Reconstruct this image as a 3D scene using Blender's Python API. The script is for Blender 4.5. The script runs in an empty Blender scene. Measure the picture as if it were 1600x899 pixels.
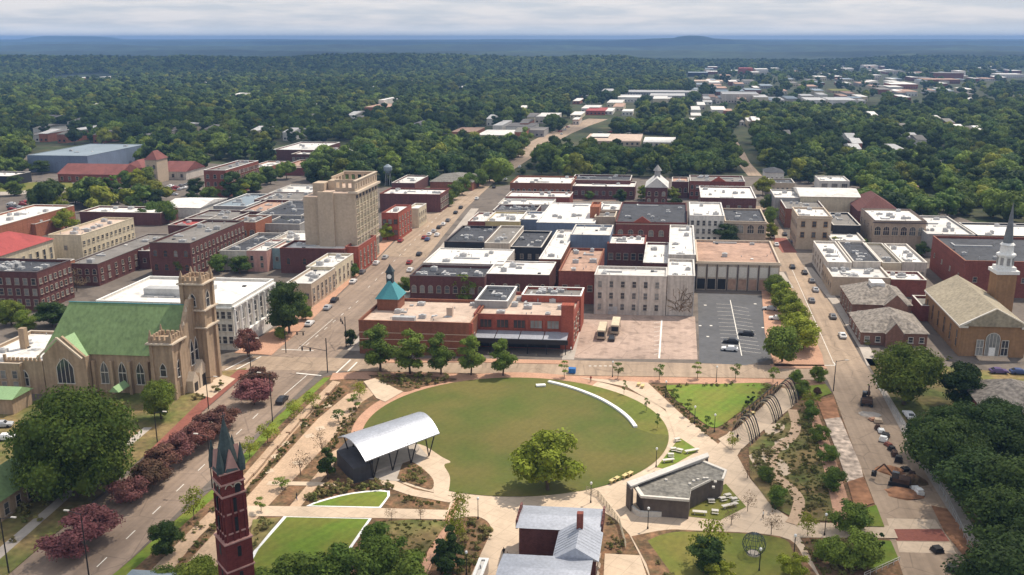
import bpy, math, random
import numpy as np
from mathutils import Vector, Matrix
R = math.radians
sc = bpy.context.scene
COL = sc.collection
random.seed(7)

# ------------------------------------------------------------------ camera
CX, F, H = 800.0, 1450.0, 85.0
TH = math.atan(389.5 / F)
PS = math.atan(260 / math.hypot(F, 389.5))
ct, st = math.cos(TH), math.sin(TH)
fx, fy = -math.sin(PS), math.cos(PS)
rx, ry = fy, -fx
cam = bpy.data.objects.new('camera', bpy.data.cameras.new('camera'))
COL.objects.link(cam)
cam.location = (0, 0, H)
cam.rotation_euler = (math.pi / 2 - TH, 0, PS)
cam.data.sensor_width = 36
cam.data.lens = F / 1600 * 36
cam.data.clip_start = 1
cam.data.clip_end = 80000
sc.camera = cam
sc.view_settings.view_transform = 'Standard'
sc.view_settings.look = 'None'
sc.view_settings.gamma = 1
sc.view_settings.exposure = 0.0

# ------------------------------------------------------------------ light
SUN_EL, SUN_AZ = 58.0, 36.0          # azimuth clockwise from +Y towards +X
sd = Vector((math.sin(R(SUN_AZ)) * math.cos(R(SUN_EL)), math.cos(R(SUN_AZ)) * math.cos(R(SUN_EL)), math.sin(R(SUN_EL))))
sun = bpy.data.objects.new('sun', bpy.data.lights.new('sun', 'SUN'))
COL.objects.link(sun)
sun.data.energy = 4.7
sun.data.angle = R(0.6)
sun.data.color = (1.0, 0.90, 0.76)
sun.rotation_euler = (-sd).to_track_quat('-Z', 'Y').to_euler()
W = bpy.data.worlds.new('World')
sc.world = W
W.use_nodes = True
nt = W.node_tree
nt.nodes.clear()
N = nt.nodes.new
out = N('ShaderNodeOutputWorld'); bg = N('ShaderNodeBackground'); sky = N('ShaderNodeTexSky')
sky.sky_type = 'NISHITA'; sky.sun_disc = False
sky.sun_elevation = R(SUN_EL); sky.sun_rotation = R(SUN_AZ)
sky.altitude = 200; sky.air_density = 1.3; sky.dust_density = 2.0
bg.inputs[1].default_value = 0.088
tc = N('ShaderNodeTexCoord'); mp = N('ShaderNodeMapping'); mp.inputs['Scale'].default_value = (11, 11, 95)
nz = N('ShaderNodeTexNoise'); nz.inputs['Scale'].default_value = 1.0; nz.inputs['Detail'].default_value = 6; nz.inputs['Roughness'].default_value = .55
cr = N('ShaderNodeValToRGB')
cr.color_ramp.elements[0].position = .40; cr.color_ramp.elements[0].color = (7.9, 8.5, 9.4, 1)
cr.color_ramp.elements[1].position = .60; cr.color_ramp.elements[1].color = (10.6, 10.4, 10.6, 1)
mx = N('ShaderNodeMixRGB'); mx.inputs[0].default_value = 0.85
nt.links.new(tc.outputs['Generated'], mp.inputs[0]); nt.links.new(mp.outputs[0], nz.inputs[0])
nt.links.new(nz.outputs[0], cr.inputs[0]); nt.links.new(sky.outputs[0], mx.inputs[1]); nt.links.new(cr.outputs[0], mx.inputs[2])
sx_ = N('ShaderNodeSeparateXYZ'); mr_ = N('ShaderNodeMapRange'); mr_.inputs[1].default_value = -.005; mr_.inputs[2].default_value = .014; mr_.inputs[3].default_value = 1.0; mr_.inputs[4].default_value = 0.0
hz_ = N('ShaderNodeMixRGB'); hz_.inputs[2].default_value = (12.0, 12.6, 13.2, 1)
nt.links.new(tc.outputs['Generated'], sx_.inputs[0]); nt.links.new(sx_.outputs[2], mr_.inputs[0]); nt.links.new(mr_.outputs[0], hz_.inputs[0]); nt.links.new(mx.outputs[0], hz_.inputs[1]); nt.links.new(hz_.outputs[0], bg.inputs[0]); nt.links.new(bg.outputs[0], out.inputs[0])

# ------------------------------------------------------------------ geometry of the view: pixel -> point on a level plane
def P(px, py, z=0.0):
    u = (px - CX) / F; v = (449.5 - py) / F
    dh = ct + v * st; dz = -st + v * ct
    t = (z - H) / dz
    return (t * (dh * fx + u * rx), t * (dh * fy + u * ry))
def Q(x, y, z=0.0):
    d = x * fx + y * fy; r = x * rx + y * ry; h = z - H
    zc = d * ct - h * st; yc = d * st + h * ct
    return (CX + F * r / zc, 449.5 - F * yc / zc, zc)
BX = Vector((math.cos(R(4.4)), math.sin(R(4.4)), 0))   # direction of the cross streets
BY = Vector((0, 1, 0))

# ------------------------------------------------------------------ materials
MC = {}
def mat(name, col, var=.12, scale=.15, rough=.85, metal=0, fine=.1, fscale=2.5, bump=0, brick=False, rand=0, trans=0, emit=0, col2=None, spec=.3, streak=0, stain=0, stripe=0, lane=0, joints=0, jr=24):
    if name in MC: return MC[name]
    m = bpy.data.materials.new(name); m.use_nodes = True
    t = m.node_tree; b = t.nodes['Principled BSDF']; L = t.links.new; n = t.nodes.new
    b.inputs['Roughness'].default_value = rough; b.inputs['Metallic'].default_value = metal
    b.inputs['Specular IOR Level'].default_value = spec
    g = n('ShaderNodeNewGeometry')
    def noise(s, det=4):
        x = n('ShaderNodeTexNoise'); x.inputs['Scale'].default_value = s; x.inputs['Detail'].default_value = det
        L(g.outputs['Position'], x.inputs['Vector']); return x
    def rng(src, lo, hi, a=.3, c=.7):
        x = n('ShaderNodeMapRange'); x.inputs[1].default_value = a; x.inputs[2].default_value = c
        x.inputs[3].default_value = lo; x.inputs[4].default_value = hi; L(src, x.inputs[0]); return x.outputs[0]
    def mul(a, c):
        x = n('ShaderNodeMath'); x.operation = 'MULTIPLY'; L(a, x.inputs[0]); L(c, x.inputs[1]); return x.outputs[0]
    n1 = noise(scale); n2 = noise(fscale, 3)
    v = mul(rng(n1.outputs[0], 1 - var, 1 + var), rng(n2.outputs[0], 1 - fine, 1 + fine))
    if rand:
        oi = n('ShaderNodeObjectInfo'); v = mul(v, rng(oi.outputs['Random'], 1 - rand, 1 + rand, 0, 1))
    if streak:
        mpn = n('ShaderNodeMapping'); mpn.inputs['Scale'].default_value = (1.3, 1.3, .12); L(g.outputs['Position'], mpn.inputs[0])
        ns = n('ShaderNodeTexNoise'); ns.inputs['Scale'].default_value = 1; ns.inputs['Detail'].default_value = 4; L(mpn.outputs[0], ns.inputs[0])
        v = mul(v, rng(ns.outputs[0], 1 - streak, 1 + streak * .4, .35, .65))
    if stain:
        n4 = noise(scale * 3.3, 6); v = mul(v, rng(n4.outputs[0], 1 - stain, 1, .36, .46))
    if stripe:
        ws = n('ShaderNodeTexWave'); ws.inputs['Scale'].default_value = .16; ws.inputs['Distortion'].default_value = .6; ws.inputs['Detail'].default_value = 1; ws.wave_profile = 'SIN'
        mps = n('ShaderNodeMapping'); mps.inputs['Rotation'].default_value = (0, 0, R(28)); L(g.outputs['Position'], mps.inputs[0]); L(mps.outputs[0], ws.inputs['Vector'])
        v = mul(v, rng(ws.outputs['Fac'], 1 - stripe, 1 + stripe, .3, .7))
    if lane:
        mpl = n('ShaderNodeMapping'); mpl.inputs['Scale'].default_value = (.75, .02, 1); L(g.outputs['Position'], mpl.inputs[0])
        nl = n('ShaderNodeTexNoise'); nl.inputs['Scale'].default_value = 1; nl.inputs['Detail'].default_value = 3; L(mpl.outputs[0], nl.inputs[0])
        v = mul(v, rng(nl.outputs[0], 1 - lane, 1 + lane * .5, .35, .65))
        vo = n('ShaderNodeTexVoronoi'); vo.feature = 'DISTANCE_TO_EDGE'; vo.inputs['Scale'].default_value = .11; L(g.outputs['Position'], vo.inputs['Vector'])
        v = mul(v, rng(vo.outputs['Distance'], .72, 1, .0, .018))
    if joints:
        bj = n('ShaderNodeTexBrick'); bj.offset = 0; bj.inputs['Scale'].default_value = 1; bj.inputs['Brick Width'].default_value = 3; bj.inputs['Row Height'].default_value = 3; bj.inputs['Mortar Size'].default_value = .07; bj.inputs['Mortar Smooth'].default_value = 0
        bj.inputs['Color1'].default_value = (1, 1, 1, 1); bj.inputs['Color2'].default_value = (1 - joints * .6, 1 - joints * .6, 1 - joints * .6, 1); bj.inputs['Mortar'].default_value = (1 - joints * 3, 1 - joints * 3, 1 - joints * 3, 1)
        mj = n('ShaderNodeMapping'); mj.inputs['Rotation'].default_value = (0, 0, R(jr)); L(g.outputs['Position'], mj.inputs[0]); L(mj.outputs[0], bj.inputs['Vector']); v = mul(v, bj.outputs['Color'])
    hsv = n('ShaderNodeHueSaturation'); L(v, hsv.inputs['Value'])
    base = None
    if col2:
        n3 = noise(scale * 1.7 + .01, 3); mm = n('ShaderNodeMixRGB'); L(rng(n3.outputs[0], 0, 1, .38, .62), mm.inputs[0])
        mm.inputs[1].default_value = (*col, 1); mm.inputs[2].default_value = (*col2, 1); base = mm.outputs[0]
        if rand:
            oi2 = n('ShaderNodeObjectInfo'); mm2 = n('ShaderNodeMath'); mm2.operation = 'ADD'; mm2.inputs[1].default_value = 0
            ad = n('ShaderNodeMath'); ad.operation = 'ADD'; ad.use_clamp = True
            fr = n('ShaderNodeMath'); fr.operation = 'MULTIPLY'; fr.inputs[1].default_value = 7.31; L(oi2.outputs['Random'], fr.inputs[0])
            fr2 = n('ShaderNodeMath'); fr2.operation = 'FRACT'; L(fr.outputs[0], fr2.inputs[0])
            L(rng(n3.outputs[0], -.25, .25, .38, .62), ad.inputs[0]); L(fr2.outputs[0], ad.inputs[1]); L(ad.outputs[0], mm.inputs[0])
    if brick:
        bt = n('ShaderNodeTexBrick'); tco = n('ShaderNodeTexCoord')
        mpb = n('ShaderNodeMapping'); mpb.inputs['Rotation'].default_value = (R(90), 0, 0)
        L(g.outputs['Position'], mpb.inputs[0]); L(mpb.outputs[0], bt.inputs['Vector'])
        bt.inputs['Scale'].default_value = 1.6
        bt.inputs['Color1'].default_value = (*col, 1)
        bt.inputs['Color2'].default_value = (*[c * .72 for c in col], 1)
        bt.inputs['Mortar'].default_value = (*[min(1, c * 1.1 + .03) for c in col], 1)
        base = bt.outputs[0]
    if base is not None: L(base, hsv.inputs['Color'])
    else: hsv.inputs['Color'].default_value = (*col, 1)
    L(hsv.outputs[0], b.inputs['Base Color'])
    if bump:
        bm_ = n('ShaderNodeBump'); bm_.inputs['Strength'].default_value = bump; bm_.inputs['Distance'].default_value = .3
        L(n2.outputs[0], bm_.inputs['Height']); L(bm_.outputs[0], b.inputs['Normal'])
    if trans:
        o = t.nodes['Material Output']; tr = n('ShaderNodeBsdfTranslucent'); L(hsv.outputs[0], tr.inputs[0])
        ms = n('ShaderNodeMixShader'); ms.inputs[0].default_value = trans; L(b.outputs[0], ms.inputs[1]); L(tr.outputs[0], ms.inputs[2]); L(ms.outputs[0], o.inputs[0])
    MC[name] = m
    return m
def M(k): return MC[k]
def wall(name, c, brick=False, streak=.12, var=.1): return mat(name, c, var, .12, .9, fine=.1, fscale=1.3, brick=brick, streak=streak, spec=.2)
# walls
wall('brick_red', (.24, .075, .055), True); wall('brick_dark', (.14, .055, .048), True); wall('brick_brown', (.24, .095, .055), True)
wall('brick_parish', (.23, .12, .085), True); wall('brick_bright', (.36, .095, .06), True); wall('brick_orange', (.36, .14, .08), True); wall('brick_tower', (.17, .034, .028), True)
wall('tan', (.47, .375, .28), streak=.05, var=.05); wall('tan_dark', (.33, .20, .11)); wall('cream', (.60, .52, .38)); wall('greige', (.50, .42, .34), streak=.2)
wall('white_wall', (.66, .63, .58)); wall('pale_wall', (.56, .50, .44), streak=.22); wall('grey_wall', (.33, .32, .31)); wall('blue_wall', (.17, .21, .29))
wall('pink_wall', (.50, .28, .24)); wall('church_tan', (.39, .285, .195), streak=.22); wall('hall_tan', (.30, .175, .09)); wall('arch_stone', (.40, .31, .24))
wall('yellow_wall', (.55, .45, .24)); wall('dark_wall', (.035, .035, .04)); wall('teal_wall', (.25, .36, .38))
wall('service_wall', (.13, .105, .09)); wall('stage_wall', (.075, .072, .078))
# roofs
mat('roof_white', (.74, .71, .67), .08, .12, .6, fine=.06, fscale=.6, stain=.24, joints=.05, jr=4.4)
mat('roof_pale', (.62, .60, .57), .12, .1, .7, fine=.08, fscale=.9, stain=.2)
mat('roof_dark', (.055, .058, .068), .2, .12, .8, fine=.15, fscale=1.1, stain=.45, joints=.1, jr=4.4)
mat('roof_grey', (.20, .185, .17), .15, .1, .85, fine=.12, fscale=1.2, stain=.2)
mat('roof_brown', (.42, .27, .20), .16, .09, .9, fine=.15, fscale=.8, stain=.25)
mat('roof_tan', (.52, .40, .32), .14, .1, .9, fine=.12, fscale=.9, stain=.2)
mat('roof_red', (.33, .06, .055), .15, .15, .75, stain=.15); mat('roof_depot', (.20, .07, .06), .15, .15, .8, stain=.2); mat('roof_green', (.175, .255, .105), .08, .12, .65, fine=.07, fscale=1.5, streak=.2, stain=.12)
mat('roof_lightgreen', (.26, .40, .20), .06, .2, .65); mat('roof_teal', (.07, .27, .30), .08, .2, .5); mat('roof_bluegrey', (.22, .27, .31), .1, .05, .6)
mat('roof_metal', (.40, .42, .47), .08, .3, .42, metal=.4, fine=.14, fscale=2.2); mat('roof_slate', (.17, .16, .14), .2, .4, .8, fine=.4, fscale=1.4)
mat('shingle_tan', (.32, .275, .20), .12, .2, .9, fine=.25, fscale=1.2); mat('shingle_spotty', (.24, .21, .18), .15, .5, .9, fine=.5, fscale=1.1)
mat('coping', (.55, .52, .48), .1); mat('coping_dark', (.10, .08, .08), .1)
mat('trim', (.62, .58, .52), .06); mat('trim_soft', (.40, .33, .27), .08); mat('trim_stone', (.55, .46, .36), .08); mat('trim_white', (.78, .77, .74), .05)
mat('glass', (.035, .038, .045), .3, .6, .12, spec=.6); mat('glass_mid', (.10, .105, .11), .3, .6, .2, spec=.6); mat('glass_pale', (.22, .22, .21), .3, .6, .3, spec=.5)
mat('metal_unit', (.42, .42, .42), .15, .5, .5); mat('metal_dark', (.02, .02, .022), .1, rough=.5)
mat('spire_green', (.055, .075, .075), .2, .5, .6, fine=.2); mat('spire_grey', (.16, .17, .18), .2, .5, .6); mat('copper', (.05, .07, .08), .2)
mat('white_paint', (.80, .80, .78), .04); mat('gold', (.6, .45, .12), .1, rough=.4)
# ground
mat('asphalt', (.15, .125, .105), .2, .05, .92, fine=.1, fscale=.8, stain=.3)
mat('street_tan', (.36, .27, .195), .12, .06, .92, fine=.07, fscale=.9, lane=.16, stain=.1)
mat('street_grey', (.28, .21, .16), .12, .05, .92, fine=.08, fscale=.9, lane=.18, stain=.1)
mat('lot_dark', (.105, .105, .11), .12, .09, .9, fine=.1, fscale=.7, stain=.1)
mat('lot_tan', (.42, .31, .25), .14, .08, .92, fine=.08, fscale=.8, stain=.28, lane=.08)
mat('concrete', (.58, .455, .335), .10, .12, .9, fine=.05, fscale=1.2, stain=.10, joints=.06)
mat('concrete_grey', (.42, .37, .32), .1, .12, .9, fine=.08, fscale=1.0, stain=.1)
mat('paver_brick', (.47, .27, .18), .1, .2, .9, fine=.14, fscale=2.5); mat('paver_tan', (.48, .34, .23), .1, .2, .9, fine=.14, fscale=2.2)
mat('paver_red', (.25, .09, .065), .1, .2, .9, fine=.12, fscale=2)
mat('mulch', (.21, .115, .062), .3, .25, .95, fine=.35, fscale=1.6, col2=(.115, .08, .04))
mat('dirt', (.30, .15, .08), .2, .15, .95, fine=.3, fscale=.7); mat('rubble', (.50, .40, .32), .3, .3, .95, fine=.5, fscale=.8)
mat('lawn', (.125, .15, .024), .12, .05, .95, fine=.12, fscale=1.2, col2=(.17, .155, .034), stripe=.03)
mat('lawn_dark', (.084, .108, .019), .10, .025, .95, fine=.10, fscale=1.3, col2=(.138, .122, .032), stripe=.018)
mat('lawn_bright', (.13, .20, .022), .12, .07, .95, fine=.12, fscale=1.2, col2=(.17, .185, .03), stripe=.04)
mat('grass_rough', (.10, .115, .028), .3, .06, .95, fine=.3, fscale=.7, col2=(.21, .15, .065))
mat('forest_floor', (.03, .045, .012), .3, .02, .95, fine=.4, fscale=.15, col2=(.06, .06, .025))
mat('line_white', (.75, .72, .66), .1, rough=.8); mat('line_yellow', (.62, .50, .24), .1)
# foliage
def leafm(n, a, b, rand=.2, tr=.25): return mat(n, a, .2, .25, .7, fine=.28, fscale=1.0, rand=rand, trans=tr, col2=b, spec=.15)
leafm('leaf_forest', (.042, .085, .020), (.16, .215, .032), .42); leafm('leaf_dark', (.04, .072, .018), (.065, .10, .02))
leafm('leaf_big', (.10, .155, .024), (.20, .235, .034)); leafm('leaf_bright', (.20, .25, .025), (.26, .28, .03)); leafm('leaf_mid', (.10, .165, .028), (.155, .205, .032))
leafm('leaf_myrtle', (.20, .085, .07), (.12, .075, .045), .15); leafm('leaf_myrtle_pink', (.27, .105, .11), (.15, .075, .058), .15)
leafm('leaf_bare', (.24, .16, .09), (.16, .12, .07)); leafm('leaf_shrub', (.15, .165, .045), (.27, .22, .09))
mat('bark', (.10, .07, .05), .2, 1)
leafm('leaf_forest_light', (.11, .16, .022), (.24, .25, .035), .3)
MC['leaf_shrub_light'] = leafm('leaf_shrub_light', (.35, .32, .14), (.22, .22, .08))

# ------------------------------------------------------------------ helpers
def tag(o, label=None, cat=None, group=None, kind=None):
    if label: o['label'] = label
    if cat: o['category'] = cat
    if group: o['group'] = group
    if kind: o['kind'] = kind
    return o
class MB:
    """collects shapes; optional frame X: local (a, b, z) -> a*ax + b*by"""
    def __init__(s, ax=Vector((1, 0, 0)), by=Vector((0, 1, 0))):
        s.v = []; s.f = []; s.mi = []; s.ax = ax; s.by = by; s.c = 0
    def p(s, a, b, z):
        q = s.ax * a + s.by * b; s.v.append((q.x, q.y, z)); return len(s.v) - 1
    def face(s, idx): s.f.append(idx); s.mi.append(s.c)
    def box(s, a0, b0, z0, a1, b1, z1, top=True):
        i = [s.p(a, b, z) for z in (z0, z1) for a, b in ((a0, b0), (a1, b0), (a1, b1), (a0, b1))]
        for q in ((0, 1, 5, 4), (1, 2, 6, 5), (2, 3, 7, 6), (3, 0, 4, 7), (4, 5, 6, 7), (3, 2, 1, 0)): s.face([i[k] for k in q])
        return s
    def prism(s, pts, z0, z1, bottom=False):
        n = len(pts); lo = [s.p(a, b, z0) for a, b in pts]; hi = [s.p(a, b, z1) for a, b in pts]
        for k in range(n): s.face([lo[k], lo[(k + 1) % n], hi[(k + 1) % n], hi[k]])
        s.face(hi)
        if bottom: s.face(lo[::-1])
        return s
    def ring(s, pts, ipts, z0, z1, zi):
        n = len(pts)
        lo = [s.p(a, b, z0) for a, b in pts]; hi = [s.p(a, b, z1) for a, b in pts]
        hi2 = [s.p(a, b, z1) for a, b in ipts]; lo2 = [s.p(a, b, zi) for a, b in ipts]
        for k in range(n):
            j = (k + 1) % n
            s.face([lo[k], lo[j], hi[j], hi[k]]); s.face([hi[k], hi[j], hi2[j], hi2[k]]); s.face([hi2[k], hi2[j], lo2[j], lo2[k]])
        return s
    def cone(s, a, b, z0, z1, r0, r1, n=10, ph=0, cap=True):
        lo = [s.p(a + r0 * math.cos(ph + 2 * math.pi * k / n), b + r0 * math.sin(ph + 2 * math.pi * k / n), z0) for k in range(n)]
        if r1 > 1e-4:
            hi = [s.p(a + r1 * math.cos(ph + 2 * math.pi * k / n), b + r1 * math.sin(ph + 2 * math.pi * k / n), z1) for k in range(n)]
            for k in range(n): s.face([lo[k], lo[(k + 1) % n], hi[(k + 1) % n], hi[k]])
            if cap: s.face(hi)
        else:
            t = s.p(a, b, z1)
            for k in range(n): s.face([lo[k], lo[(k + 1) % n], t])
        return s
    def tube(s, p0, p1, r, n=5, r1=None):
        p0 = Vector(p0); p1 = Vector(p1); d = (p1 - p0).normalized(); r1 = r if r1 is None else r1
        u = d.orthogonal().normalized(); w = d.cross(u)
        A = []; B = []
        for k in range(n):
            c = u * math.cos(2 * math.pi * k / n) + w * math.sin(2 * math.pi * k / n)
            q = p0 + c * r; A.append(s.p(q.x, q.y, q.z)); q = p1 + c * r1; B.append(s.p(q.x, q.y, q.z))
        for k in range(n): s.face([A[k], A[(k + 1) % n], B[(k + 1) % n], B[k]])
        s.face(B); s.face(A[::-1]); return s
    def gable(s, a0, b0, a1, b1, z0, z1, axis='a', th=0, ov=0):
        """solid gable roof between z0 (eaves) and z1 (ridge)"""
        a0 -= ov; a1 += ov; b0 -= ov; b1 += ov
        if axis == 'a':
            m = (b0 + b1) / 2; i = [s.p(a0, b0, z0), s.p(a1, b0, z0), s.p(a1, b1, z0), s.p(a0, b1, z0), s.p(a0, m, z1), s.p(a1, m, z1)]
            for q in ((0, 1, 5, 4), (2, 3, 4, 5), (1, 2, 5), (3, 0, 4), (3, 2, 1, 0)): s.face([i[k] for k in q])
        else:
            m = (a0 + a1) / 2; i = [s.p(a0, b0, z0), s.p(a1, b0, z0), s.p(a1, b1, z0), s.p(a0, b1, z0), s.p(m, b0, z1), s.p(m, b1, z1)]
            for q in ((1, 2, 5, 4), (3, 0, 4, 5), (0, 1, 4), (2, 3, 5), (3, 2, 1, 0)): s.face([i[k] for k in q])
        return s
    def hip(s, a0, b0, a1, b1, z0, z1, ov=.4, frac=.5):
        a0 -= ov; a1 += ov; b0 -= ov; b1 += ov
        w = a1 - a0; d = b1 - b0
        i = [s.p(a0, b0, z0), s.p(a1, b0, z0), s.p(a1, b1, z0), s.p(a0, b1, z0)]
        if w >= d: j = [s.p(a0 + d * frac, (b0 + b1) / 2, z1), s.p(a1 - d * frac, (b0 + b1) / 2, z1)]; fs = ((0, 1, 5, 4), (1, 2, 5), (2, 3, 4, 5), (3, 0, 4))
        else: j = [s.p((a0 + a1) / 2, b0 + w * frac, z1), s.p((a0 + a1) / 2, b1 - w * frac, z1)]; fs = ((0, 1, 4), (1, 2, 5, 4), (2, 3, 5), (3, 0, 4, 5))
        i += j
        for q in fs: s.face([i[k] for k in q])
        s.face([i[3], i[2], i[1], i[0]]); return s
    def mesh(s, name, mats):
        me = bpy.data.meshes.new(name); me.from_pydata(s.v, [], s.f)
        for m in (mats if isinstance(mats, (list, tuple)) else [mats]): me.materials.append(M(m) if isinstance(m, str) else m)
        me.polygons.foreach_set('material_index', s.mi); me.update(); return me
    def build(s, name, mats, parent=None, loc=(0, 0, 0), rz=0):
        return link(name, s.mesh(name, mats), parent, loc, rz)
def link(name, data, parent=None, loc=(0, 0, 0), rz=0):
    o = bpy.data.objects.new(name, data); COL.objects.link(o); o.location = loc; o.rotation_euler = (0, 0, rz)
    if parent: o.parent = parent
    return o
def empty(name, loc, rz=0): return link(name, None, None, loc, rz)
def copy_tree(o, parent=None):
    c = o.copy(); COL.objects.link(c); c.parent = parent
    for ch in o.children: copy_tree(ch, c)
    return c

# ------------------------------------------------------------------ far terrain
def smooth(a, b, x): t = np.clip((x - a) / (b - a), 0, 1); return t * t * (3 - 2 * t)
def n1d(x, seed):
    r = np.zeros_like(x)
    for k in range(6): r += np.sin(x * (1.7 ** k) + seed * (k + 1.3)) / (1.5 ** k)
    return r / 2.6
def terrain(x, y):
    x = np.asarray(x, float); y = np.asarray(y, float)
    d = x * fx + y * fy; r = x * rx + y * ry
    D = np.maximum(d, 1.0); A = 800 + 1450 * r / D
    z = np.zeros_like(D)
    def ridge(Dc, w, h, a0=None, a1=None, soft=120, seed=0, amp=.3, wob=.06):
        dc = Dc * (1 + wob * n1d(A / 170, seed + 2))
        g = np.where(D < dc, np.exp(-((D - dc) / w) ** 2), np.exp(-((D - dc) / (w * 1.6)) ** 2)) * h * (1 + amp * n1d(A / 90, seed))
        if a0 is not None: g = g * smooth(a0 - soft, a0 + soft, A)
        if a1 is not None: g = g * (1 - smooth(a1 - soft, a1 + soft, A))
        return g
    z = np.maximum(z, ridge(2700, 330, 24, None, 1010, 60, 1))
    z = np.maximum(z, ridge(3900, 500, 26, 1340, None, 70, 2))
    z = np.maximum(z, ridge(4700, 500, 24, None, None, 60, 3, .3))
    z = np.maximum(z, ridge(6300, 600, 42, None, None, 60, 5, .25))
    z = np.maximum(z, ridge(8600, 700, 58, None, None, 60, 7, .16))
    z = np.maximum(z, ridge(11800, 900, 72, None, None, 60, 8, .07))
    z = np.maximum(z, np.exp(-((A - 1072) / 58) ** 2 - ((D - 8600) / 900) ** 2) * (111 + 3 * n1d(A / 9, 4)))
    z = np.maximum(z, np.exp(-((A - 1060) / 190) ** 2 - ((D - 8600) / 900) ** 2) * 88)
    z = np.maximum(z, np.exp(-(np.abs((A - 135) / 95)) ** 4 - ((D - 12600) / 900) ** 2) * (112 + 4 * n1d(A / 25, 3)))
    return z
def build_ground():
    ds = np.concatenate([[-400, -100, 0, 300, 700, 1100], np.geomspace(1300, 14500, 170)])
    us = np.linspace(-1.0, 1.0, 340)
    V = []; Fc = []
    hh = []
    for d in ds:
        lat = us * max(700, abs(d) * 1.0)
        x = d * fx + lat * rx; y = d * fy + lat * ry
        z = terrain(x, y) if d > 1200 else np.zeros_like(x)
        V += list(zip(x.tolist(), y.tolist(), (z - .02).tolist()))
    n = len(us)
    for i in range(len(ds) - 1):
        for j in range(n - 1):
            Fc.append((i * n + j, i * n + j + 1, (i + 1) * n + j + 1, (i + 1) * n + j))
    me = bpy.data.meshes.new('terrain'); me.from_pydata(V, [], Fc); me.polygons.foreach_set('use_smooth', [True] * len(Fc))
    m = mat('far_forest', (.012, .024, .010), .5, .0022, .95, fine=.5, fscale=.02, col2=(.035, .058, .022), bump=.0)
    me.materials.append(m)
    o = link('terrain', me); o['kind'] = 'structure'
    tag(o, 'wooded plain rolling away to the horizon')
build_ground()

# ------------------------------------------------------------------ town ground sheets (pixel outlines laid on the ground)
def w2(pts, z=0.0): return [P(x, y, z) for x, y in pts]
SHEETZ = [0.0]
def sheet(name, m, pts, z0, z1=None, kind='structure', world=False, label=None):
    """flat sheet (z1 None) or raised slab whose top is z1"""
    top = z0 if z1 is None else z1
    w = pts if world else w2(pts, top)
    b = MB()
    if z1 is None: b.face([b.p(x, y, z0) for x, y in w])
    else: b.prism(w, z0, z1)
    o = b.build(name, m); o['kind'] = kind
    if label: o['label'] = label
    return o
def strip(pts, wid, z):
    """pixel centreline + width in metres -> world polygon"""
    w = [Vector((*P(x, y, z), 0)) for x, y in pts]; L = []; Rr = []
    for i, p in enumerate(w):
        d = (w[min(i + 1, len(w) - 1)] - w[max(i - 1, 0)]).normalized(); nn = Vector((-d.y, d.x, 0))
        wd = wid[i] if isinstance(wid, (list, tuple)) else wid
        L.append(tuple((p + nn * wd / 2)[:2])); Rr.append(tuple((p - nn * wd / 2)[:2]))
    return L + Rr[::-1]
def spl(pts, n=8):
    """catmull rom through pixel points"""
    o = []
    for i in range(len(pts) - 1):
        p0 = pts[max(i - 1, 0)]; p1 = pts[i]; p2 = pts[i + 1]; p3 = pts[min(i + 2, len(pts) - 1)]
        for k in range(n):
            t = k / n
            o.append(tuple(.5 * ((2 * p1[j]) + (-p0[j] + p2[j]) * t + (2 * p0[j] - 5 * p1[j] + 4 * p2[j] - p3[j]) * t * t + (-p0[j] + 3 * p1[j] - 3 * p2[j] + p3[j]) * t ** 3) for j in (0, 1)))
    o.append(tuple(pts[-1])); return o
def ell(cx, cy, ax, ay, a0=0, a1=360, n=96): return [(cx + ax * math.cos(R(a0 + (a1 - a0) * k / n)), cy + ay * math.sin(R(a0 + (a1 - a0) * k / n))) for k in range(n + (0 if a1 - a0 == 360 else 1))]

sheet('town_ground', 'asphalt', [(-260, 1000), (1850, 1000), (1790, 440), (1500, 340), (1345, 292), (1190, 276), (1050, 277), (880, 278), (760, 294), (560, 292), (440, 262), (60, 240), (-150, 250)], 0.0)
# main street and its bend, far continuation, right-hand street, cross streets
main_px = [(-25, 995), (128, 868), (243, 765), (345, 672), (430, 595), (490, 540), (560, 475), (630, 402), (660, 368), (700, 325), (745, 288), (800, 252), (845, 224), (873, 209), (905, 196), (935, 186)]
sheet('main_street', 'street_grey', strip(main_px[:8], [17.5, 17.5, 17.5, 17.5, 18, 19, 19, 19], 0.004), 0.004, world=True)
sheet('main_street_far', 'street_tan', strip(main_px[7:], [19, 19, 19, 18, 20, 22, 22, 22, 22], 0.006), 0.006, world=True)
sheet('right_street', 'street_tan', [(1225, 415), (1256, 415), (1300, 478), (1347, 562), (1372, 600), (1440, 700), (1555, 899), (1610, 1000), (1440, 1000), (1405, 880), (1366, 785), (1330, 690), (1300, 610), (1285, 575), (1262, 520)], 0.005)
sheet('right_street_far', 'street_tan', strip([(1240, 425), (1222, 392), (1207, 362), (1195, 340), (1188, 322)], 10, 0.007), 0.007, world=True)
sheet('right_street_bricks', 'paver_red', [(1206, 372), (1228, 372), (1246, 395), (1222, 395)], 0.011)
sheet('far_lane', 'street_tan', strip([(1180, 275), (1162, 255), (1155, 240), (1148, 228), (1140, 215)], 9, 0.008), 0.008, world=True)
sheet('cross_street', 'street_tan', [(330, 581), (380, 556), (545, 560), (900, 563), (1090, 568), (1300, 573), (1300, 594), (1100, 590), (800, 585), (560, 580), (400, 578)], 0.010)
sheet('upper_cross_street', 'street_tan', [(560, 268), (560, 262), (1180, 268), (1180, 274)], 0.012) if False else None
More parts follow.
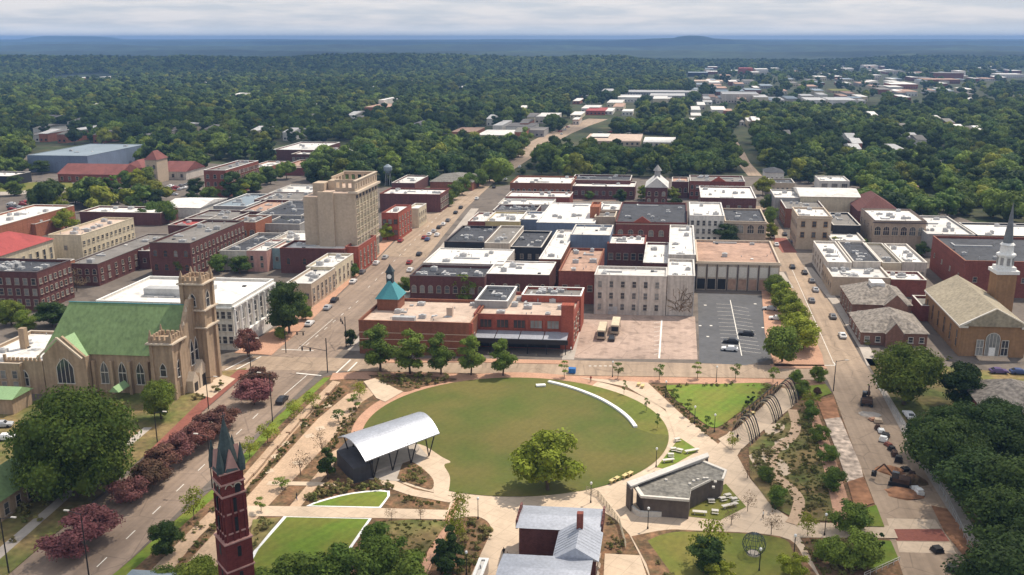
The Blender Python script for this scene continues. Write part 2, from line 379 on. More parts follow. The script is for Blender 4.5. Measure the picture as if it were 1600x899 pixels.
# raised blocks with kerbs
park_px = [(60, 1000), (207, 872), (280, 807), (333, 763), (431, 652), (506, 589), (545, 580), (575, 580), (800, 585), (1200, 591), (1286, 595), (1303, 617), (1330, 690), (1367, 787), (1405, 880), (1440, 985), (1445, 1000)]
sheet('park_ground', 'mulch', park_px, 0.0, .13)
L0 = .13
KZ = [L0]
def ov(name, m, pts, world=False, label=None):
    KZ[0] += .004
    return sheet(name, m, pts, KZ[0], world=world, label=label)
# verge of grass along the street
ov('verge_grass', 'lawn_bright', [(150, 920), (207, 873), (280, 808), (333, 764), (431, 653), (506, 590), (516, 590), (440, 662), (345, 768), (292, 815), (220, 880), (175, 920)])
ov('street_walk', 'paver_tan', [(228, 899), (300, 826), (350, 778), (446, 668), (520, 595), (532, 597), (458, 677), (362, 790), (312, 838), (262, 899)])
ov('cross_walk', 'paver_brick', [(520, 583), (575, 581), (800, 586), (1200, 592), (1286, 596), (1292, 607), (1200, 601), (1000, 598), (880, 596), (700, 596), (620, 594), (545, 592), (515, 594)])
ov('ring_walk', 'concrete', ell(806, 683, 256, 100))
ov('ring_bricks', 'paver_brick', [(806, 690)] + ell(806, 683, 258, 101, 165, 300, 40))
ov('brick_walk', 'paver_tan', [(275, 899), (390, 772), (496, 655), (543, 616), (600, 598), (592, 612), (566, 628), (535, 668), (500, 706), (410, 800), (310, 920)])
for k, (x, y) in enumerate([(505, 633), (470, 663), (440, 692), (495, 668), (425, 712), (478, 680), (520, 650), (460, 722), (415, 735)]):
    ov('paver_panel', 'concrete', [(x - 4, y), (x + 10, y - 3), (x + 14, y + 2), (x + 1, y + 5)])
ov('diagonal_walk', 'paver_tan', [(440, 806), (505, 728), (520, 705), (532, 700), (520, 730), (458, 806)])
ov('cross_path', 'concrete', [(380, 790), (560, 793), (700, 797), (700, 812), (560, 809), (375, 806)])
ov('cross_path', 'concrete', [(420, 752), (490, 753), (530, 756), (530, 760), (488, 759), (416, 758)])
ov('upper_path', 'concrete', [(590, 748), (610, 748), (648, 765), (712, 777), (800, 781), (905, 776), (925, 790), (850, 800), (800, 788), (700, 785), (640, 774), (600, 760)])
ov('plaza', 'concrete', spl([(700, 797), (715, 778), (790, 780), (930, 768), (945, 800), (830, 800), (812, 860), (790, 960), (715, 960), (745, 880), (765, 835), (764, 818), (748, 808), (725, 808), (700, 812)], 4))
ov('diagonal_walk', 'paver_brick', [(712, 778), (722, 778), (690, 850), (668, 899), (650, 899), (682, 835)])
ov('plaza', 'concrete', [(905, 590), (1012, 598), (1060, 643), (1122, 694), (1140, 674), (1165, 690), (1152, 712), (1172, 748), (1212, 795), (1242, 815), (1395, 822), (1403, 841), (1250, 840), (1262, 862), (1310, 960), (1040, 960), (1000, 868), (983, 835), (962, 812), (940, 798), (915, 772), (1020, 740), (1058, 692), (1040, 640), (980, 605)])
ov('plaza', 'concrete', [(945, 865), (1000, 868), (1030, 960), (940, 960)])
ov('lawn_edge', 'lawn', ell(805, 683, 240, 93))
lawn = ell(805, 683, 240, 93, -2, 293, 110)
wall_px = [(857, 598), (885, 605), (912, 614), (940, 626), (965, 641), (983, 656), (993, 669)]
ov('oval_lawn', 'lawn_dark', [p for p in lawn] + spl([(897, 598), (857, 596)], 2)[:0] + spl(wall_px, 4) + [(1020, 678)])
# pavilion ground
ov('pavilion_path', 'concrete', spl([(618, 702), (655, 694), (690, 714), (704, 722), (694, 727), (703, 745), (701, 768), (697, 777), (680, 775), (677, 762), (676, 748), (655, 730), (630, 722)], 4))
ov('stage_floor', 'concrete_grey', [(548, 700), (648, 690), (668, 712), (625, 752), (560, 748)])
ov('pavilion_bed', 'mulch', spl([(632, 716), (655, 728), (676, 748), (675, 764), (655, 760), (620, 748)], 3))
ov('lawn_border', 'white_paint', spl([(478, 791), (500, 782), (550, 770), (609, 767), (595, 794)], 3))
ov('small_lawn', 'lawn_bright', spl([(485, 790), (502, 784), (550, 772), (605, 769), (592, 792)], 3))
ov('lawn_border', 'white_paint', [(443, 807), (581, 810), (530, 885), (515, 930), (360, 930), (398, 858)])
ov('lower_lawn', 'lawn_bright', [(448, 808), (576, 811), (525, 884), (510, 930), (366, 930), (404, 858)])
ov('north_plaza', 'concrete', [(568, 596), (590, 590), (630, 612), (602, 628), (588, 622)])
ov('street_bed', 'mulch', spl([(575, 586), (640, 586), (700, 590), (712, 594), (660, 604), (632, 612), (605, 600)], 3))
# east lawn, triangle, building lawn
ov('east_lawn', 'lawn_bright', spl([(1040, 602), (1120, 600), (1200, 599), (1196, 612), (1180, 626), (1150, 648), (1120, 668), (1098, 660), (1075, 640), (1050, 620), (1043, 610)], 3))
ov('triangle_lawn', 'lawn_bright', [(1062, 684), (1092, 704), (1040, 733), (1026, 730)])
ov('picnic_lawn', 'lawn', [(1080, 786), (1134, 756), (1166, 792), (1125, 813), (1070, 806)])
ov('south_bed', 'mulch', spl([(987, 838), (1040, 828), (1085, 829), (1218, 838), (1255, 870), (1278, 940), (1055, 940), (1010, 880)], 4))
ov('south_lawn', 'lawn', spl([(1012, 845), (1040, 834), (1085, 831), (1212, 839), (1240, 865), (1255, 940), (1085, 940), (1045, 890)], 4))
wind = [(1238, 640), (1244, 665), (1236, 684), (1213, 702), (1205, 718), (1211, 742), (1232, 759), (1248, 781), (1243, 808), (1236, 818)]
ov('garden_rough', 'grass_rough', [(1170, 700), (1235, 640), (1280, 650), (1300, 720), (1320, 815), (1245, 812), (1205, 790), (1172, 745)])
for poly in ([(1200, 722), (1220, 718), (1238, 735), (1222, 745), (1208, 738)], [(1170, 712), (1196, 700), (1206, 712), (1188, 735), (1178, 728)], [(1210, 690), (1228, 684), (1232, 700), (1214, 704)], [(1192, 664), (1222, 662), (1224, 672), (1200, 680)]):
    ov('flagstone_patch', 'concrete', spl(poly + poly[:1], 3)[:-1])
ov('pergola_floor', 'concrete', [(1122, 686), (1150, 671), (1185, 641), (1221, 606), (1247, 611), (1240, 634), (1200, 666), (1160, 701), (1140, 702)])
KZ[0] += .004
sheet('winding_path', 'paver_tan', strip(spl(wind, 6), 2.2, KZ[0]), KZ[0], world=True)
ov('brick_strip', 'paver_brick', [(1262, 640), (1275, 640), (1300, 700), (1330, 795), (1325, 822), (1305, 822), (1300, 790), (1280, 700)])
ov('dirt_patch', 'dirt', [(1276, 625), (1303, 620), (1312, 652), (1288, 657)])
ov('corner_lawn', 'lawn_bright', [(1262, 603), (1290, 600), (1300, 614), (1273, 624)])
ov('rubble_strip', 'rubble', [(1288, 655), (1313, 652), (1345, 728), (1349, 745), (1324, 754), (1310, 712)])
ov('dirt_patch', 'dirt', [(1324, 753), (1349, 745), (1366, 786), (1336, 795)])
ov('corner_lawn', 'lawn_bright', [(1340, 797), (1369, 789), (1382, 823), (1340, 822)])
ov('corner_lawn', 'lawn_bright', [(1352, 843), (1392, 845), (1404, 873), (1362, 892)])
ov('bed_rough', 'grass_rough', [(395, 812), (440, 808), (402, 855), (385, 870)])
ov('bed_rough', 'grass_rough', [(600, 815), (640, 812), (700, 815), (660, 870), (560, 900)])
# oval lawn seat wall (a thing of its own)
def low_wall(name, label, pxs, wid, h, m, cat='wall', n=6, group=None):
    z = L0 + .0; b = MB(); pts = strip(spl(pxs, n), wid, z); b.prism(pts, z, z + h)
    c = pts[0]; o = b.build(name, m); tag(o, label, cat, group); return o
low_wall('seat_wall', 'long curved white seat wall across the oval lawn', wall_px, .9, .5, 'white_paint')
# crossing on the right-hand street
sheet('crosswalk_band', 'concrete', [(1385, 810), (1461, 812), (1470, 826), (1391, 827)], .009)
sheet('crosswalk_bricks', 'paver_red', [(1392, 827), (1471, 827), (1484, 846), (1401, 845)], .010)
sheet('crosswalk_band', 'concrete', [(1401, 846), (1485, 848), (1494, 865), (1405, 863)], .009)
# right bank of right street
sheet('right_bank', 'grass_rough', [(1352, 560), (1374, 596), (1400, 640), (1445, 705), (1530, 830), (1620, 1000), (1900, 1000), (1900, 600), (1600, 585)], 0.0, .13)
sheet('right_walk', 'concrete_grey', [(1367, 596), (1378, 600), (1440, 700), (1500, 790), (1570, 899), (1620, 990), (1595, 990), (1545, 899), (1483, 800), (1425, 705)], .136)
sheet('right_bank_dirt', 'dirt', [(1455, 790), (1480, 795), (1545, 885), (1560, 940), (1530, 900), (1475, 830)], .142)
# church block
sheet('church_block', 'grass_rough', [(-230, 1000), (-120, 1000), (13, 897), (100, 822), (225, 712), (310, 640), (372, 592), (385, 575), (330, 583), (60, 625), (-250, 690)], 0.0, .13)
sheet('church_walk', 'paver_red', [(225, 712), (315, 625), (372, 578), (392, 578), (320, 640), (240, 712)], .136)
sheet('church_walk', 'concrete_grey', [(-20, 872), (130, 745), (225, 668), (238, 668), (140, 750), (-5, 878)], .140)
sheet('church_forecourt', 'concrete', [(297, 612), (338, 583), (368, 592), (330, 622)], .144)
# sidewalks on both sides of main street (raised)
def walk(name, m, pxs, wid): z = .13; return sheet(name, m, strip(pxs, wid, z), 0.0, z, world=True)
walk('left_sidewalk', 'paver_brick', [(395, 553), (455, 510), (520, 455), (585, 398), (618, 364), (655, 325), (705, 285)], [11, 8, 6, 5, 5, 5, 5])
walk('right_sidewalk', 'concrete_grey', [(556, 548), (585, 512), (640, 452), (690, 394), (712, 365), (742, 326)], [5, 5, 5, 5, 4, 4])
walk('right_sidewalk', 'paver_brick', [(590, 564), (740, 563), (888, 566)], 3)
walk('right_sidewalk', 'concrete_grey', [(1262, 418), (1312, 480), (1352, 545), (1364, 572)], 3)
walk('left_sidewalk', 'concrete_grey', [(1220, 425), (1236, 450)], 2)
walk('left_sidewalk', 'paver_brick', [(1205, 572), (1290, 573)], 3)
sheet('tree_bed', 'paver_brick', [(1190, 455), (1232, 440), (1285, 555), (1288, 572), (1210, 572), (1195, 520)], 0.0, .13)
# lots
sheet('bus_lot', 'lot_tan', [(913, 490), (1086, 495), (1090, 562), (897, 560)], .016)
sheet('dark_lot', 'lot_dark', [(1090, 458), (1196, 462), (1203, 562), (1165, 571), (1093, 567)], .016)
sheet('lot_apron', 'concrete_grey', [(890, 490), (913, 490), (897, 562), (878, 562)], .014)
sheet('brick_lot', 'roof_brown', [(892, 302), (965, 303), (962, 314), (885, 313)], .016)
sheet('arena_lot', 'concrete_grey', [(0, 285), (140, 285), (130, 300), (0, 305)], .014)
sheet('arena_lawn', 'lawn', [(0, 287), (110, 283), (120, 293), (0, 300)], .018)

# painted markings
mk = MB()
def seg(x0, y0, x1, y1, wid=.18, z=.030, m=None):
    pts = strip([(x0, y0), (x1, y1)], wid, z); mk.face([mk.p(x, y, z) for x, y in pts])
def dashes(x0, y0, x1, y1, L=3, G=6, wid=.18, z=.030):
    a = Vector(P(x0, y0)); b = Vector(P(x1, y1)); n = (b - a).length; d = (b - a) / n; s = 0
    q = Vector((-d.y, d.x)) * wid / 2
    while s < n:
        e = min(s + L, n); p0 = a + d * s; p1 = a + d * e
        mk.face([mk.p(v.x, v.y, z) for v in (p0 + q, p1 + q, p1 - q, p0 - q)]); s += L + G
dashes(100, 935, 405, 645); seg(444, 617, 480, 586); dashes(575, 450, 700, 322, 3, 7)
seg(466, 545, 520, 499, .15); dashes(478, 540, 560, 470, 2.5, 5); dashes(420, 535, 540, 445, 2.5, 5)
seg(463, 583, 502, 587, .5); seg(440, 546, 490, 548, .4); seg(520, 588, 548, 562, .4); seg(536, 588, 558, 566, .4)
seg(352, 578, 395, 556, .4); seg(364, 580, 408, 557, .4)
seg(1238, 422, 1302, 566, .15); seg(1283, 571, 1306, 571, .4); seg(1302, 566, 1306, 571, .3)
seg(1141, 469, 1159, 556, .25)
for k in range(13):
    t = k / 12; y = 478 + 70 * t; x = 1143 + 14 * t
    seg(x, y, x + 26 + 6 * t, y + 4, .12); seg(x, y - 2, x - 24 - 5 * t, y - 3, .12)
for x, y in ((1102, 477), (1180, 475), (1094, 509), (1111, 509), (1106, 526), (1192, 512)): seg(x - 2, y, x + 2, y, .8)
seg(1034, 500, 1030, 560, .5)
for k in range(8): seg(1022, 505 + 7 * k, 1032, 503 + 7 * k, .15)
for k in range(5): seg(920 + 8 * k, 572, 924 + 8 * k, 572, .4)
o = mk.build('road_markings', 'line_white'); o['kind'] = 'structure'

# ------------------------------------------------------------------ buildings
FOOT = []      # footprints kept clear of trees: (p, w, d)
WCACHE = {}
rwin = random.Random(12)
def win_mesh(side, w, h, style, trimm):
    """side 'F' faces -Y, 'R' faces +X, 'L' faces -X; returns (frame mesh, pane mesh). origin = sill centre on the wall"""
    k = (side, round(w, 2), round(h, 2), style, trimm)
    if k in WCACHE: return WCACHE[k]
    if side == 'F': ax, by, s = BX, BY, -1
    elif side == 'R': ax, by, s = BY, BX, 1
    else: ax, by, s = BY, BX, -1
    def arch(ww, hh, n=8):
        if style == 'arch': r = ww / 2; return [(-r, 0), (r, 0)] + [(r * math.cos(math.pi * k / n), hh - r + r * math.sin(math.pi * k / n)) for k in range(n + 1)]
        if style == 'point': return [(-ww / 2, 0), (ww / 2, 0), (ww / 2, hh * .62), (ww * .3, hh * .84), (0, hh), (-ww * .3, hh * .84), (-ww / 2, hh * .62)]
        return [(-ww / 2, 0), (ww / 2, 0), (ww / 2, hh), (-ww / 2, hh)]
    t = .12
    inn = arch(w, h); outr = [((a / (w / 2)) * (w / 2 + t) if w else a, z * (h + t) / h) for a, z in inn]
    f = MB(ax, by); n = len(inn)
    A = [f.p(a, s * .14, z) for a, z in outr]; B = [f.p(a, s * .14, z) for a, z in inn]; C = [f.p(a, s * .02, z) for a, z in inn]; D = [f.p(a, 0, z) for a, z in outr]
    for i in range(n):
        j = (i + 1) % n
        f.face([A[i], A[j], B[j], B[i]]); f.face([B[i], B[j], C[j], C[i]]); f.face([D[i], D[j], A[j], A[i]])
    f.box(-w / 2 - .22, min(0, s * .3), -.2, w / 2 + .22, max(0, s * .3), -.03)
    g = MB(ax, by); g.face([g.p(a, s * .035, z) for a, z in inn])
    g.c = 1
    if w < 3.2: g.box(-w / 2, min(s * .05, s * .09), h * .48, w / 2, max(s * .05, s * .09), h * .52)
    if w > 1.6:
        for q in range(1, int(w / 1.2) + 1): xx = -w / 2 + w * q / (int(w / 1.2) + 1); g.box(xx - .05, min(s * .05, s * .1), 0, xx + .05, max(s * .05, s * .1), h * .98)
    r = (f.mesh('window', trimm), [g.mesh('pane', [q, trimm]) for q in ('glass', 'glass', 'glass_mid', 'glass_pale')]); WCACHE[k] = r; return r
def windows(root, side, along, off, xs, zs, w, h, style='rect', trimm='trim', pane='glass', name='window'):
    """xs positions along the wall, off = wall offset across"""
    fm, pm = win_mesh(side, w, h, style, trimm)
    for z in zs:
        for x in xs:
            v = (BX * x + BY * off) if side == 'F' else (BY * x + BX * off)
            f = link(name, fm, root, (v.x, v.y, z)); link('pane', rwin.choice(pm), f)
UNIT = None
def roof_unit(root, a, b, z, sx=2, sy=1.5, sz=1.2):
    m = MB(BX, BY); m.box(a, b, z, a + sx, b + sy, z + sz); m.cone(a + sx * .5, b + sy * .5, z + sz, z + sz + .2, min(sx, sy) * .35, min(sx, sy) * .3, 8)
    m.build('roof_unit', 'metal_unit', root)
def solve(xl, yf, xr, yb, h):
    p = Vector((*P(xl, yf, h), 0))
    lo, hi = 0.0, 400.0
    for _ in range(50):
        m = (lo + hi) / 2; q = p + BX * m
        if Q(q.x, q.y, h)[0] < xr: lo = m
        else: hi = m
    w = lo; lo, hi = 0.0, 600.0
    for _ in range(50):
        m = (lo + hi) / 2; q = p + BY * m
        if Q(q.x, q.y, h)[1] > yb: lo = m
        else: hi = m
    return p, w, lo
rb = random.Random(3)
def bld(label, cat, xl, yf, xr, yb, h, wallm, roofm, name='brick_building', F=None, S=None, par=.7, cop='coping', units=0, roofkind='flat', group=None, ridge=3, cornice=False, door=False, z0=0, base=None, hiproof=None):
    p, w, d = solve(xl, yf, xr, yb, h)
    root = empty(name, (p.x, p.y, 0)); tag(root, label, cat, group)
    FOOT.append((p, w, d))
    b = MB(BX, BY)
    if roofkind == 'flat':
        t = .35; zi = h - par
        b.ring([(0, 0), (w, 0), (w, d), (0, d)], [(t, t), (w - t, t), (w - t, d - t), (t, d - t)], 0, h, zi - .02)
        b.build('wall', wallm, root)
        rr = MB(BX, BY); rr.box(t, t, zi - .3, w - t, d - t, zi); rr.build('roof', roofm, root)
        c = MB(BX, BY); e = .08
        c.ring([(-e, -e), (w + e, -e), (w + e, d + e), (-e, d + e)], [(t + e, t + e), (w - t - e, t + e), (w - t - e, d - t - e), (t + e, d - t - e)], h + .004, h + .16, h + .004)
        c.build('coping', cop, root)
        units_ = units + (2 if w * d > 350 else 1 if w * d > 120 else 0)
        for _ in range(units_):
            sx = rb.uniform(1.2, 2.6); sy = rb.uniform(1, 2)
            if w > sx + 2 and d > sy + 2:
                roof_unit(root, rb.uniform(1, w - sx - 1), rb.uniform(1, d - sy - 1), zi, sx, sy, rb.uniform(.7, 1.4))
        if w > 8 and d > 8:
            dm_ = MB(BX, BY); a_, q_ = rb.uniform(1, w * .5), rb.uniform(1, d - 2.5); dm_.box(a_, q_, zi, a_ + rb.uniform(2, w * .35), q_ + .7, zi + .5); dm_.box(a_, q_ + .2, zi, a_ + .6, min(d - 1, q_ + rb.uniform(2, 5)), zi + .45); dm_.build('roof_duct', 'metal_unit', root)
            for _ in range(2): hb2 = MB(BX, BY); a_, q_ = rb.uniform(1, w - 2), rb.uniform(1, d - 2); hb2.box(a_, q_, zi, a_ + 1, q_ + 1, zi + .35); hb2.build('roof_hatch', rb.choice(['roof_dark', 'metal_unit', 'roof_white']), root)
        for _ in range(min(5, units_ + 1)):
            v = MB(BX, BY); v.cone(rb.uniform(.8, w - .8), rb.uniform(.8, d - .8), zi, zi + rb.uniform(.5, 1.1), .14, .14, 6); v.build('vent_pipe', 'metal_unit', root)
    else:
        b.box(0, 0, 0, w, d, h - .01)
        b.build('wall', wallm, root)
        g = MB(BX, BY)
        if roofkind == 'gable_a': g.gable(0, 0, w, d, h, h + ridge, 'a', ov=.5)
        elif roofkind == 'gable_b': g.gable(0, 0, w, d, h, h + ridge, 'b', ov=.5)
        else: g.hip(0, 0, w, d, h, h + ridge, .5)
        g.build('roof', roofm, root)
    if cornice:
        c = MB(BX, BY); c.box(-.45, -.45, h - .9, w + .45, -.003, h - .5); c.box(w + .003, -.45, h - .9, w + .45, d, h - .5)
        c.build('cornice', cop, root)
    for side, spec in (('F', F), ('S', S)):
        if not spec: continue
        r, n, ww, hh = spec[:4]; style = spec[4] if len(spec) > 4 else 'rect'; tm = spec[5] if len(spec) > 5 else 'trim_soft'
        zt = spec[6] if len(spec) > 6 else 1.4; za = spec[7] if len(spec) > 7 else 1.2
        L = w if side == 'F' else d
        sh = (h - zt - za) / r
        zs = [za + sh * k + (sh - hh) / 2 for k in range(r)]
        mg = L * .5 / n
        xs = [mg + (L - 2 * mg) * k / max(1, n - 1) if n > 1 else L / 2 for k in range(n)]
        if side == 'F': windows(root, 'F', 0, 0, xs, zs, ww, hh, style, tm)
        else:
            left = Q(p.x, p.y, 0)[0] > 1060
            windows(root, 'L' if left else 'R', 0, 0 if left else w, xs, zs, ww, hh, style, tm)
    if door:
        dm = MB(BX, BY); dm.box(w / 2 - .8, -.12, 0, w / 2 + .8, -.002, 2.4); dm.build('door', 'metal_dark', root)
    return root, p, w, d, h
def part(root, name, m, fn):
    b = MB(BX, BY); fn(b); return b.build(name, m, root)

# --- blocks to the left of main street
bld('tan two-storey shop beside the big dark tree on main street', 'shop', 446, 443, 486, 418, 8, 'tan', 'roof_pale', 'shop_building', (1, 3, 1.2, 1.8), (2, 6, 1.4, 1.8), units=2)
bld('cream shop between the tan shop and the dark brick block on main street', 'shop', 478, 417, 520, 396, 8.4, 'cream', 'roof_white', 'shop_building', None, (2, 5, 1.2, 1.7), units=2)
bld('long dark brick building with arched side windows in front of the tall tan tower', 'building', 437, 388, 538, 376, 9.5, 'brick_dark', 'roof_pale', 'brick_building', (1, 4, 1.3, 2.4, 'arch', 'brick_brown'), (3, 3, 1.1, 1.8), units=0, cop='brick_red')
bld('narrow red brick shop with white framed windows at the foot of the tan tower', 'shop', 539, 386, 560, 368, 10, 'brick_bright', 'roof_grey', 'shop_building', None, (3, 5, 1.1, 1.8, 'arch'), cop='brick_red')
bld('small teal-walled shop next to the long dark brick building', 'shop', 417, 388, 437, 376, 8, 'teal_wall', 'roof_white', 'shop_building', (1, 2, 1, 1.4), None)
bld('salmon pink building with white roof left of the teal shop', 'building', 385, 392, 416, 374, 8, 'pink_wall', 'roof_pale', 'building', (2, 2, 1, 1.6), None, units=1)
bld('low white-roofed shop with clutter behind the dark brick building', 'shop', 418, 377, 476, 361, 7, 'white_wall', 'roof_white', 'shop_building', None, None, units=4)
bld('black-roofed building with row of small white windows', 'building', 412, 350, 468, 337, 6.5, 'grey_wall', 'roof_dark', 'building', (1, 4, 1, 1.5), None, units=1)
bld('black-roofed block behind left of the tan tower', 'building', 400, 336, 470, 314, 7, 'grey_wall', 'roof_dark', 'building', None, None, units=3)
bld('dark slate-roofed building with white front next to the brick block', 'building', 343, 392, 392, 364, 7.5, 'pale_wall', 'roof_dark', 'building', (1, 5, 1.0, 1.9), None, units=2)
g_root, *_ = bld('three-storey red brick block with grey roof and arched windows', 'building', 233, 379, 297, 344, 13, 'brick_dark', 'roof_grey', 'brick_building', (2, 4, 1.5, 2.4, 'arch', 'brick_brown'), (3, 14, 1.1, 1.9, 'arch'), units=5, cop='roof_grey')
bld('tan brick block behind the red brick block with arched windows', 'building', 362, 347, 399, 336, 9, 'brick_orange', 'roof_grey', 'brick_building', (1, 3, 2, 2.6, 'arch'), None, units=2)
bld('long low brick warehouse with broad grey roof', 'warehouse', 106, 412, 152, 366, 8, 'brick_dark', 'roof_grey', 'warehouse', (2, 4, 1.3, 1.9, 'arch'), (2, 12, 1.1, 1.6), units=1, cop='roof_grey', par=.3)
bld('small brick link building between warehouse and red brick block', 'building', 200, 392, 233, 378, 7, 'brick_dark', 'roof_grey', 'brick_building', (1, 2, 1.1, 1.6), None)
bld('cream two-storey office block with stair tower and flat roof', 'office', 75, 367, 126, 340, 10, 'cream', 'roof_tan', 'office_block', (1, 1, 1.2, 1.5), (2, 12, 1.4, 1.4, 'rect', 'cream'), units=5, cop='cream')
bld('cream hall with red metal roof at the left edge', 'hall', -90, 400, -6, 372, 10, 'cream', 'roof_red', 'hall', None, (1, 8, 1.4, 4.5, 'rect', 'cream'), roofkind='hip', ridge=5)
bld('orange brick building with bright flat roof behind the red-roofed hall', 'building', -70, 352, -1, 320, 9, 'brick_orange', 'roof_white', 'brick_building', None, None, units=3, cop='trim')
bld('brick annexe with small white roof beside the orange brick building', 'building', 20, 350, 55, 338, 6, 'brick_orange', 'roof_white', 'brick_building', None, None)
bld('dark brick block with roof machinery at the left edge', 'building', -60, 423, 57, 404, 13, 'brick_dark', 'roof_dark', 'brick_building', (3, 9, 1.3, 2), (3, 7, 1.1, 1.6), units=16, cop='coping_dark')
bld('brown brick corner building with red trim next to dark brick block', 'building', 57, 417, 84, 405, 9, 'brick_orange', 'roof_grey', 'brick_building', (2, 3, 1.1, 1.6), (2, 3, 1.1, 1.6))
bld('long white-roofed brick shed behind the cream office', 'shed', 124, 331, 250, 322, 6, 'brick_dark', 'roof_white', 'shed', None, None, units=0, cop='trim')
bld('white tent-like roofed market hall behind the trees', 'market hall', 252, 324, 312, 309, 5, 'white_wall', 'roof_white', 'market_hall', None, None, roofkind='gable_a', ridge=2)
bld('grey-roofed single-storey store behind the brick block', 'store', 288, 342, 362, 328, 5.5, 'brick_dark', 'roof_grey', 'store_building', None, None, units=2)
bld('low store with dark red roof', 'store', 262, 352, 300, 337, 5, 'brick_dark', 'roof_red', 'store_building', None, None)
bld('steel-framed canopy building with white ribbed roof', 'shed', 333, 322, 385, 303, 6, 'grey_wall', 'roof_bluegrey', 'shed', None, None, units=3, cop='trim_white')
bld('low building with brownish red roof beside the steel canopy', 'building', 375, 330, 418, 312, 6, 'brick_dark', 'roof_brown', 'brick_building', None, None, units=2)
bld('mauve-roofed low brick block left of the tan tower', 'building', 397, 312, 470, 300, 6.5, 'brick_dark', 'roof_grey', 'brick_building', (1, 6, 1, 1.6), None, units=3)
bld('white flat-roofed store behind the tan tower', 'store', 420, 302, 492, 289, 6, 'white_wall', 'roof_pale', 'store_building', None, None, units=3)
bld('four-storey red brick mill with white parapet', 'mill', 318, 266, 352, 251, 15, 'brick_red', 'roof_grey', 'brick_mill', (3, 3, 1.6, 2.2, 'arch'), (4, 16, 1.3, 1.8), units=2, cop='trim_white')
bld('blue-grey metal arena with huge low roof', 'arena', 42, 243, 136, 225, 11, 'blue_wall', 'roof_bluegrey', 'arena', None, None, par=.1, cop='roof_bluegrey')
bld('pale open shed in front of the arena', 'shed', 72, 254, 100, 247, 5, 'grey_wall', 'roof_pale', 'shed', None, None)
bld('long red-roofed depot with brick walls', 'depot', 90, 272, 186, 264, 5, 'brick_red', 'roof_depot', 'depot', (1, 8, 1.5, 2), None, roofkind='gable_a', ridge=5)
bld('red-roofed station wing with white gable end', 'station', 250, 268, 290, 260, 5, 'pale_wall', 'roof_depot', 'station_wing', (1, 3, 1.5, 2), None, roofkind='gable_a', ridge=5)
bld('red-roofed store between depot and station tower', 'station', 190, 262, 222, 254, 6, 'brick_red', 'roof_depot', 'station_wing', None, None, roofkind='hip', ridge=4)
bld('square station tower with red pyramid roof', 'tower', 226, 250, 244, 246, 14, 'tan', 'roof_depot', 'station_tower', (2, 2, 1.6, 2.4, 'arch'), None, roofkind='hip', ridge=5)
bld('low cream building with flat roof at the far left edge', 'building', -40, 275, 14, 268, 6, 'dark_wall', 'roof_white', 'building', None, None)
bld('light metal-roofed warehouse before the wooded hills', 'warehouse', 427, 234, 492, 222, 8, 'brick_dark', 'roof_pale', 'warehouse', None, None, cop='trim_white')
bld('brick store with white-edged roof below the metal-roofed warehouse', 'store', 455, 241, 497, 234, 7, 'brick_dark', 'roof_white', 'store_building', (1, 6, 2, 2.6), None, cop='trim')
bld('tan brick store with stepped parapet among the trees', 'store', 498, 237, 546, 231, 8, 'brick_orange', 'roof_pale', 'store_building', (1, 8, 1.5, 1.6), None, cop='trim')
bld('low reddish brick building under the tan store', 'building', 432, 262, 476, 250, 5, 'brick_red', 'roof_brown', 'brick_building', None, None, units=2)
bld('brown-walled building at the edge of the left woods', 'building', 385, 262, 415, 252, 6, 'brick_orange', 'roof_white', 'brick_building', None, None)
# --- around and behind the tan tower on main street
bld('three-storey red brick corner building with white roof behind the tan tower', 'building', 596, 333, 622, 320, 12, 'brick_bright', 'roof_white', 'brick_building', (2, 3, 1.6, 2, 'rect', 'brick_brown'), (3, 5, 1.2, 1.8), units=2, cop='brick_red')
bld('narrow cream building beside the red corner building', 'shop', 636, 326, 654, 318, 9, 'cream', 'roof_white', 'shop_building', None, (2, 4, 1.1, 1.6))
bld('long dark red brick building with white roof on main street', 'building', 593, 303, 688, 294, 9, 'brick_dark', 'roof_white', 'brick_building', None, (2, 8, 1.4, 1.9), units=5, cop='brick_red')
bld('pale metal-roofed shed among trees behind the tan tower', 'shed', 612, 286, 648, 274, 6, 'brick_dark', 'roof_pale', 'shed', None, None)
bld('brown hip-roofed building among trees by main street', 'building', 672, 284, 738, 272, 5, 'brick_brown', 'roof_slate', 'building', None, None, roofkind='hip', ridge=3)
# --- blocks between the two streets, front to back
bld('long brown brick building with striped front and wide tan roof facing the park', 'building', 560, 501, 736, 466, 9.6, 'brick_brown', 'roof_tan', 'brick_building', None, (1, 3, 1.2, 2), cop='brick_brown', units=6)
A2, pA2, wA2, dA2, hA2 = bld('red brick building with window band above a striped metal awning', 'building', 740, 491, 896, 456, 9.6, 'brick_bright', 'roof_tan', 'brick_building', None, (2, 5, 1.6, 1.8), cop='brick_red', units=8)
bld('rear wing with black membrane roof panels and white edges', 'building', 742, 470, 793, 447, 11, 'grey_wall', 'roof_dark', 'building', None, None, cop='trim_white', units=1)
bld('rear roof wing with white-edged parapet behind the red chimney stack', 'building', 815, 461, 908, 448, 11, 'brick_bright', 'roof_grey', 'brick_building', None, None, cop='trim_white', units=6)
bld('dark-roofed brick building with arched windows near the clock cupola', 'building', 640, 431, 757, 414, 8.6, 'brick_dark', 'roof_dark', 'brick_building', (1, 9, 1.4, 2.4, 'arch'), None, units=7, cop='coping_dark')
bld('broad white-roofed building above the dark-roofed one', 'building', 661, 411, 786, 388, 8.9, 'pale_wall', 'roof_white', 'building', None, None, units=2, cop='roof_white', par=.25)
bld('brick building with bright white roof and pale arched windows', 'building', 760, 428, 858, 408, 8.8, 'brick_dark', 'roof_white', 'brick_building', (1, 5, 1.3, 2.5, 'arch', 'cream'), None, units=2, cop='roof_white', par=.25)
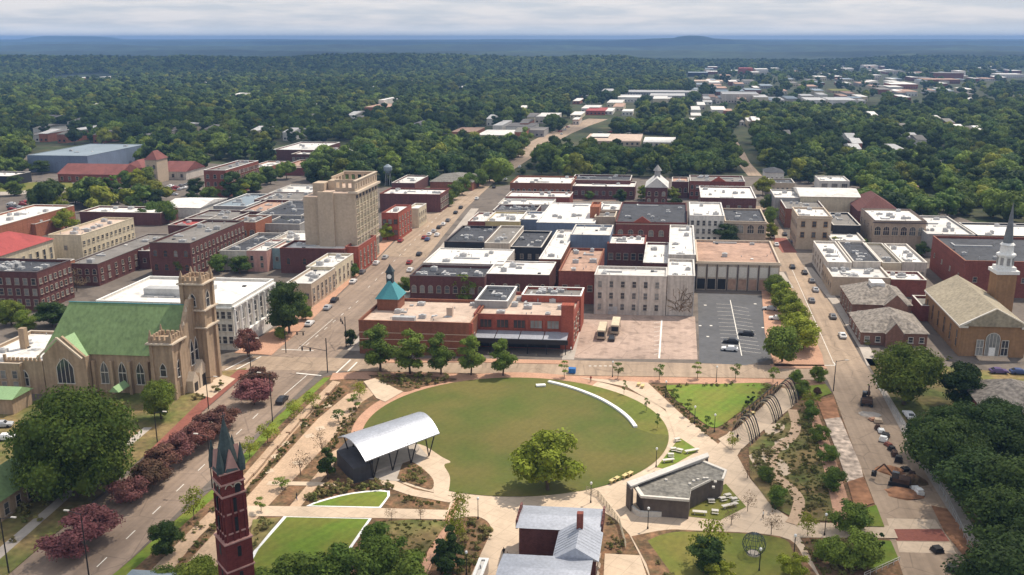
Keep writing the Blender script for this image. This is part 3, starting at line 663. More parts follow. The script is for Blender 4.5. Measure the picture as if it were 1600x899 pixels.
bld('slate-dark flat roof building at main street above the white roofs', 'building', 694, 378, 756, 353, 8.2, 'dark_wall', 'roof_dark', 'building', (1, 5, 1.2, 1.8, 'arch'), None, units=4, cop='coping_dark')
bld('narrow building with light grey long roof', 'building', 757, 380, 796, 353, 8.8, 'greige', 'roof_grey', 'building', (1, 3, 1.2, 1.6), None, units=1, cop='trim')
bld('low grey roof with dormer clutter below the light grey roof', 'building', 746, 397, 786, 386, 6, 'greige', 'roof_grey', 'building', None, None, units=2)
bld('black-roofed building left of the long white roof', 'building', 797, 386, 846, 361, 7, 'dark_wall', 'roof_dark', 'building', (1, 4, 1.1, 1.7), None, units=1, cop='coping')
bld('long white-roofed building with brick party wall', 'building', 842, 405, 876, 360, 9.5, 'brick_brown', 'roof_white', 'brick_building', (1, 2, 1.2, 1.6), None, units=2, cop='roof_white', par=.3)
bld('blue-grey walled theatre block', 'theatre', 891, 367, 953, 351, 12, 'blue_wall', 'roof_pale', 'theatre', None, None, units=1)
bld('red brick building with rusty brown roof beside the white wall building', 'building', 873, 424, 932, 388, 11, 'brick_red', 'roof_brown', 'brick_building', (1, 3, 1.5, 2), None, units=4, cop='brick_brown')
bld('white-roofed wing with red trim above a green courtyard', 'building', 949, 381, 1008, 367, 9.5, 'brick_dark', 'roof_white', 'building', (1, 5, 1.6, 2.4), None, units=3, cop='brick_red')
bld('white flat roof building right of the green courtyard', 'building', 1005, 411, 1044, 379, 10.5, 'brick_dark', 'roof_white', 'building', None, None, units=0, cop='roof_pale')
bld('tall pale block with white roof rising behind the painted wall', 'building', 1045, 398, 1087, 352, 14, 'pale_wall', 'roof_white', 'building', None, None, units=2, cop='roof_pale')
Fb, pF, wF, dF, hF = bld('off-white three-storey block with dark windows beside the bus lot', 'building', 929, 430, 1042, 416, 12.8, 'pale_wall', 'roof_pale', 'block_building', None, None, units=0, cop='coping')
F2, pF2, wF2, dF2, hF2 = bld('blank off-white end block with bare creepers on its wall', 'building', 1043, 431, 1086, 405, 13.0, 'pale_wall', 'roof_white', 'block_building', None, None, units=1, cop='coping')
Gb, pG, wG, dG, hG = bld('long low building with brown stained roof above the dark car park', 'building', 1089, 409, 1219, 375, 10, 'greige', 'roof_brown', 'long_building', None, None, units=0, cop='trim_stone')
bld('white three-storey building with small dark windows', 'building', 1078, 337, 1132, 316, 13, 'white_wall', 'roof_white', 'building', (3, 6, 1.2, 2.1, 'rect', 'white_wall'), None, units=0, cop='roof_white')
bld('grey stone building with arched upper windows and dark roof', 'building', 1133, 346, 1198, 326, 10.5, 'arch_stone', 'roof_dark', 'stone_building', (1, 4, 2.6, 3.6, 'arch', 'trim_stone', 1.2, 5.4), None, units=1, cop='trim_stone', cornice=True)
bld('red brick building with gabled fronts and dark roof', 'building', 962, 347, 1074, 316, 9, 'brick_red', 'roof_dark', 'brick_building', (1, 7, 2, 2.6, 'arch', 'trim_stone'), None, units=5, cop='brick_dark')
bld('white-roofed depot with blue side walls', 'building', 838, 348, 929, 317, 8.4, 'blue_wall', 'roof_white', 'depot', None, None, units=2, cop='roof_white', par=.2)
bld('small blue-walled white-roofed annexe', 'building', 812, 343, 841, 331, 7.5, 'blue_wall', 'roof_white', 'building', None, None, cop='roof_white')
bld('tan building with one great arch beside the blue depot', 'building', 929, 339, 961, 330, 10, 'arch_stone', 'roof_grey', 'stone_building', (1, 1, 4, 4.5, 'arch'), None, cop='trim_stone')
bld('white-roofed store behind the tan arched building', 'store', 935, 328, 968, 316, 8, 'pale_wall', 'roof_white', 'store_building', None, None)
bld('red brick chimney block on the white depot', 'building', 922, 324, 936, 316, 13, 'brick_orange', 'brick_orange', 'brick_building', None, None, cop='brick_orange')
bld('red brick shop with white clutter on its roof by main street', 'shop', 731, 346, 757, 332, 7, 'brick_red', 'roof_white', 'shop_building', None, None, units=3)
bld('yellow-walled shop with white roof', 'shop', 758, 346, 812, 331, 7, 'yellow_wall', 'roof_white', 'shop_building', None, None, units=2)
bld('dark roofed row behind the yellow-walled shop', 'building', 770, 329, 838, 320, 7, 'brick_dark', 'roof_dark', 'brick_building', None, None, units=6)
bld('low white-roofed row in the upper block', 'building', 778, 319, 862, 310, 6, 'white_wall', 'roof_white', 'building', None, None, units=2)
bld('white-roofed store with red front in the upper block', 'store', 790, 307, 890, 299, 7, 'brick_red', 'roof_white', 'store_building', (1, 8, 1.4, 1.6), None, units=3)
bld('brick hall with white roof and row of arched windows', 'building', 797, 286, 893, 275, 9, 'brick_brown', 'roof_white', 'brick_building', (1, 11, 1.6, 3, 'arch'), None, units=2, cop='brick_brown')
bld('long brick building with white front roof strip', 'building', 895, 291, 992, 283, 7, 'brick_dark', 'roof_white', 'brick_building', (1, 9, 1.5, 2), None, cop='coping')
bld('dark-roofed store behind the white strip roof', 'store', 893, 281, 985, 273, 8.5, 'brick_dark', 'roof_dark', 'store_building', None, None, units=2)
bld('brick terrace with dark entrance in the top row', 'building', 1050, 284, 1076, 277, 9, 'brick_dark', 'roof_brown', 'brick_building', (1, 3, 1.5, 2.4, 'arch'), None)
bld('long purple brick terrace with white and red fronts', 'building', 1078, 283, 1164, 274, 10, 'brick_red', 'roof_grey', 'brick_building', (2, 11, 1.4, 2), None, units=5)
bld('white-roofed brick warehouse with grey side', 'warehouse', 1095, 309, 1182, 291, 9, 'brick_dark', 'roof_white', 'warehouse', (1, 5, 1.4, 1.8), (2, 4, 1.4, 1.8), units=3, cop='roof_white')
# --- right of the right-hand street
bld('tan three-storey corner building with small square windows', 'building', 1247, 338, 1300, 324, 14, 'tan', 'roof_white', 'corner_building', (2, 3, 1.5, 2.2, 'rect', 'tan_dark', 1, 4), (2, 5, 1.4, 2), units=2, cop='trim_stone', cornice=True)
bld('cream hall with pale ridged roof and buttresses', 'hall', 1251, 307, 1344, 293, 11, 'cream', 'roof_pale', 'hall', None, None, roofkind='gable_a', ridge=2)
bld('grey-sided white roof hall by the upper street', 'hall', 1211, 309, 1251, 296, 10, 'grey_wall', 'roof_white', 'hall', None, None, units=1)
bld('brick shop with dark roof in front of the cream hall', 'shop', 1228, 326, 1290, 312, 9, 'brick_brown', 'roof_grey', 'shop_building', None, (2, 6, 1.2, 1.6), units=2)
bld('white-roofed pavilion with three dark doors by the woods', 'building', 1281, 283, 1328, 275, 6, 'white_wall', 'roof_white', 'building', (1, 3, 3, 3.2), None)
bld('grey house with white wall near the upper street', 'house', 1196, 270, 1225, 264, 7, 'white_wall', 'roof_dark', 'house', (1, 4, 1, 1.6), None, roofkind='hip', ridge=2)
bld('low dark-roofed building above the white terrace corner', 'building', 1205, 286, 1242, 279, 7, 'tan', 'roof_dark', 'building', (1, 5, 1.2, 1.8), None)
bld('dark red hip-roofed house behind the arched brown building', 'house', 1342, 330, 1406, 312, 8, 'brick_dark', 'brick_dark', 'house', None, None, roofkind='hip', ridge=6)
bld('low white canopy building behind the white and black roofs', 'building', 1300, 376, 1352, 362, 6, 'pale_wall', 'roof_white', 'building', None, None)
bld('dark courtyard store between corner building and arches', 'store', 1302, 352, 1345, 332, 9, 'dark_wall', 'roof_grey', 'store_building', None, None, units=2)
bld('brown stone building with six tall arched windows', 'building', 1366, 345, 1448, 326, 12.5, 'arch_stone', 'roof_white', 'stone_building', (1, 6, 2.4, 3.6, 'arch', 'trim_stone', 1.6, 5.8), (2, 4, 1.2, 1.8), units=4, cop='coping_dark', cornice=True)
bld('wide white-roofed building right of the arched building', 'building', 1449, 366, 1524, 337, 9, 'grey_wall', 'roof_pale', 'building', None, None, units=7)
bld('white-roofed building at the right edge below the woods', 'building', 1528, 368, 1660, 348, 8, 'dark_wall', 'roof_white', 'building', None, None, units=3)
bld('large red brick building with dark flat roof behind the steeple', 'building', 1508, 408, 1700, 369, 12.5, 'brick_red', 'roof_dark', 'brick_building', (1, 5, 1.2, 1.6), (1, 4, 1.1, 1.5), units=4, cop='brick_brown')
bld('white-roofed shop with pale side wall on the right-hand street', 'shop', 1293, 410, 1331, 377, 8.5, 'pale_wall', 'roof_white', 'shop_building', None, (2, 6, 1.2, 1.6), units=3, cop='trim')
bld('black-roofed shop between two white roofs', 'shop', 1333, 409, 1377, 378, 8.3, 'pale_wall', 'roof_dark', 'shop_building', None, None, units=3, cop='trim')
bld('grey-roofed shop with arched windows', 'shop', 1379, 411, 1409, 380, 8.0, 'cream', 'roof_grey', 'shop_building', (1, 4, 1.3, 2, 'arch', 'cream'), None, units=1, cop='trim')
bld('white-roofed shop at the right end of the row', 'shop', 1410, 410, 1449, 381, 8.4, 'pale_wall', 'roof_white', 'shop_building', (1, 3, 1.3, 2, 'arch', 'cream'), None, units=3, cop='trim')
bld('low tan-walled building with row of rooftop machines', 'building', 1301, 433, 1392, 411, 6.6, 'tan', 'roof_pale', 'building', None, (1, 5, 1.2, 1.6), units=10, cop='trim')
bld('low brick building with white lean-to roof beside the tan-walled one', 'building', 1393, 437, 1448, 424, 6, 'brick_red', 'roof_white', 'brick_building', None, None, units=1, cop='trim')
bld('hip-roofed red brick parish house with white skylight', 'house', 1333, 475, 1424, 447, 5.8, 'brick_parish', 'shingle_spotty', 'parish_house', (1, 4, 1.3, 1.8, 'rect', 'trim'), (2, 5, 1.2, 1.6), roofkind='hip', ridge=4.4)
bld('low hip-roofed brick wing with mottled shingles near the street', 'house', 1347, 519, 1450, 489, 3.9, 'brick_parish', 'shingle_spotty', 'parish_house', (1, 6, 1.2, 1.5, 'rect', 'trim', .8, .7), (1, 4, 1.2, 1.5, 'rect', 'trim', .8, .7), roofkind='hip', ridge=4.8)
bld('grey-roofed link between parish house and tan church', 'building', 1440, 478, 1478, 462, 5, 'brick_red', 'roof_slate', 'building', None, None, units=2)
bld('spotty shingled house with brick chimneys in the lower right woods', 'house', 1540, 642, 1660, 596, 5.5, 'brick_red', 'shingle_spotty', 'house', (1, 4, 1.2, 1.6), (1, 4, 1.2, 1.6), roofkind='hip', ridge=4)

# ------------------------------------------------------------------ details on some of those buildings
def frontwin(root, w, h, zs, xs, ww, hh, style='rect', tm='trim', name='window'): windows(root, 'F', 0, 0, xs, zs, ww, hh, style, tm)
# off-white block: six columns of three dark windows
xsF = [wF * (k + .5) / 6.3 for k in range(6)]
frontwin(Fb, wF, hF, [1.6, 5.3, 9.0], [x for i, x in enumerate(xsF) if True], 1.15, 1.9, 'rect', 'pale_wall')
part(Fb, 'drain_pipe', 'metal_unit', lambda b: (b.tube((.3, -.15, 0), (.3, -.15, hF - .5), .09), b.tube((wF * .62, -.15, 0), (wF * .62, -.15, hF - .5), .08)))
part(Fb, 'garage_door', 'metal_unit', lambda b: b.box(wF * .20, -.1, 0, wF * .33, -.003, 2.6))
part(F2, 'drain_pipe', 'metal_unit', lambda b: b.tube((wF2 - .2, -.15, 0), (wF2 - .2, -.15, hF2), .1))
def creeper(b):
    r = random.Random(4)
    for k in range(26):
        x, z = wF2 * r.uniform(.35, .95), r.uniform(1, 3)
        a = r.uniform(.6, 2.4)
        for q in range(7):
            x2 = x + math.cos(a) * 1.1; z2 = z + math.sin(a) * 1.1
            if 0 < x2 < wF2 and z2 < hF2 - 1: b.tube(tuple(BX * x + Vector((0, -.08, z))), tuple(BX * x2 + Vector((0, -.08, z2))), .06, 3)
            x, z = x2, z2; a += r.uniform(-.8, .8)
_b = MB(); creeper(_b); _b.build('creeper', 'leaf_bare', F2)
# long low building: row of pale panels and dark piers
for k in range(8):
    x0 = wG * (k + .12) / 8; x1 = wG * (k + .88) / 8
    part(Gb, 'wall_panel', 'trim', lambda b: b.box(x0, -.12, 4.6, x1, -.003, 8.3))
    part(Gb, 'pier', 'coping_dark', lambda b: b.box(x0 - .55, -.3, 0, x0 - .25, -.003, 9.2))
    part(Gb, 'wall_panel', 'roof_brown' if k > 2 else 'metal_dark', lambda b: b.box(x0, -.1, .3, x1, -.003, 4.0))
part(Gb, 'cornice', 'trim_stone', lambda b: b.box(-.4, -.5, 9.25, wG + .4, -.003, 9.8))
# red building with awning (front)
for k in range(5):
    x0 = 1.2 + (wA2 - 4.4) * k / 5
    part(A2, 'pilaster', 'brick_bright', lambda b: b.box(x0 - .5, -.35, 5.2, x0 - .05, -.003, 8.8))
windows(A2, 'F', 0, 0, [1.2 + (wA2 - 4.4) * (k + .48) / 5 for k in range(5)], [5.9], 3.2, 2.3, 'rect', 'brick_bright')
def awn(b):
    n = 4
    for k in range(n):
        x0 = .2 + (wA2 - 1.2) * k / n; x1 = .2 + (wA2 - 1.2) * (k + 1) / n - .25
        i = [b.p(x0, -.2, 5.1), b.p(x1, -.2, 5.1), b.p(x1, -5, 4.3), b.p(x0, -5, 4.3), b.p(x0, -.2, 4.95), b.p(x1, -.2, 4.95), b.p(x1, -5, 4.15), b.p(x0, -5, 4.15)]
        for q in ((3, 2, 1, 0), (4, 5, 6, 7), (0, 1, 5, 4), (2, 3, 7, 6), (1, 2, 6, 5), (3, 0, 4, 7)): b.face([i[z] for z in q])
        for j in range(1, 6):
            xx = x0 + (x1 - x0) * j / 6; b.box(xx - .04, -4.9, 4.33, xx + .04, -.4, 4.36) if False else None
part(A2, 'awning', 'roof_metal', awn)
part(A2, 'awning_fascia', 'metal_dark', lambda b: b.box(0, -5.4, 2.9, wA2 - .9, -5.05, 4.25))
for k in range(6):
    x = .3 + (wA2 - 1.8) * k / 5
    part(A2, 'post', 'metal_dark', lambda b: b.cone(x, -5.2, 0, 2.9, .12, .12, 6))
part(A2, 'shopfront', 'glass', lambda b: b.box(.5, -.12, .2, wA2 - 3.6, -.01, 3.6))
part(A2, 'chimney_stack', 'brick_bright', lambda b: b.box(wA2 - 3.4, -.5, 0, wA2 + .02, 2.4, 13))
# striped front of the long brown building: thin pale courses
p1, w1, d1 = solve(560, 501, 736, 466, 9.6)
br = [o for o in bpy.data.objects if o.get('label', '').startswith('long brown brick building with striped')][0]
for z in (2.2, 4.3, 6.2): part(br, 'stone_band', 'trim_stone', lambda b: b.box(-.06, -.06, z, w1 + .06, -.002, z + .16))
part(br, 'roof_dome', 'roof_tan', lambda b: (b.cone(w1 * .77, 6, 8.9, 9.5, 5.5, 4.6, 24), b.cone(w1 * .77, 6, 9.5, 9.8, 4.6, 3, 24), b.box(w1 * .77 - .8, 5.2, 9.8, w1 * .77 + .8, 6.8, 12.4)))
part(br, 'roof_duct', 'metal_unit', lambda b: b.box(w1 * .28, 2.2, 8.95, w1 * .48, 4, 10.2))
part(br, 'entrance_bay', 'brick_bright', lambda b: b.box(w1 - .6, -.02, .0, w1 + .35, 1.2, 9.5))
# clock cupola pavilion at its rear corner
cp, pc, wc, dc, hc = bld('teal pyramid-roofed corner pavilion carrying a small clock turret', 'pavilion', 589, 467, 621, 457, 12.4, 'brick_brown', 'roof_teal', 'clock_pavilion', None, None, roofkind='hip', ridge=5.2)
cc = (wc / 2, dc / 2)
tz = hc + 4
t_ = part(cp, 'clock_turret', 'copper', lambda b: (b.box(cc[0] - .9, cc[1] - .9, tz, cc[0] + .9, cc[1] + .9, tz + 3.2), b.cone(cc[0], cc[1], tz + 3.2, tz + 3.5, 1.6, 1.5, 4, math.pi / 4), b.cone(cc[0], cc[1], tz + 3.5, tz + 5.6, 1.4, 0, 4, math.pi / 4)))
def disc(b, a, y, z, r, n=14, yy=-.03): b.face([b.p(a + r * math.cos(2 * math.pi * k / n), y + yy, z + r * math.sin(2 * math.pi * k / n)) for k in range(n)])
_b = MB(BX, BY); disc(_b, cc[0], cc[1] - .9, tz + 2, .7); _b.build('clock_face', 'white_paint', t_)
# town hall with cupola
th, pt, wt, dt, ht = bld('small gabled town hall with white cupola before the dark woods', 'hall', 1009, 293, 1043, 284, 10, 'brick_dark', 'roof_pale', 'town_hall', (2, 3, 1.6, 2.2, 'arch', 'trim_stone'), None, roofkind='gable_b', ridge=5)
part(th, 'cupola', 'grey_wall', lambda b: (b.box(wt / 2 - 1.5, dt / 2 - 1.5, ht + 3.5, wt / 2 + 1.5, dt / 2 + 1.5, ht + 7.5), b.cone(wt / 2, dt / 2, ht + 7.5, ht + 10.5, 2.4, .2, 8)))
# gabled fronts on the red brick building and on the terrace
gb = [o for o in bpy.data.objects if o.get('label', '').startswith('red brick building with gabled')][0]
pg, wg, dg = solve(962, 347, 1074, 316, 9)
for f in (.3,):
    part(gb, 'gable_front', 'brick_bright', lambda b: b.gable(wg * .24, -.25, wg * .50, .3, 8.9, 11.6, 'b'))
part(gb, 'stone_band', 'trim_stone', lambda b: b.box(-.05, -.12, 8.1, wg + .05, -.003, 8.4))
tb = [o for o in bpy.data.objects if o.get('label', '').startswith('long purple brick terrace')][0]
pb, wb_, db_ = solve(1078, 283, 1164, 274, 10)
part(tb, 'gable_front', 'brick_bright', lambda b: b.gable(wb_ * .38, -.3, wb_ * .66, .3, 9.9, 12.5, 'b'))
part(tb, 'awning', 'roof_white', lambda b: (b.box(wb_ * .12, -2, 6.6, wb_ * .36, -.01, 6.9), b.box(wb_ * .68, -2, 6.6, wb_ * .86, -.01, 6.9)))

for lab_, h_, dz_ in (('hip-roofed red brick parish house', 5.8, 3.4), ('low hip-roofed brick wing', 3.9, 3.2)):
    ph_ = [o for o in bpy.data.objects if o.get('label', '').startswith(lab_)][0]
    pp, pw, pd = solve(*((1333, 475, 1424, 447, 5.8) if h_ > 5 else (1347, 519, 1450, 489, 3.9)))
    x0_, x1_ = (pw * .52, pw * .92) if h_ > 5 else (pw * .35, pw * .62)
    part(ph_, 'front_gable', 'brick_parish', lambda b: (b.box(x0_, -1.6, 0, x1_, -.004, h_), b.gable(x0_, -1.62, x1_, -1.3, h_, h_ + dz_, 'b')))
    part(ph_, 'gable_roof', 'shingle_spotty', lambda b: b.gable(x0_ + .05, -1.28, x1_ - .05, pd * .5, h_ + .02, h_ + dz_ + .15, 'b', ov=.3))
    if h_ > 5: part(ph_, 'skylight', 'roof_white', lambda b: b.box(pw * .38, pd * .36, h_ + 3.2, pw * .62, pd * .6, h_ + 4.8))

# ------------------------------------------------------------------ tall tan tower
def tan_tower():
    g = Vector((*P(560, 421), 0)); Lx = 0
    # width from px 470 at the top of the front wall, depth to px 597
    h = 29.0
    top = Q(g.x, g.y, h)
    lo, hi = 0, 60
    for _ in range(40):
        m = (lo + hi) / 2; q = g - BX * m
        if Q(q.x, q.y, h)[0] > 471: lo = m
        else: hi = m
    w = lo; d = 26.5
    p = g - BX * w
    root = empty('tan_tower', (p.x, p.y, 0)); tag(root, 'tall tan office tower with arcaded crown and ornate street front', 'tower building'); FOOT.append((p, w, d))
    part(root, 'wall', 'tan', lambda b: (b.box(w * .32, 0, 0, w, d, h), b.box(0, 1.2, 0, w * .32 - .01, d * .6, h - 1.8), b.box(w * .31, -.9, 0, w * .60, -.002, h + .6)))
    # crown: arcade parapet with openings
    def crown(b):
        z0, z1 = h + .9, h + 4.5
        x0, x1 = w * .55, w
        for (xa, ya, xb_, yb_, n, ax) in ((x0, 4.5, x1, 4.9, 4, 'a'), (x1 - .5, 0.2, x1, d, 9, 'b'), (w * .35, d - .5, x1 - .6, d, 5, 'a'), (w * .35, d * .45, w * .35 + .5, d - .6, 4, 'b')):
            b.box(xa, ya, z0 - .9, xb_, yb_, z0 + .6); b.box(xa, ya, z1 - 1.0, xb_, yb_, z1)
            for k in range(n + 1):
                if ax == 'a': q = xa + (xb_ - xa) * k / n; b.box(max(xa, q - .5), ya, z0 + .6, min(xb_, q + .5), yb_, z1 - 1)
                else: q = ya + (yb_ - ya) * k / n; b.box(xa, max(ya, q - .7), z0 + .6, xb_, min(yb_, q + .7), z1 - 1)
    part(root, 'crown', 'tan', crown)
    part(root, 'cornice', 'trim_stone', lambda b: (b.box(w + .003, -.7, h, w + 1.2, d + .6, h + .8), b.box(w * .88, -.8, h, w, -.003, h + .8)))
    part(root, 'crown_cap', 'trim_stone', lambda b: (b.box(w - .7, 0, h + 4.51, w + .3, d + .2, h + 4.8), b.box(w * .35, d - .7, h + 4.51, w - .71, d + .2, h + 4.8)))
    part(root, 'roof', 'roof_tan', lambda b: (b.box(w * .33, .3, h + .01, w - .6, d - .7, h + .12), b.box(.2, 1.4, h - 1.79, w * .31, d * .58, h - 1.6)))
    part(root, 'stair_house', 'tan', lambda b: (b.box(w * .12, 5, h - 1.6, w * .34, 11, h + 3), b.box(w * .36, 8, h, w * .5, 13, h + 3.6)))
    part(root, 'belt_course', 'trim_stone', lambda b: (b.box(w + .003, 0, 7.8, w + .5, d, 8.4), b.box(w + .003, 0, 12.0, w + .3, d, 12.3)))
    ys = [d * (k + .5) / 7 for k in range(7)]
    for k, y in enumerate(ys):
        part(root, 'pilaster', 'cream', lambda b: b.box(w + .003, y + d / 14 - .35, 8.4, w + .35, y + d / 14 + .35, h - 2.2)) if k < 6 else None
    windows(root, 'R', 0, w, [y + s for y in ys for s in (-.75, .75)], [9.2, 12.8, 15.7, 18.6, 21.5, 24.4], .85, 1.6, 'rect', 'cream')
    windows(root, 'R', 0, w, ys, [1.0, 4.6], 2.4, 2.8, 'arch', 'trim_stone')
    part(root, 'attic_vent', 'metal_dark', lambda b: [b.box(w + .02, y - .9, 27.0, w + .12, y + .9, 28.2) for y in ys])
tan_tower()

# ------------------------------------------------------------------ green-roofed church
def church():
    O = Vector((-117.0, 196.9, 0)); root = empty('church', tuple(O)); tag(root, 'tan gothic church with green roof, twin buttressed towers and arched windows', 'church')
    FOOT.append((O - BX * 46 - BY * 4, 52, 24))
    Wn = 33.5; D = 15.4; e = 10.2; rz = 21.0
    part(root, 'wall', 'church_tan', lambda b: b.box(-Wn, 0, 0, 0, D, e))
    def roof(b):
        i = [b.p(-Wn - .5, -.6, e), b.p(-.3, -.6, e), b.p(-.3, D + .6, e), b.p(-Wn - .5, D + .6, e), b.p(-Wn + 2.5, D / 2, rz), b.p(-.3, D / 2, rz)]
        for q in ((0, 1, 5, 4), (2, 3, 4, 5), (3, 0, 4), (1, 2, 5), (3, 2, 1, 0)): b.face([i[k] for k in q])
    part(root, 'roof', 'roof_green', roof)
    part(root, 'ridge_cap', 'roof_teal', lambda b: b.box(-Wn + 2.3, D / 2 - .12, rz - .05, -.3, D / 2 + .12, rz + .12))
    # facade gable facing the street
    def fac(b):
        b.prism([], 0, 0) if False else None
        pts = [(-.0, 0), (D, 0), (D, e + 1), (D * .5 + 1, rz + 1.6), (D * .5 - 1, rz + 1.6), (0, e + 1)]
        A = [b.p(.9, y, z) for y, z in pts]; B = [b.p(-.28, y, z) for y, z in pts]; n = len(pts)
        b.face(A); b.face(B[::-1])
        for k in range(n): b.face([A[k], B[k], B[(k + 1) % n], A[(k + 1) % n]])
    part(root, 'facade', 'church_tan', fac)
    for y, z in ((1.8, 13.6), (3.6, 16.6), (5.4, 19.8), (7.7, 22.4), (10, 19.8)):
        part(root, 'pinnacle', 'trim_stone', lambda b: (b.box(.2, y - .25, z - 1.2, .8, y + .25, z + .6), b.cone(.5, y, z + .6, z + 1.5, .35, 0, 4, math.pi / 4)))
    windows(root, 'R', 0, .9, [D * .36, D * .5, D * .64], [6.2], 1.5, 6.5, 'point', 'trim')
    def porch(b):
        for y0, y1, hh in ((1.6, 4.6, 5.2), (5.2, 9.0, 7), (9.6, 12.4, 5.2)):
            b.box(.91, y0, 0, 2.6, y1, hh * .6); b.gable(.91, y0, 2.6, y1, hh * .6, hh, 'a')
    part(root, 'porch', 'trim_stone', porch)
    for y, hh in ((3.1, 2.4), (7.1, 3.2), (11, 2.4)):
        part(root, 'door', 'metal_dark', lambda b: b.box(2.61, y - .8, 0, 2.68, y + .8, hh))
    windows(root, 'F', 0, 0, [-23.5 + 4.6 * k for k in range(6)], [2.6], 1.9, 5.6, 'point', 'trim')
    for k in range(6):
        x = -25.8 + 4.6 * k
        part(root, 'buttress', 'church_tan', lambda b: b.box(x - .35, -1.0, 0, x + .35, -.003, 8.6))
    # cross gable at the rear end
    xg0, xg1 = -Wn + .6, -Wn + 11.6; m = (xg0 + xg1) / 2
    part(root, 'transept', 'church_tan', lambda b: (b.box(xg0, -2.4, 0, xg1, -.003, 10), b.gable(xg0, -2.4, xg1, -1.7, 10, 15.2, 'b')))
    part(root, 'transept_roof', 'roof_lightgreen', lambda b: b.gable(xg0 + .2, -1.68, xg1 - .2, 5.2, 10.0, 14.6, 'b'))
    part(root, 'transept_coping', 'trim_stone', lambda b: (b.tube(tuple(BX * xg0 + BY * -2.1 + Vector((0, 0, 10.1))), tuple(BX * m + BY * -2.1 + Vector((0, 0, 15.4))), .3, 4), b.tube(tuple(BX * xg1 + BY * -2.1 + Vector((0, 0, 10.1))), tuple(BX * m + BY * -2.1 + Vector((0, 0, 15.4))), .3, 4)))
    windows(root, 'F', 0, -2.4, [m], [3.2], 4.2, 6.4, 'point', 'trim')
    def tower(x0, y0, s, hh, big):
        b = MB(BX, BY); b.box(x0, y0, 0, x0 + s, y0 + s, hh); t = b.build('tower', 'church_tan', root)
        c = MB(BX, BY)
        c.ring([(x0 - .16, y0 - .16), (x0 + s + .16, y0 - .16), (x0 + s + .16, y0 + s + .16), (x0 - .16, y0 + s + .16)], [(x0 + .36, y0 + .36), (x0 + s - .36, y0 + .36), (x0 + s - .36, y0 + s - .36), (x0 + .36, y0 + s - .36)], hh - .5, hh + .12, hh - .4)
        for k in range(4):
            q = s * (k + .1) / 4
            c.box(x0 + q, y0 - .15, hh, x0 + q + s * .15, y0 + .35, hh + 1.1); c.box(x0 + s - .35, y0 + q, hh, x0 + s + .15, y0 + q + s * .15, hh + 1.1)
            c.box(x0 + q, y0 + s - .35, hh, x0 + q + s * .15, y0 + s + .15, hh + 1.1); c.box(x0 - .15, y0 + q, hh, x0 + .35, y0 + q + s * .15, hh + 1.1)
        c.build('battlement', 'church_tan', t)
        for cx_, cy_ in ((x0, y0), (x0 + s, y0), (x0 + s, y0 + s), (x0, y0 + s)):
            c = MB(BX, BY)
            r0 = .6 if big else .45
            c.box(cx_ - r0, cy_ - r0, 0, cx_ + r0, cy_ + r0, hh * .55); c.box(cx_ - r0 * .8, cy_ - r0 * .8, hh * .55, cx_ + r0 * .8, cy_ + r0 * .8, hh + .8)
            c.cone(cx_, cy_, hh + .8, hh + 2.6, r0 * .9, .1, 4, math.pi / 4); c.build('corner_buttress', 'church_tan', t)
        c = MB(BX, BY)
        for z in ([hh * .55, hh * .72, hh - .8] if big else [hh - .9]): c.box(x0 - .95, y0 - .95, z, x0 + s + .95, y0 + s + .95, z + .35)
        c.build('stone_band', 'trim_stone', t)
        windows(t, 'R', 0, x0 + s, [y0 + s / 2], [hh * .74] if big else [hh * .35], 1.6, 4.2, 'point', 'trim')
        windows(t, 'F', 0, y0, [x0 + s / 2], [hh * .76] if big else [hh * .4], 1.4, 3.2, 'point', 'trim')
    tower(-1.9, 8.8, 5.0, 26.8, True)
    tower(-4.6, -2.8, 5.0, 15.0, False)
    # low rear wing with battlements
    def wing(b):
        b.box(-Wn - 9.5, -2.5, 0, -Wn + .4, 12, 8.6)
        for k in range(9): b.box(-Wn - 9.5 + k * 1.1, -2.6, 8.6, -Wn - 8.9 + k * 1.1, -2.1, 9.4 + (.7 if k in (0, 8) else 0))
    part(root, 'rear_wing', 'church_tan', wing)
    part(root, 'wing_roof', 'roof_white', lambda b: b.box(-Wn - 9.2, -2.0, 8.61, -Wn + .3, 11.8, 8.7))
    windows(root, 'F', 0, -2.5, [-Wn - 4.5], [2.2], 1.8, 4.0, 'point', 'trim')
    part(root, 'side_porch', 'roof_lightgreen', lambda b: b.gable(-14.6, -6, -12, -1.2, 2.6, 4.0, 'b'))
    part(root, 'chimney', 'church_tan', lambda b: b.box(-Wn - 13.5, 9, 0, -Wn - 12, 10.5, 13))
church()
bld('white flat-roofed church hall behind the rear wing at the left edge', 'hall', -60, 566, 30, 517, 8.2, 'church_tan', 'roof_white', 'church_hall', (2, 5, 1.2, 1.8), None, units=2, cop='trim_stone', name_=None) if False else bld('white flat-roofed church hall behind the rear wing at the left edge', 'hall', -60, 566, 30, 517, 8.2, 'church_tan', 'roof_white', 'church_hall', (2, 5, 1.2, 1.8), None, units=2, cop='trim_stone')
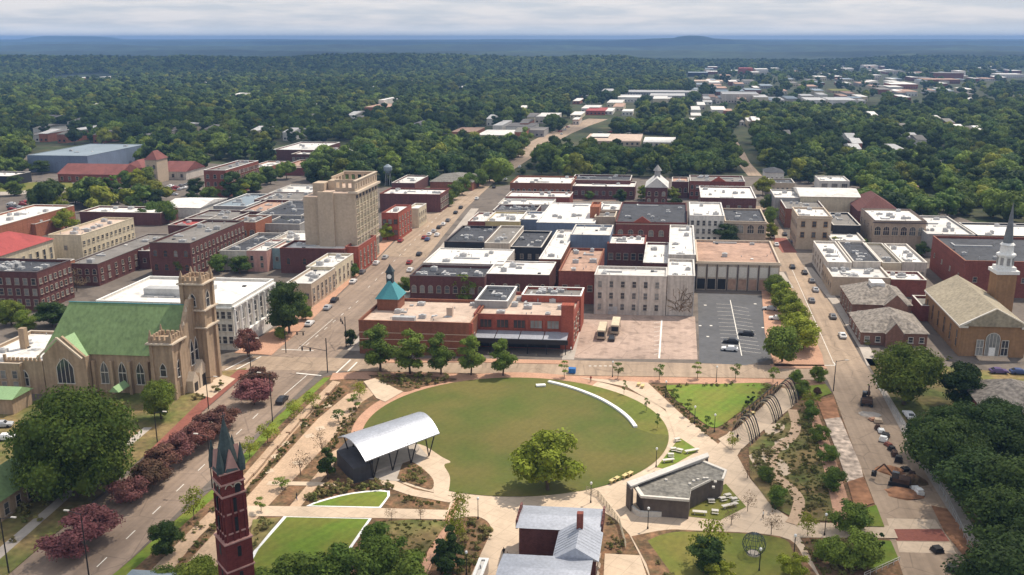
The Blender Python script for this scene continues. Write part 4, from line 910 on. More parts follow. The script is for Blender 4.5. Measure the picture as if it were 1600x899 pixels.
# courthouse
ch, pch, wch, dch, hch = bld('white stone courthouse with broad white roof behind the church', 'courthouse', 150, 470, 362, 432, 13.5, 'white_wall', 'roof_white', 'courthouse', (3, 22, 1.2, 2.0, 'rect', 'white_wall'), (2, 7, 1.5, 3.2, 'arch', 'white_wall'), cop='trim_white')
part(ch, 'roof_plant', 'metal_unit', lambda b: (b.box(wch * .24, 8, 12.8, wch * .56, 11.5, 15.2), b.box(wch * .60, 9, 12.8, wch * .64, 12, 14.5)))
part(ch, 'chiller_fans', 'metal_dark', lambda b: [b.cone(wch * (.46 + .025 * k), 12.6 + (k % 2) * 1.4, 12.8, 15.0, .9, .9, 10) for k in range(5)])
part(ch, 'cornice', 'trim_white', lambda b: (b.box(-.5, -.6, 12.2, wch + .6, -.003, 12.7), b.box(wch + .003, -.6, 12.2, wch + .6, dch, 12.7)))
for k in range(8):
    y = dch * (k + .02) / 7.3 + .2
    part(ch, 'column', 'trim_white', lambda b: b.cone(wch + .55, y, 4.2, 12.0, .38, .33, 8))
part(ch, 'plinth', 'trim_white', lambda b: b.box(wch + .003, 0, 0, wch + 1.1, dch, 4.2))

# ------------------------------------------------------------------ brick clock-less bell tower in the foreground
def bell_tower():
    x, y = P(378, 992)
    root = empty('bell_tower', (x, y, 0), R(47)); tag(root, 'slender dark red brick bell tower with green spires in the foreground', 'bell tower')
    s = 1.65
    part(root, 'shaft', 'brick_tower', lambda b: (b.box(-s, -s, 16.4, s, s, 26.9), b.box(-s - .35, -s - .35, 0, s + .35, s + .35, 16.4)))
    for a in (0, 1, 2, 3):
        def pil(b):
            c, s_ = math.cos(a * math.pi / 2), math.sin(a * math.pi / 2)
            def bx(u0, v0, z0, u1, v1, z1):
                pts = [(u, v) for u, v in ((u0, v0), (u1, v0), (u1, v1), (u0, v1))]
                b.prism([(u * c - v * s_, u * s_ + v * c) for u, v in pts], z0, z1)
            for u in (-1.62, -.55, .27, 1.3): bx(u, -s - .18, 16.5, u + .32, -s + .01, 23.0)
        part(root, 'pilaster', 'brick_tower', pil)
    for z, e in ((26.9, .28), (25.2, .16), (23.4, .2), (20.6, .14), (17.6, .16), (16.3, .5), (12, .5)):
        part(root, 'stone_band', 'pink_wall', lambda b: b.box(-s - e, -s - e, z, s + e, s + e, z + .22))
    # paired arched louvres below the cornice on each face and slits below
    for a in range(4):
        for u in (-.62, .62):
            b = MB(); pts = [(-.42, 0), (.42, 0)] + [(.42 * math.cos(math.pi * k / 8), 1.0 + .42 * math.sin(math.pi * k / 8)) for k in range(9)]
            b.face([b.p(u + q, -s - .012, 23.65 + z) for q, z in pts]); o = b.build('louvre', 'metal_dark', root); o.rotation_euler = (0, 0, a * math.pi / 2)
            b = MB(); n = 9
            for k in range(8):
                a0, a1 = math.pi * k / 8, math.pi * (k + 1) / 8
                b.tube((u + .52 * math.cos(a0), -s - .06, 24.65 + .52 * math.sin(a0)), (u + .52 * math.cos(a1), -s - .06, 24.65 + .52 * math.sin(a1)), .1, 4)
            o2 = b.build('arch_trim', 'trim_stone', o)
        for u, z in ((0, 21), (0, 18), (-.0, 14), (0, 10)):
            b = MB(); b.box(u - .22, -s - (.37 if z < 16 else .015), z, u + .22, -s + .3 - .6, z + 2.0) if z > 16 else b.box(u - .3, -s - .37, z, u + .3, -s - .3, z + 1.6)
            o = b.build('slit_window', 'metal_dark', root); o.rotation_euler = (0, 0, a * math.pi / 2)
    sp = part(root, 'spire', 'spire_green', lambda b: (b.cone(0, 0, 27.12, 28.2, 2.1, 1.55, 8, math.pi / 8), b.cone(0, 0, 28.2, 34.2, 1.55, .12, 8, math.pi / 8)))
    part(sp, 'finial', 'copper', lambda b: (b.cone(0, 0, 34.2, 35.3, .1, .04, 6), b.box(-.3, -.04, 34.7, .3, .04, 34.8)))
    for sx in (-1, 1):
        for sy in (-1, 1):
            b = MB(); b.cone(sx * (s - .15), sy * (s - .15), 26.9, 28.0, .55, .55, 8); b.cone(sx * (s - .15), sy * (s - .15), 28.0, 31.0, .6, .05, 8); b.build('corner_turret', 'spire_green', root)
    for a in range(4):
        b = MB(); b.gable(-1.0, -s - .12, 1.0, -s + .5, 27.13, 30.2, 'b'); o = b.build('dormer_gable', 'pink_wall', root); o.rotation_euler = (0, 0, a * math.pi / 2)
bell_tower()

# ------------------------------------------------------------------ tan church with steeple
hb, pH, wH, dH, hH = bld('tan church with gabled portico front and wide shingle roof', 'church', 1503, 509, 1606, 453, 8.8, 'hall_tan', 'shingle_tan', 'church', None, (1, 6, 1.3, 4.5, 'rect', 'hall_tan'), roofkind='gable_b', ridge=5)
part(hb, 'front_gable', 'hall_tan', lambda b: b.gable(0, -.12, wH, .3, 8.8, 13.2, 'b'))
part(hb, 'raking_trim', 'trim', lambda b: (b.tube(tuple(Vector((0, 0, 8.9)) + BY * -.4 - BX * .5), tuple(BX * wH / 2 + BY * -.4 + Vector((0, 0, 13.6))), .38, 4), b.tube(tuple(BX * (wH + .5) + BY * -.4 + Vector((0, 0, 8.9))), tuple(BX * wH / 2 + BY * -.4 + Vector((0, 0, 13.6))), .38, 4)))
part(hb, 'eaves_trim', 'trim', lambda b: (b.box(-.8, -.6, 8.3, 1.6, -.13, 8.85), b.box(wH - 1.6, -.6, 8.3, wH + .8, -.13, 8.85), b.box(-.7, -.1, 8.35, -.003, dH, 8.75)))
m = wH / 2
windows(hb, 'F', 0, -.12, [m], [0.1], 3.6, 6.8, 'arch', 'trim')
windows(hb, 'F', 0, -.12, [m - 3.3, m + 3.3], [0.6], 1.7, 4.2, 'rect', 'trim')
part(hb, 'door', 'trim_white', lambda b: b.box(m - .8, -.35, 0.02, m + .8, -.25, 2.8))
part(hb, 'step', 'concrete', lambda b: (b.box(m - 4, -3.6, 0, m + 4, -1.8, .25), b.box(m - 4, -1.8, 0, m + 4, -.5, .45)))
def steeple():
    x, y = P(1557, 505)
    root = empty('steeple', (x, y, 0), R(4.4)); tag(root, 'brick steeple with white octagonal belfry and thin dark spire', 'steeple'); FOOT.append((Vector((x - 4, y - 4, 0)), 8, 8))
    part(root, 'shaft', 'hall_tan', lambda b: b.box(-2.9, -2.9, 0, 2.9, 2.9, 16.2))
    bf = part(root, 'belfry', 'trim_white', lambda b: (b.box(-3.4, -3.4, 16.2, 3.4, 3.4, 17.2), b.box(-2.6, -2.6, 17.2, 2.6, 2.6, 18.2), b.cone(0, 0, 18.2, 21.6, 2.5, 2.35, 8, math.pi / 8), b.cone(0, 0, 21.6, 22.1, 2.9, 2.8, 8, math.pi / 8), b.cone(0, 0, 22.1, 24.8, 2.0, 1.8, 8, math.pi / 8), b.cone(0, 0, 24.8, 25.4, 2.2, 1.7, 8, math.pi / 8)))
    for k in range(8):
        b = MB(); b.box(-.45, -2.42, 18.7, .45, -2.3, 21.0); o = b.build('louvre', 'grey_wall', bf); o.rotation_euler = (0, 0, k * math.pi / 4)
    part(root, 'spire', 'spire_grey', lambda b: (b.cone(0, 0, 25.4, 28.4, 1.45, 1.15, 8, math.pi / 8), b.cone(0, 0, 28.4, 37.6, 1.15, .05, 8, math.pi / 8)))
steeple()

# ------------------------------------------------------------------ foreground brick house with metal roofs
def metal_house(label, xl, yf, xr, yb, h, rk, ridge):
    r, p, w, d, hh = bld(label, 'house', xl, yf, xr, yb, h, 'brick_dark', 'roof_metal', 'brick_house', None, (2, 3, 1.1, 1.6), roofkind=rk, ridge=ridge)
    return r, p, w, d, hh
r1, p1_, w1_, d1_, h1_ = metal_house('rear range of the brick house with pale metal roof and stepped gables', 811, 823, 934, 792, 6.5, 'gable_a', .5)
part(r1, 'stepped_gable', 'brick_dark', lambda b: [b.box(x, 1 + k * 1.1, 5.5, x + .35, 2.1 + k * 1.1, 7.1 + .1 * k) for x in (-.75, w1_ + .4) for k in range(int(d1_ / 1.1) - 1)])
r2, *_q = metal_house('front range of the brick house with pale metal roof at the bottom edge', 776, 912, 914, 868, 6.5, 'gable_a', .5)
r3, p3_, w3_, d3_, h3_ = metal_house('gabled link of the brick house with grey standing-seam roof and chimney', 868, 872, 931, 832, 6.3, 'gable_b', 2.2)
part(r3, 'chimney', 'brick_red', lambda b: b.box(w3_ * .42, d3_ * .72, 7, w3_ * .42 + 1.0, d3_ * .72 + 1.0, 11))
part(r3, 'seam', 'roof_metal', lambda b: [b.tube(tuple(BX * (w3_ / 2 + s * .02) + BY * (q * d3_ / 9) + Vector((0, 0, 8.52))), tuple(BX * (w3_ / 2 + s * (w3_ / 2 + .4)) + BY * (q * d3_ / 9) + Vector((0, 0, 6.4))), .04, 3) for s in (-1, 1) for q in range(1, 9)])
bld('small flat white-topped cabinet building left of the plaza at the bottom', 'building', 733, 915, 748, 873, 2.6, 'pale_wall', 'roof_pale', 'kiosk', None, None, par=.1, cop='trim_white')
bld('green-roofed hall with posts at the lower left edge', 'hall', -80, 780, -2, 700, 4.2, 'church_tan', 'roof_green', 'hall', None, (1, 7, 1.2, 2.2), roofkind='gable_b', ridge=3.4)
bld('pale green porch roof at the left edge behind the big tree', 'porch', -30, 622, 18, 606, 4.0, 'church_tan', 'roof_lightgreen', 'porch_building', None, None, roofkind='gable_a', ridge=1.8)
bld('grey flat house roof at the bottom edge by the street', 'house', 140, 960, 225, 893, 6, 'church_tan', 'roof_bluegrey', 'house', None, None, roofkind='hip', ridge=2)

# ------------------------------------------------------------------ arched pavilion, service building, pergola, sphere
def pavilion():
    c = P(607, 735); root = empty('pavilion', (c[0], c[1], 0)); tag(root, 'open stage pavilion with curved silver metal roof on slanted dark posts', 'pavilion'); FOOT.append((Vector((c[0] - 12, c[1] - 8, 0)), 26, 20))
    A = Vector((*P(571, 721, 5.0), 5.0)); B = Vector((*P(687, 677, 5.0), 5.0)); C_ = Vector((*P(528, 683, 6.2), 6.2)); D_ = Vector((*P(650, 645, 6.2), 6.2))
    o0 = Vector((c[0], c[1], 0)); b = MB(); n, mm = 14, 10; top = []; bot = []
    for i in range(mm + 1):
        u = i / mm
        for j in range(n + 1):
            t = j / n; q = (A * (1 - u) + B * u) * (1 - t) + (C_ * (1 - u) + D_ * u) * t
            q = q + Vector((0, 0, 1.8 * math.sin(math.pi * t) ** .9)) - o0
            top.append(b.p(q.x, q.y, q.z)); bot.append(b.p(q.x, q.y, q.z - .22))
    for i in range(mm):
        for j in range(n):
            k = i * (n + 1) + j
            b.face([top[k], top[k + n + 1], top[k + n + 2], top[k + 1]]); b.face([bot[k + 1], bot[k + n + 2], bot[k + n + 1], bot[k]])
            if j == 0: b.face([bot[k], bot[k + n + 1], top[k + n + 1], top[k]])
            if j == n - 1: b.face([top[k + 1], top[k + n + 2], bot[k + n + 2], bot[k + 1]])
            if i == 0: b.face([top[k], top[k + 1], bot[k + 1], bot[k]])
            if i == mm - 1: kk = k + n + 1; b.face([bot[kk], bot[kk + 1], top[kk + 1], top[kk]])
    b.build('roof', 'roof_metal', root)
    for side, (S, E) in enumerate(((A, B), (C_, D_))):
        for k in range(4):
            f = (k + .5) / 4; g = S * (1 - f) + E * f - o0; gd = (E - S).normalized(); inn = ((C_ - A) if side == 0 else (A - C_)).normalized()
            foot = g + inn * 1.0; foot.z = .13
            for s in (-1, 1):
                t = g + gd * s * 1.3 + inn * .3; t.z = g.z + .25
                b = MB(); b.tube(tuple(foot), tuple(t), .14, 6); b.build('post', 'metal_dark', root)
    s0 = P(534, 742, 0); b = MB(); q = Vector((*P(545, 730), 0)) - o0
    w2_ = [Vector((*P(x, y, 0), 0)) - o0 for x, y in ((527, 728), (553, 757), (584, 748), (579, 716), (548, 706))]
    b.prism([(v.x, v.y) for v in w2_], 0, 3.3); b.build('stage_house', 'stage_wall', root)
    w3 = [(v.x, v.y) for v in [Vector((*P(x, y, 0), 0)) - o0 for x, y in ((585, 742), (640, 722), (655, 705), (575, 715))]]
    b = MB(); b.prism(w3, .1, .75); b.build('stage', 'concrete_grey', root)
pavilion()
def service():
    px = [(988, 756), (1097, 718), (1136, 734), (1131, 748), (1111, 749), (1080, 764), (1077, 781), (1001, 775)]
    z = 4.4; w = [P(x, y, z) for x, y in px]; c = (sum(a for a, _ in w) / 8, sum(a for _, a in w) / 8)
    root = empty('service_building', (c[0], c[1], 0)); tag(root, 'angular dark brick service building with gravel roof and pale edges by the lawn', 'building'); FOOT.append((Vector((c[0] - 10, c[1] - 8, 0)), 20, 16))
    def sc_(f): return [((x - c[0]) * f, (y - c[1]) * f) for x, y in w]
    b = MB(); b.prism(sc_(.90)[::-1] if False else sc_(.92), 0, z - .4); b.build('wall', 'service_wall', root)
    b = MB(); b.ring(sc_(1.0), sc_(.93), z - .45, z, z - .3); b.build('roof_edge', 'trim', root)
    b = MB(); b.prism(sc_(.935), z - .45, z - .28); b.build('roof', 'roof_slate', root)
    r = random.Random(5)
    for k in range(8):
        a, q = r.uniform(-5, 5), r.uniform(-2, 2.2); b = MB(); b.box(a, q, z - .28, a + .5, q + .4, z + .05); b.build('roof_vent', 'trim', root)
    W1 = [P(x, y, 5.0) for x, y in ((979, 753), (1106, 707), (1108, 713), (986, 760))]
    b = MB(); b.prism([(x - c[0], y - c[1]) for x, y in W1], 4.7, 5.0, True); b.build('canopy', 'coping', root)
    W2 = [P(x, y, 5.0) for x, y in ((979, 754), (983, 752), (990, 760), (986, 763))]
    b = MB(); b.prism([(x - c[0], y - c[1]) for x, y in W2], 0, 4.69); b.build('end_wall', 'service_wall', root)
    W2 = [P(x, y, 5.0) for x, y in ((1102, 709), (1106, 708), (1107, 712), (1104, 714))]
    b = MB(); b.prism([(x - c[0], y - c[1]) for x, y in W2], 0, 4.69); b.build('end_wall', 'service_wall', root)
    q = [P(x, y, 0) for x, y in ((1008, 800), (1055, 803))]
    b = MB(); b.box(0, 0, .2, q[1][0] - q[0][0], .2, 2.5); b.build('timber_screen', 'grey_wall', root, (q[0][0] - c[0], q[0][1] - c[1] + .6, 0))
service()
low_wall('terrace_wall', 'curved pale retaining wall in front of the service building', [(983, 786), (987, 797), (997, 806), (1012, 808), (1033, 808)], .5, 1.1, 'trim')
def pergola():
    c = P(1190, 655); root = empty('pergola', (c[0], c[1], 0)); tag(root, 'walkway pergola of curved steel hoops in three groups over the pale path', 'pergola')
    Ls = [(1152, 666), (1184, 639), (1214, 611)]; Rs = [(1180, 690), (1216, 658), (1243, 632)]
    o0 = Vector((c[0], c[1], 0))
    for g in range(3):
        L = Vector((*P(*Ls[g]), 0)) - o0; Rr = Vector((*P(*Rs[g]), 0)) - o0
        ax = (Vector((*P(*Ls[2]), 0)) - Vector((*P(*Ls[0]), 0))).normalized()
        for k in range(6):
            off = ax * ((k - 2.5) * 1.1)
            b = MB(); pr = None; n = 12
            for i in range(n + 1):
                t = i / n; q = L * (1 - t) + Rr * t + off + Vector((0, 0, 3.9 * math.sin(math.pi * t) ** .75 + .1))
                if pr is not None: b.tube(tuple(pr), tuple(q), .15, 5)
                pr = q
            b.build('hoop', 'metal_dark' if k % 2 else 'shingle_tan', root)
    L0_ = Vector((*P(*Ls[0]), 0)) - o0; L2 = Vector((*P(*Ls[2]), 0)) - o0
    for k in range(12):
        q = L0_ * (1 - k / 11) + L2 * (k / 11); b = MB(); b.tube((q.x, q.y, .1), (q.x, q.y, 2.4), .08, 5); b.build('trellis_post', 'metal_dark', root)
    b = MB(); b.tube((L0_.x, L0_.y, 2.4), (L2.x, L2.y, 2.4), .09, 5); b.tube((L0_.x, L0_.y, 1.2), (L2.x, L2.y, 1.2), .06, 5); b.build('rail', 'metal_dark', root)
pergola()
def sphere():
    x, y = P(1177, 868); root = empty('ring_sculpture', (x, y, 0)); tag(root, 'open sphere sculpture of dark metal hoops on the south lawn', 'sculpture')
    r = 1.95; cz = 2.2
    for k in range(8):
        b = MB(); a = math.pi * k / 8; pr = None
        for i in range(25):
            t = 2 * math.pi * i / 24; q = Vector((r * math.cos(t) * math.cos(a), r * math.cos(t) * math.sin(a), cz + r * math.sin(t)))
            if pr: b.tube(tuple(pr), tuple(q), .045, 4)
            pr = q
        b.build('hoop', 'copper', root)
    for zz in (-1.3, 0, 1.3):
        b = MB(); rr = math.sqrt(r * r - zz * zz); pr = None
        for i in range(25):
            t = 2 * math.pi * i / 24; q = Vector((rr * math.cos(t), rr * math.sin(t), cz + zz))
            if pr: b.tube(tuple(pr), tuple(q), .045, 4)
            pr = q
        b.build('ring', 'copper', root)
    b = MB(); b.cone(0, 0, .1, .5, 1.2, 1.0, 12); b.build('base', 'concrete_grey', root)
sphere()
def tank():
    x, y = P(607, 291); root = empty('water_tank', (x, y, 0)); tag(root, 'small pale blue round tank among the trees behind the tan tower', 'tank')
    b = MB(); b.cone(0, 0, 8, 9.5, 1.2, 2.6, 12); b.cone(0, 0, 9.5, 11.5, 2.6, 2.6, 12); b.cone(0, 0, 11.5, 13, 2.6, .6, 12); b.build('tank', 'roof_bluegrey', root)
    for k in range(4):
        b = MB(); a = k * math.pi / 2 + .7; b.tube((2.2 * math.cos(a), 2.2 * math.sin(a), 0), (1.3 * math.cos(a), 1.3 * math.sin(a), 8.3), .14, 5); b.build('leg', 'metal_unit', root)
tank()

# ------------------------------------------------------------------ foliage
def crown_mesh(name, matn, R_=4.0, Hc=6.0, z0=2.0, clumps=14, leaves=2500, ls=.35, seed=1, shape='round', core=.72, trunk=0, bare=False, loose=.30, nj=.45):
    """crown of clumps of leaf-sized faces; z0 = underside of the crown, Hc = crown height"""
    r = np.random.RandomState(seed)
    cs = []; rs = []
    for k in range(clumps):
        t = r.rand(); ang = r.rand() * 2 * math.pi
        if shape == 'round': prof = math.sin(math.pi * (.14 + .80 * t)) ** .7
        elif shape == 'cone': prof = (1 - t) ** .7 * .9 + .1
        elif shape == 'oval': prof = math.sin(math.pi * (.22 + .70 * t)) ** .8
        else: prof = 1.0 * (1 - abs(t - .4) * .5)
        rad = (r.rand() ** .45) * prof * R_ * .74
        cs.append((rad * math.cos(ang), rad * math.sin(ang), z0 + Hc * (.10 + .78 * t)))
        rs.append(R_ * (.26 + .20 * r.rand()) * (.6 + .5 * prof))
    cs = np.array(cs); rs = np.array(rs)
    n = leaves
    w = rs ** 2 / np.sum(rs ** 2); ci = r.choice(clumps, n, p=w)
    d = r.normal(size=(n, 3)); d /= np.linalg.norm(d, axis=1)[:, None]
    d[:, 2] = np.where(d[:, 2] < -.35, -d[:, 2] * .6, d[:, 2])
    rad = rs[ci] * (.72 + loose * r.rand(n) ** .7 + .06 * r.normal(size=n))
    pos = cs[ci] + d * rad[:, None] * np.array([1, 1, .85])
    # drop leaves buried inside other clumps
    dd = np.linalg.norm(pos[:, None, :] - cs[None], axis=2) / rs[None]
    dd[np.arange(n), ci] = 9
    keep = dd.min(axis=1) > .55; pos = pos[keep]; d = d[keep]; n = len(pos)
    nrm = d + nj * r.normal(size=(n, 3)); nrm[:, 2] += .25; nrm /= np.linalg.norm(nrm, axis=1)[:, None]
    a = np.cross(nrm, r.normal(size=(n, 3))); a /= np.linalg.norm(a, axis=1)[:, None]; b = np.cross(nrm, a)
    s = ls * (.6 + .8 * r.rand(n))[:, None]
    V = np.stack([pos - a * s * .5 - b * s * .35, pos + a * s * .5 - b * s * .35, pos + a * s * .5 + b * s * .35, pos - a * s * .5 + b * s * .35], 1).reshape(-1, 3)
    V = V.tolist(); Fc = [(4 * i, 4 * i + 1, 4 * i + 2, 4 * i + 3) for i in range(n)]; mi = [0] * n
    if core > 0:
        for c, q in zip(cs, rs):      # dim inner masses so that the crown is not see-through
            base = len(V); nu, nv = 8, 5
            for i in range(nv + 1):
                for j in range(nu):
                    th = math.pi * i / nv; ph = 2 * math.pi * j / nu; k = q * core * (1 + .18 * math.sin(3 * ph + c[0]) * math.sin(2 * th + c[1]))
                    V.append([c[0] + k * math.sin(th) * math.cos(ph), c[1] + k * math.sin(th) * math.sin(ph), c[2] + .85 * k * math.cos(th)])
            for i in range(nv):
                for j in range(nu):
                    Fc.append((base + i * nu + j, base + i * nu + (j + 1) % nu, base + (i + 1) * nu + (j + 1) % nu, base + (i + 1) * nu + j)); mi.append(0)
    mats = [matn, 'bark']
    if trunk:
        b_ = MB(); b_.cone(0, 0, -.5, z0 + Hc * .4, trunk, trunk * .5, 6)
        o = len(V); V += [list(v) for v in b_.v]; Fc += [tuple(i + o for i in f) for f in b_.f]; mi += [1] * len(b_.f)
    me = bpy.data.meshes.new(name); me.from_pydata(V, [], Fc)
    for q in mats: me.materials.append(M(q))
    me.polygons.foreach_set('material_index', mi); me.update(); return me
def trunk_mesh(name, z0, Hc, R_, rt, seed=1, limbs=5):
    r = random.Random(seed); b = MB(); top = Vector((r.uniform(-.2, .2), r.uniform(-.2, .2), z0 + Hc * .35))
    b.tube((0, 0, -.3), tuple(top), rt, 8, rt * .55)
    for k in range(limbs):
        a = 2 * math.pi * k / limbs + r.uniform(-.4, .4); st_ = Vector((0, 0, z0 * .7)) .lerp(top, r.uniform(.1, .9)); st_.z = max(st_.z, z0 * .6)
        e = Vector((math.cos(a) * R_ * .6, math.sin(a) * R_ * .6, z0 + Hc * r.uniform(.35, .7)))
        b.tube(tuple(st_), tuple(e), rt * .42, 5, rt * .12)
    return b.mesh(name, 'bark')
TREES = {}
def tree_kind(key, matn, R_, Hc, z0, rt, **kw):
    TREES[key] = [(crown_mesh('crown', matn, R_, Hc, z0, seed=s, **kw), trunk_mesh('trunk', z0, Hc, R_, rt, s)) for s in kw.pop('seeds', (11, 12))] if False else None
def mk_kind(key, matn, R_, Hc, z0, rt, nvar=2, **kw):
    TREES[key] = (R_, z0 + Hc, [(crown_mesh('crown', matn, R_, Hc, z0, seed=31 * k + len(TREES), **kw), trunk_mesh('trunk', z0, Hc, R_, rt, k)) for k in range(nvar)])
mk_kind('big', 'leaf_big', 12, 18.5, .8, .7, 1, clumps=80, leaves=34000, ls=.42, core=.58)
mk_kind('broad', 'leaf_big', 8, 13, .9, .45, 3, clumps=34, leaves=11000, ls=.38, core=.62)
mk_kind('grove', 'leaf_dark', 8, 13, 1, .45, 3, clumps=34, leaves=11000, ls=.38, core=.62)
mk_kind('dark', 'leaf_dark', 6, 12, .7, .35, 2, clumps=26, leaves=7000, ls=.36, core=.62)
mk_kind('street', 'leaf_mid', 3.3, 10.4, 1.0, .22, 3, clumps=24, leaves=6000, ls=.28, shape='oval', core=.5)
mk_kind('bright', 'leaf_bright', 4.2, 7.3, .6, .22, 2, clumps=18, leaves=4200, ls=.30, core=.6)
mk_kind('round', 'leaf_mid', 4.5, 7.4, .5, .25, 2, clumps=18, leaves=4200, ls=.32, core=.6)
mk_kind('myrtle', 'leaf_myrtle', 4, 6.4, .6, .2, 2, clumps=20, leaves=5200, ls=.26, core=.55)
mk_kind('myrtle_pink', 'leaf_myrtle_pink', 4, 6.4, .6, .2, 2, clumps=20, leaves=5200, ls=.26, core=.55)
mk_kind('young', 'leaf_mid', 1.3, 3.6, 1.2, .07, 2, clumps=9, leaves=420, ls=.2, shape='oval', core=.25)
mk_kind('feathery', 'leaf_bright', 2.6, 4.6, 1.0, .1, 2, clumps=14, leaves=900, ls=.24, shape='oval', core=0, loose=.6)
mk_kind('bare', 'leaf_bare', 2.3, 5.2, 1.2, .1, 2, clumps=12, leaves=550, ls=.16, shape='oval', core=0, loose=.6)
mk_kind('conifer', 'leaf_dark', 2.0, 7.5, .4, .15, 2, clumps=16, leaves=2600, ls=.28, shape='cone', core=.55)
mk_kind('poplar', 'leaf_mid', 2.6, 15, .6, .2, 2, clumps=22, leaves=2600, ls=.5, shape='col', core=.6)
mk_kind('shrub', 'leaf_shrub', 1.2, 1.5, .0, .05, 3, clumps=7, leaves=260, ls=.22, core=.5)
mk_kind('shrub_light', 'leaf_shrub_light', 1.2, 1.3, .0, .05, 1, clumps=7, leaves=240, ls=.24, core=.3)
mk_kind('cypress', 'leaf_dark', .8, 4, .1, .06, 1, clumps=9, leaves=600, ls=.2, shape='cone', core=.6)
rt = random.Random(9)
TPOS = []
def tree(kind, x, y, r, h, label, group=None, name='tree', z=0.0, cat='tree'):
    R_, Ht, vs = TREES[kind]; cm, tm = vs[rt.randrange(len(vs))]
    w = P(x, y, .13); root = empty(name, (w[0], w[1], .13 + z), rt.uniform(0, 6.28)); root.scale = (r / R_, r / R_, h / Ht); tag(root, label, cat, group)
    TPOS.append((w[0], w[1], r))
    link('crown', cm, root); link('trunk', tm, root); return root
tree('big', 120, 775, 12.0, 21, 'very large broad-crowned tree with deep green leaves on the church lawn')
tree('broad', 252, 655, 4.4, 9.5, 'dark green tree in front of the church corner tower', name='tree')
for i, (x, y, r, h, w) in enumerate([(594, 580, 5.2, 13.5, 'leftmost and widest'), (641, 584, 4.9, 13, 'second from the left'), (689, 585, 4.0, 12, 'middle'), (736, 586, 3.8, 11.5, 'fourth from the left'), (786, 587, 3.7, 10.6, 'rightmost and smallest')]):
    tree('street', x, y, r, h, f'{w} of the five trees before the long brown brick building', 'street trees before the brown brick building')
tree('bright', 856, 766, 7.6, 12.5, 'single spreading green tree on the oval lawn with its shadow below')
tree('broad', 1412, 632, 9.0, 15, 'large full tree with yellow-green top left of the tan church')
tree('dark', 1493, 640, 6.6, 12, 'darker tree behind the large full tree near the tan church')
wood = [(1480, 750, 9, 13), (1460, 708, 7, 11), (1540, 712, 8.5, 13), (1600, 740, 9, 13), (1530, 800, 9, 13), (1600, 830, 9.5, 14), (1560, 870, 9, 12), (1620, 900, 9, 13), (1650, 780, 9, 13), (1580, 960, 9, 12), (1640, 960, 9, 12), (1555, 690, 6, 10)]
for i, (x, y, r, h) in enumerate(wood):
    tree('grove', x, y, r, h, 'dark green grove tree ' + ['beside the excavator', 'overhanging the kerb row of pallets', 'at the top of the grove', 'under the shingled house with chimneys', 'in the middle of the grove', 'at the right edge halfway down', 'in the lower grove by the kerb', 'in the lower right corner', 'right of the shingled house, mostly outside the view', 'at the very bottom of the grove', 'at the bottom right, mostly outside the view', 'small one at the upper grove edge'][i], 'grove right of the right-hand street')
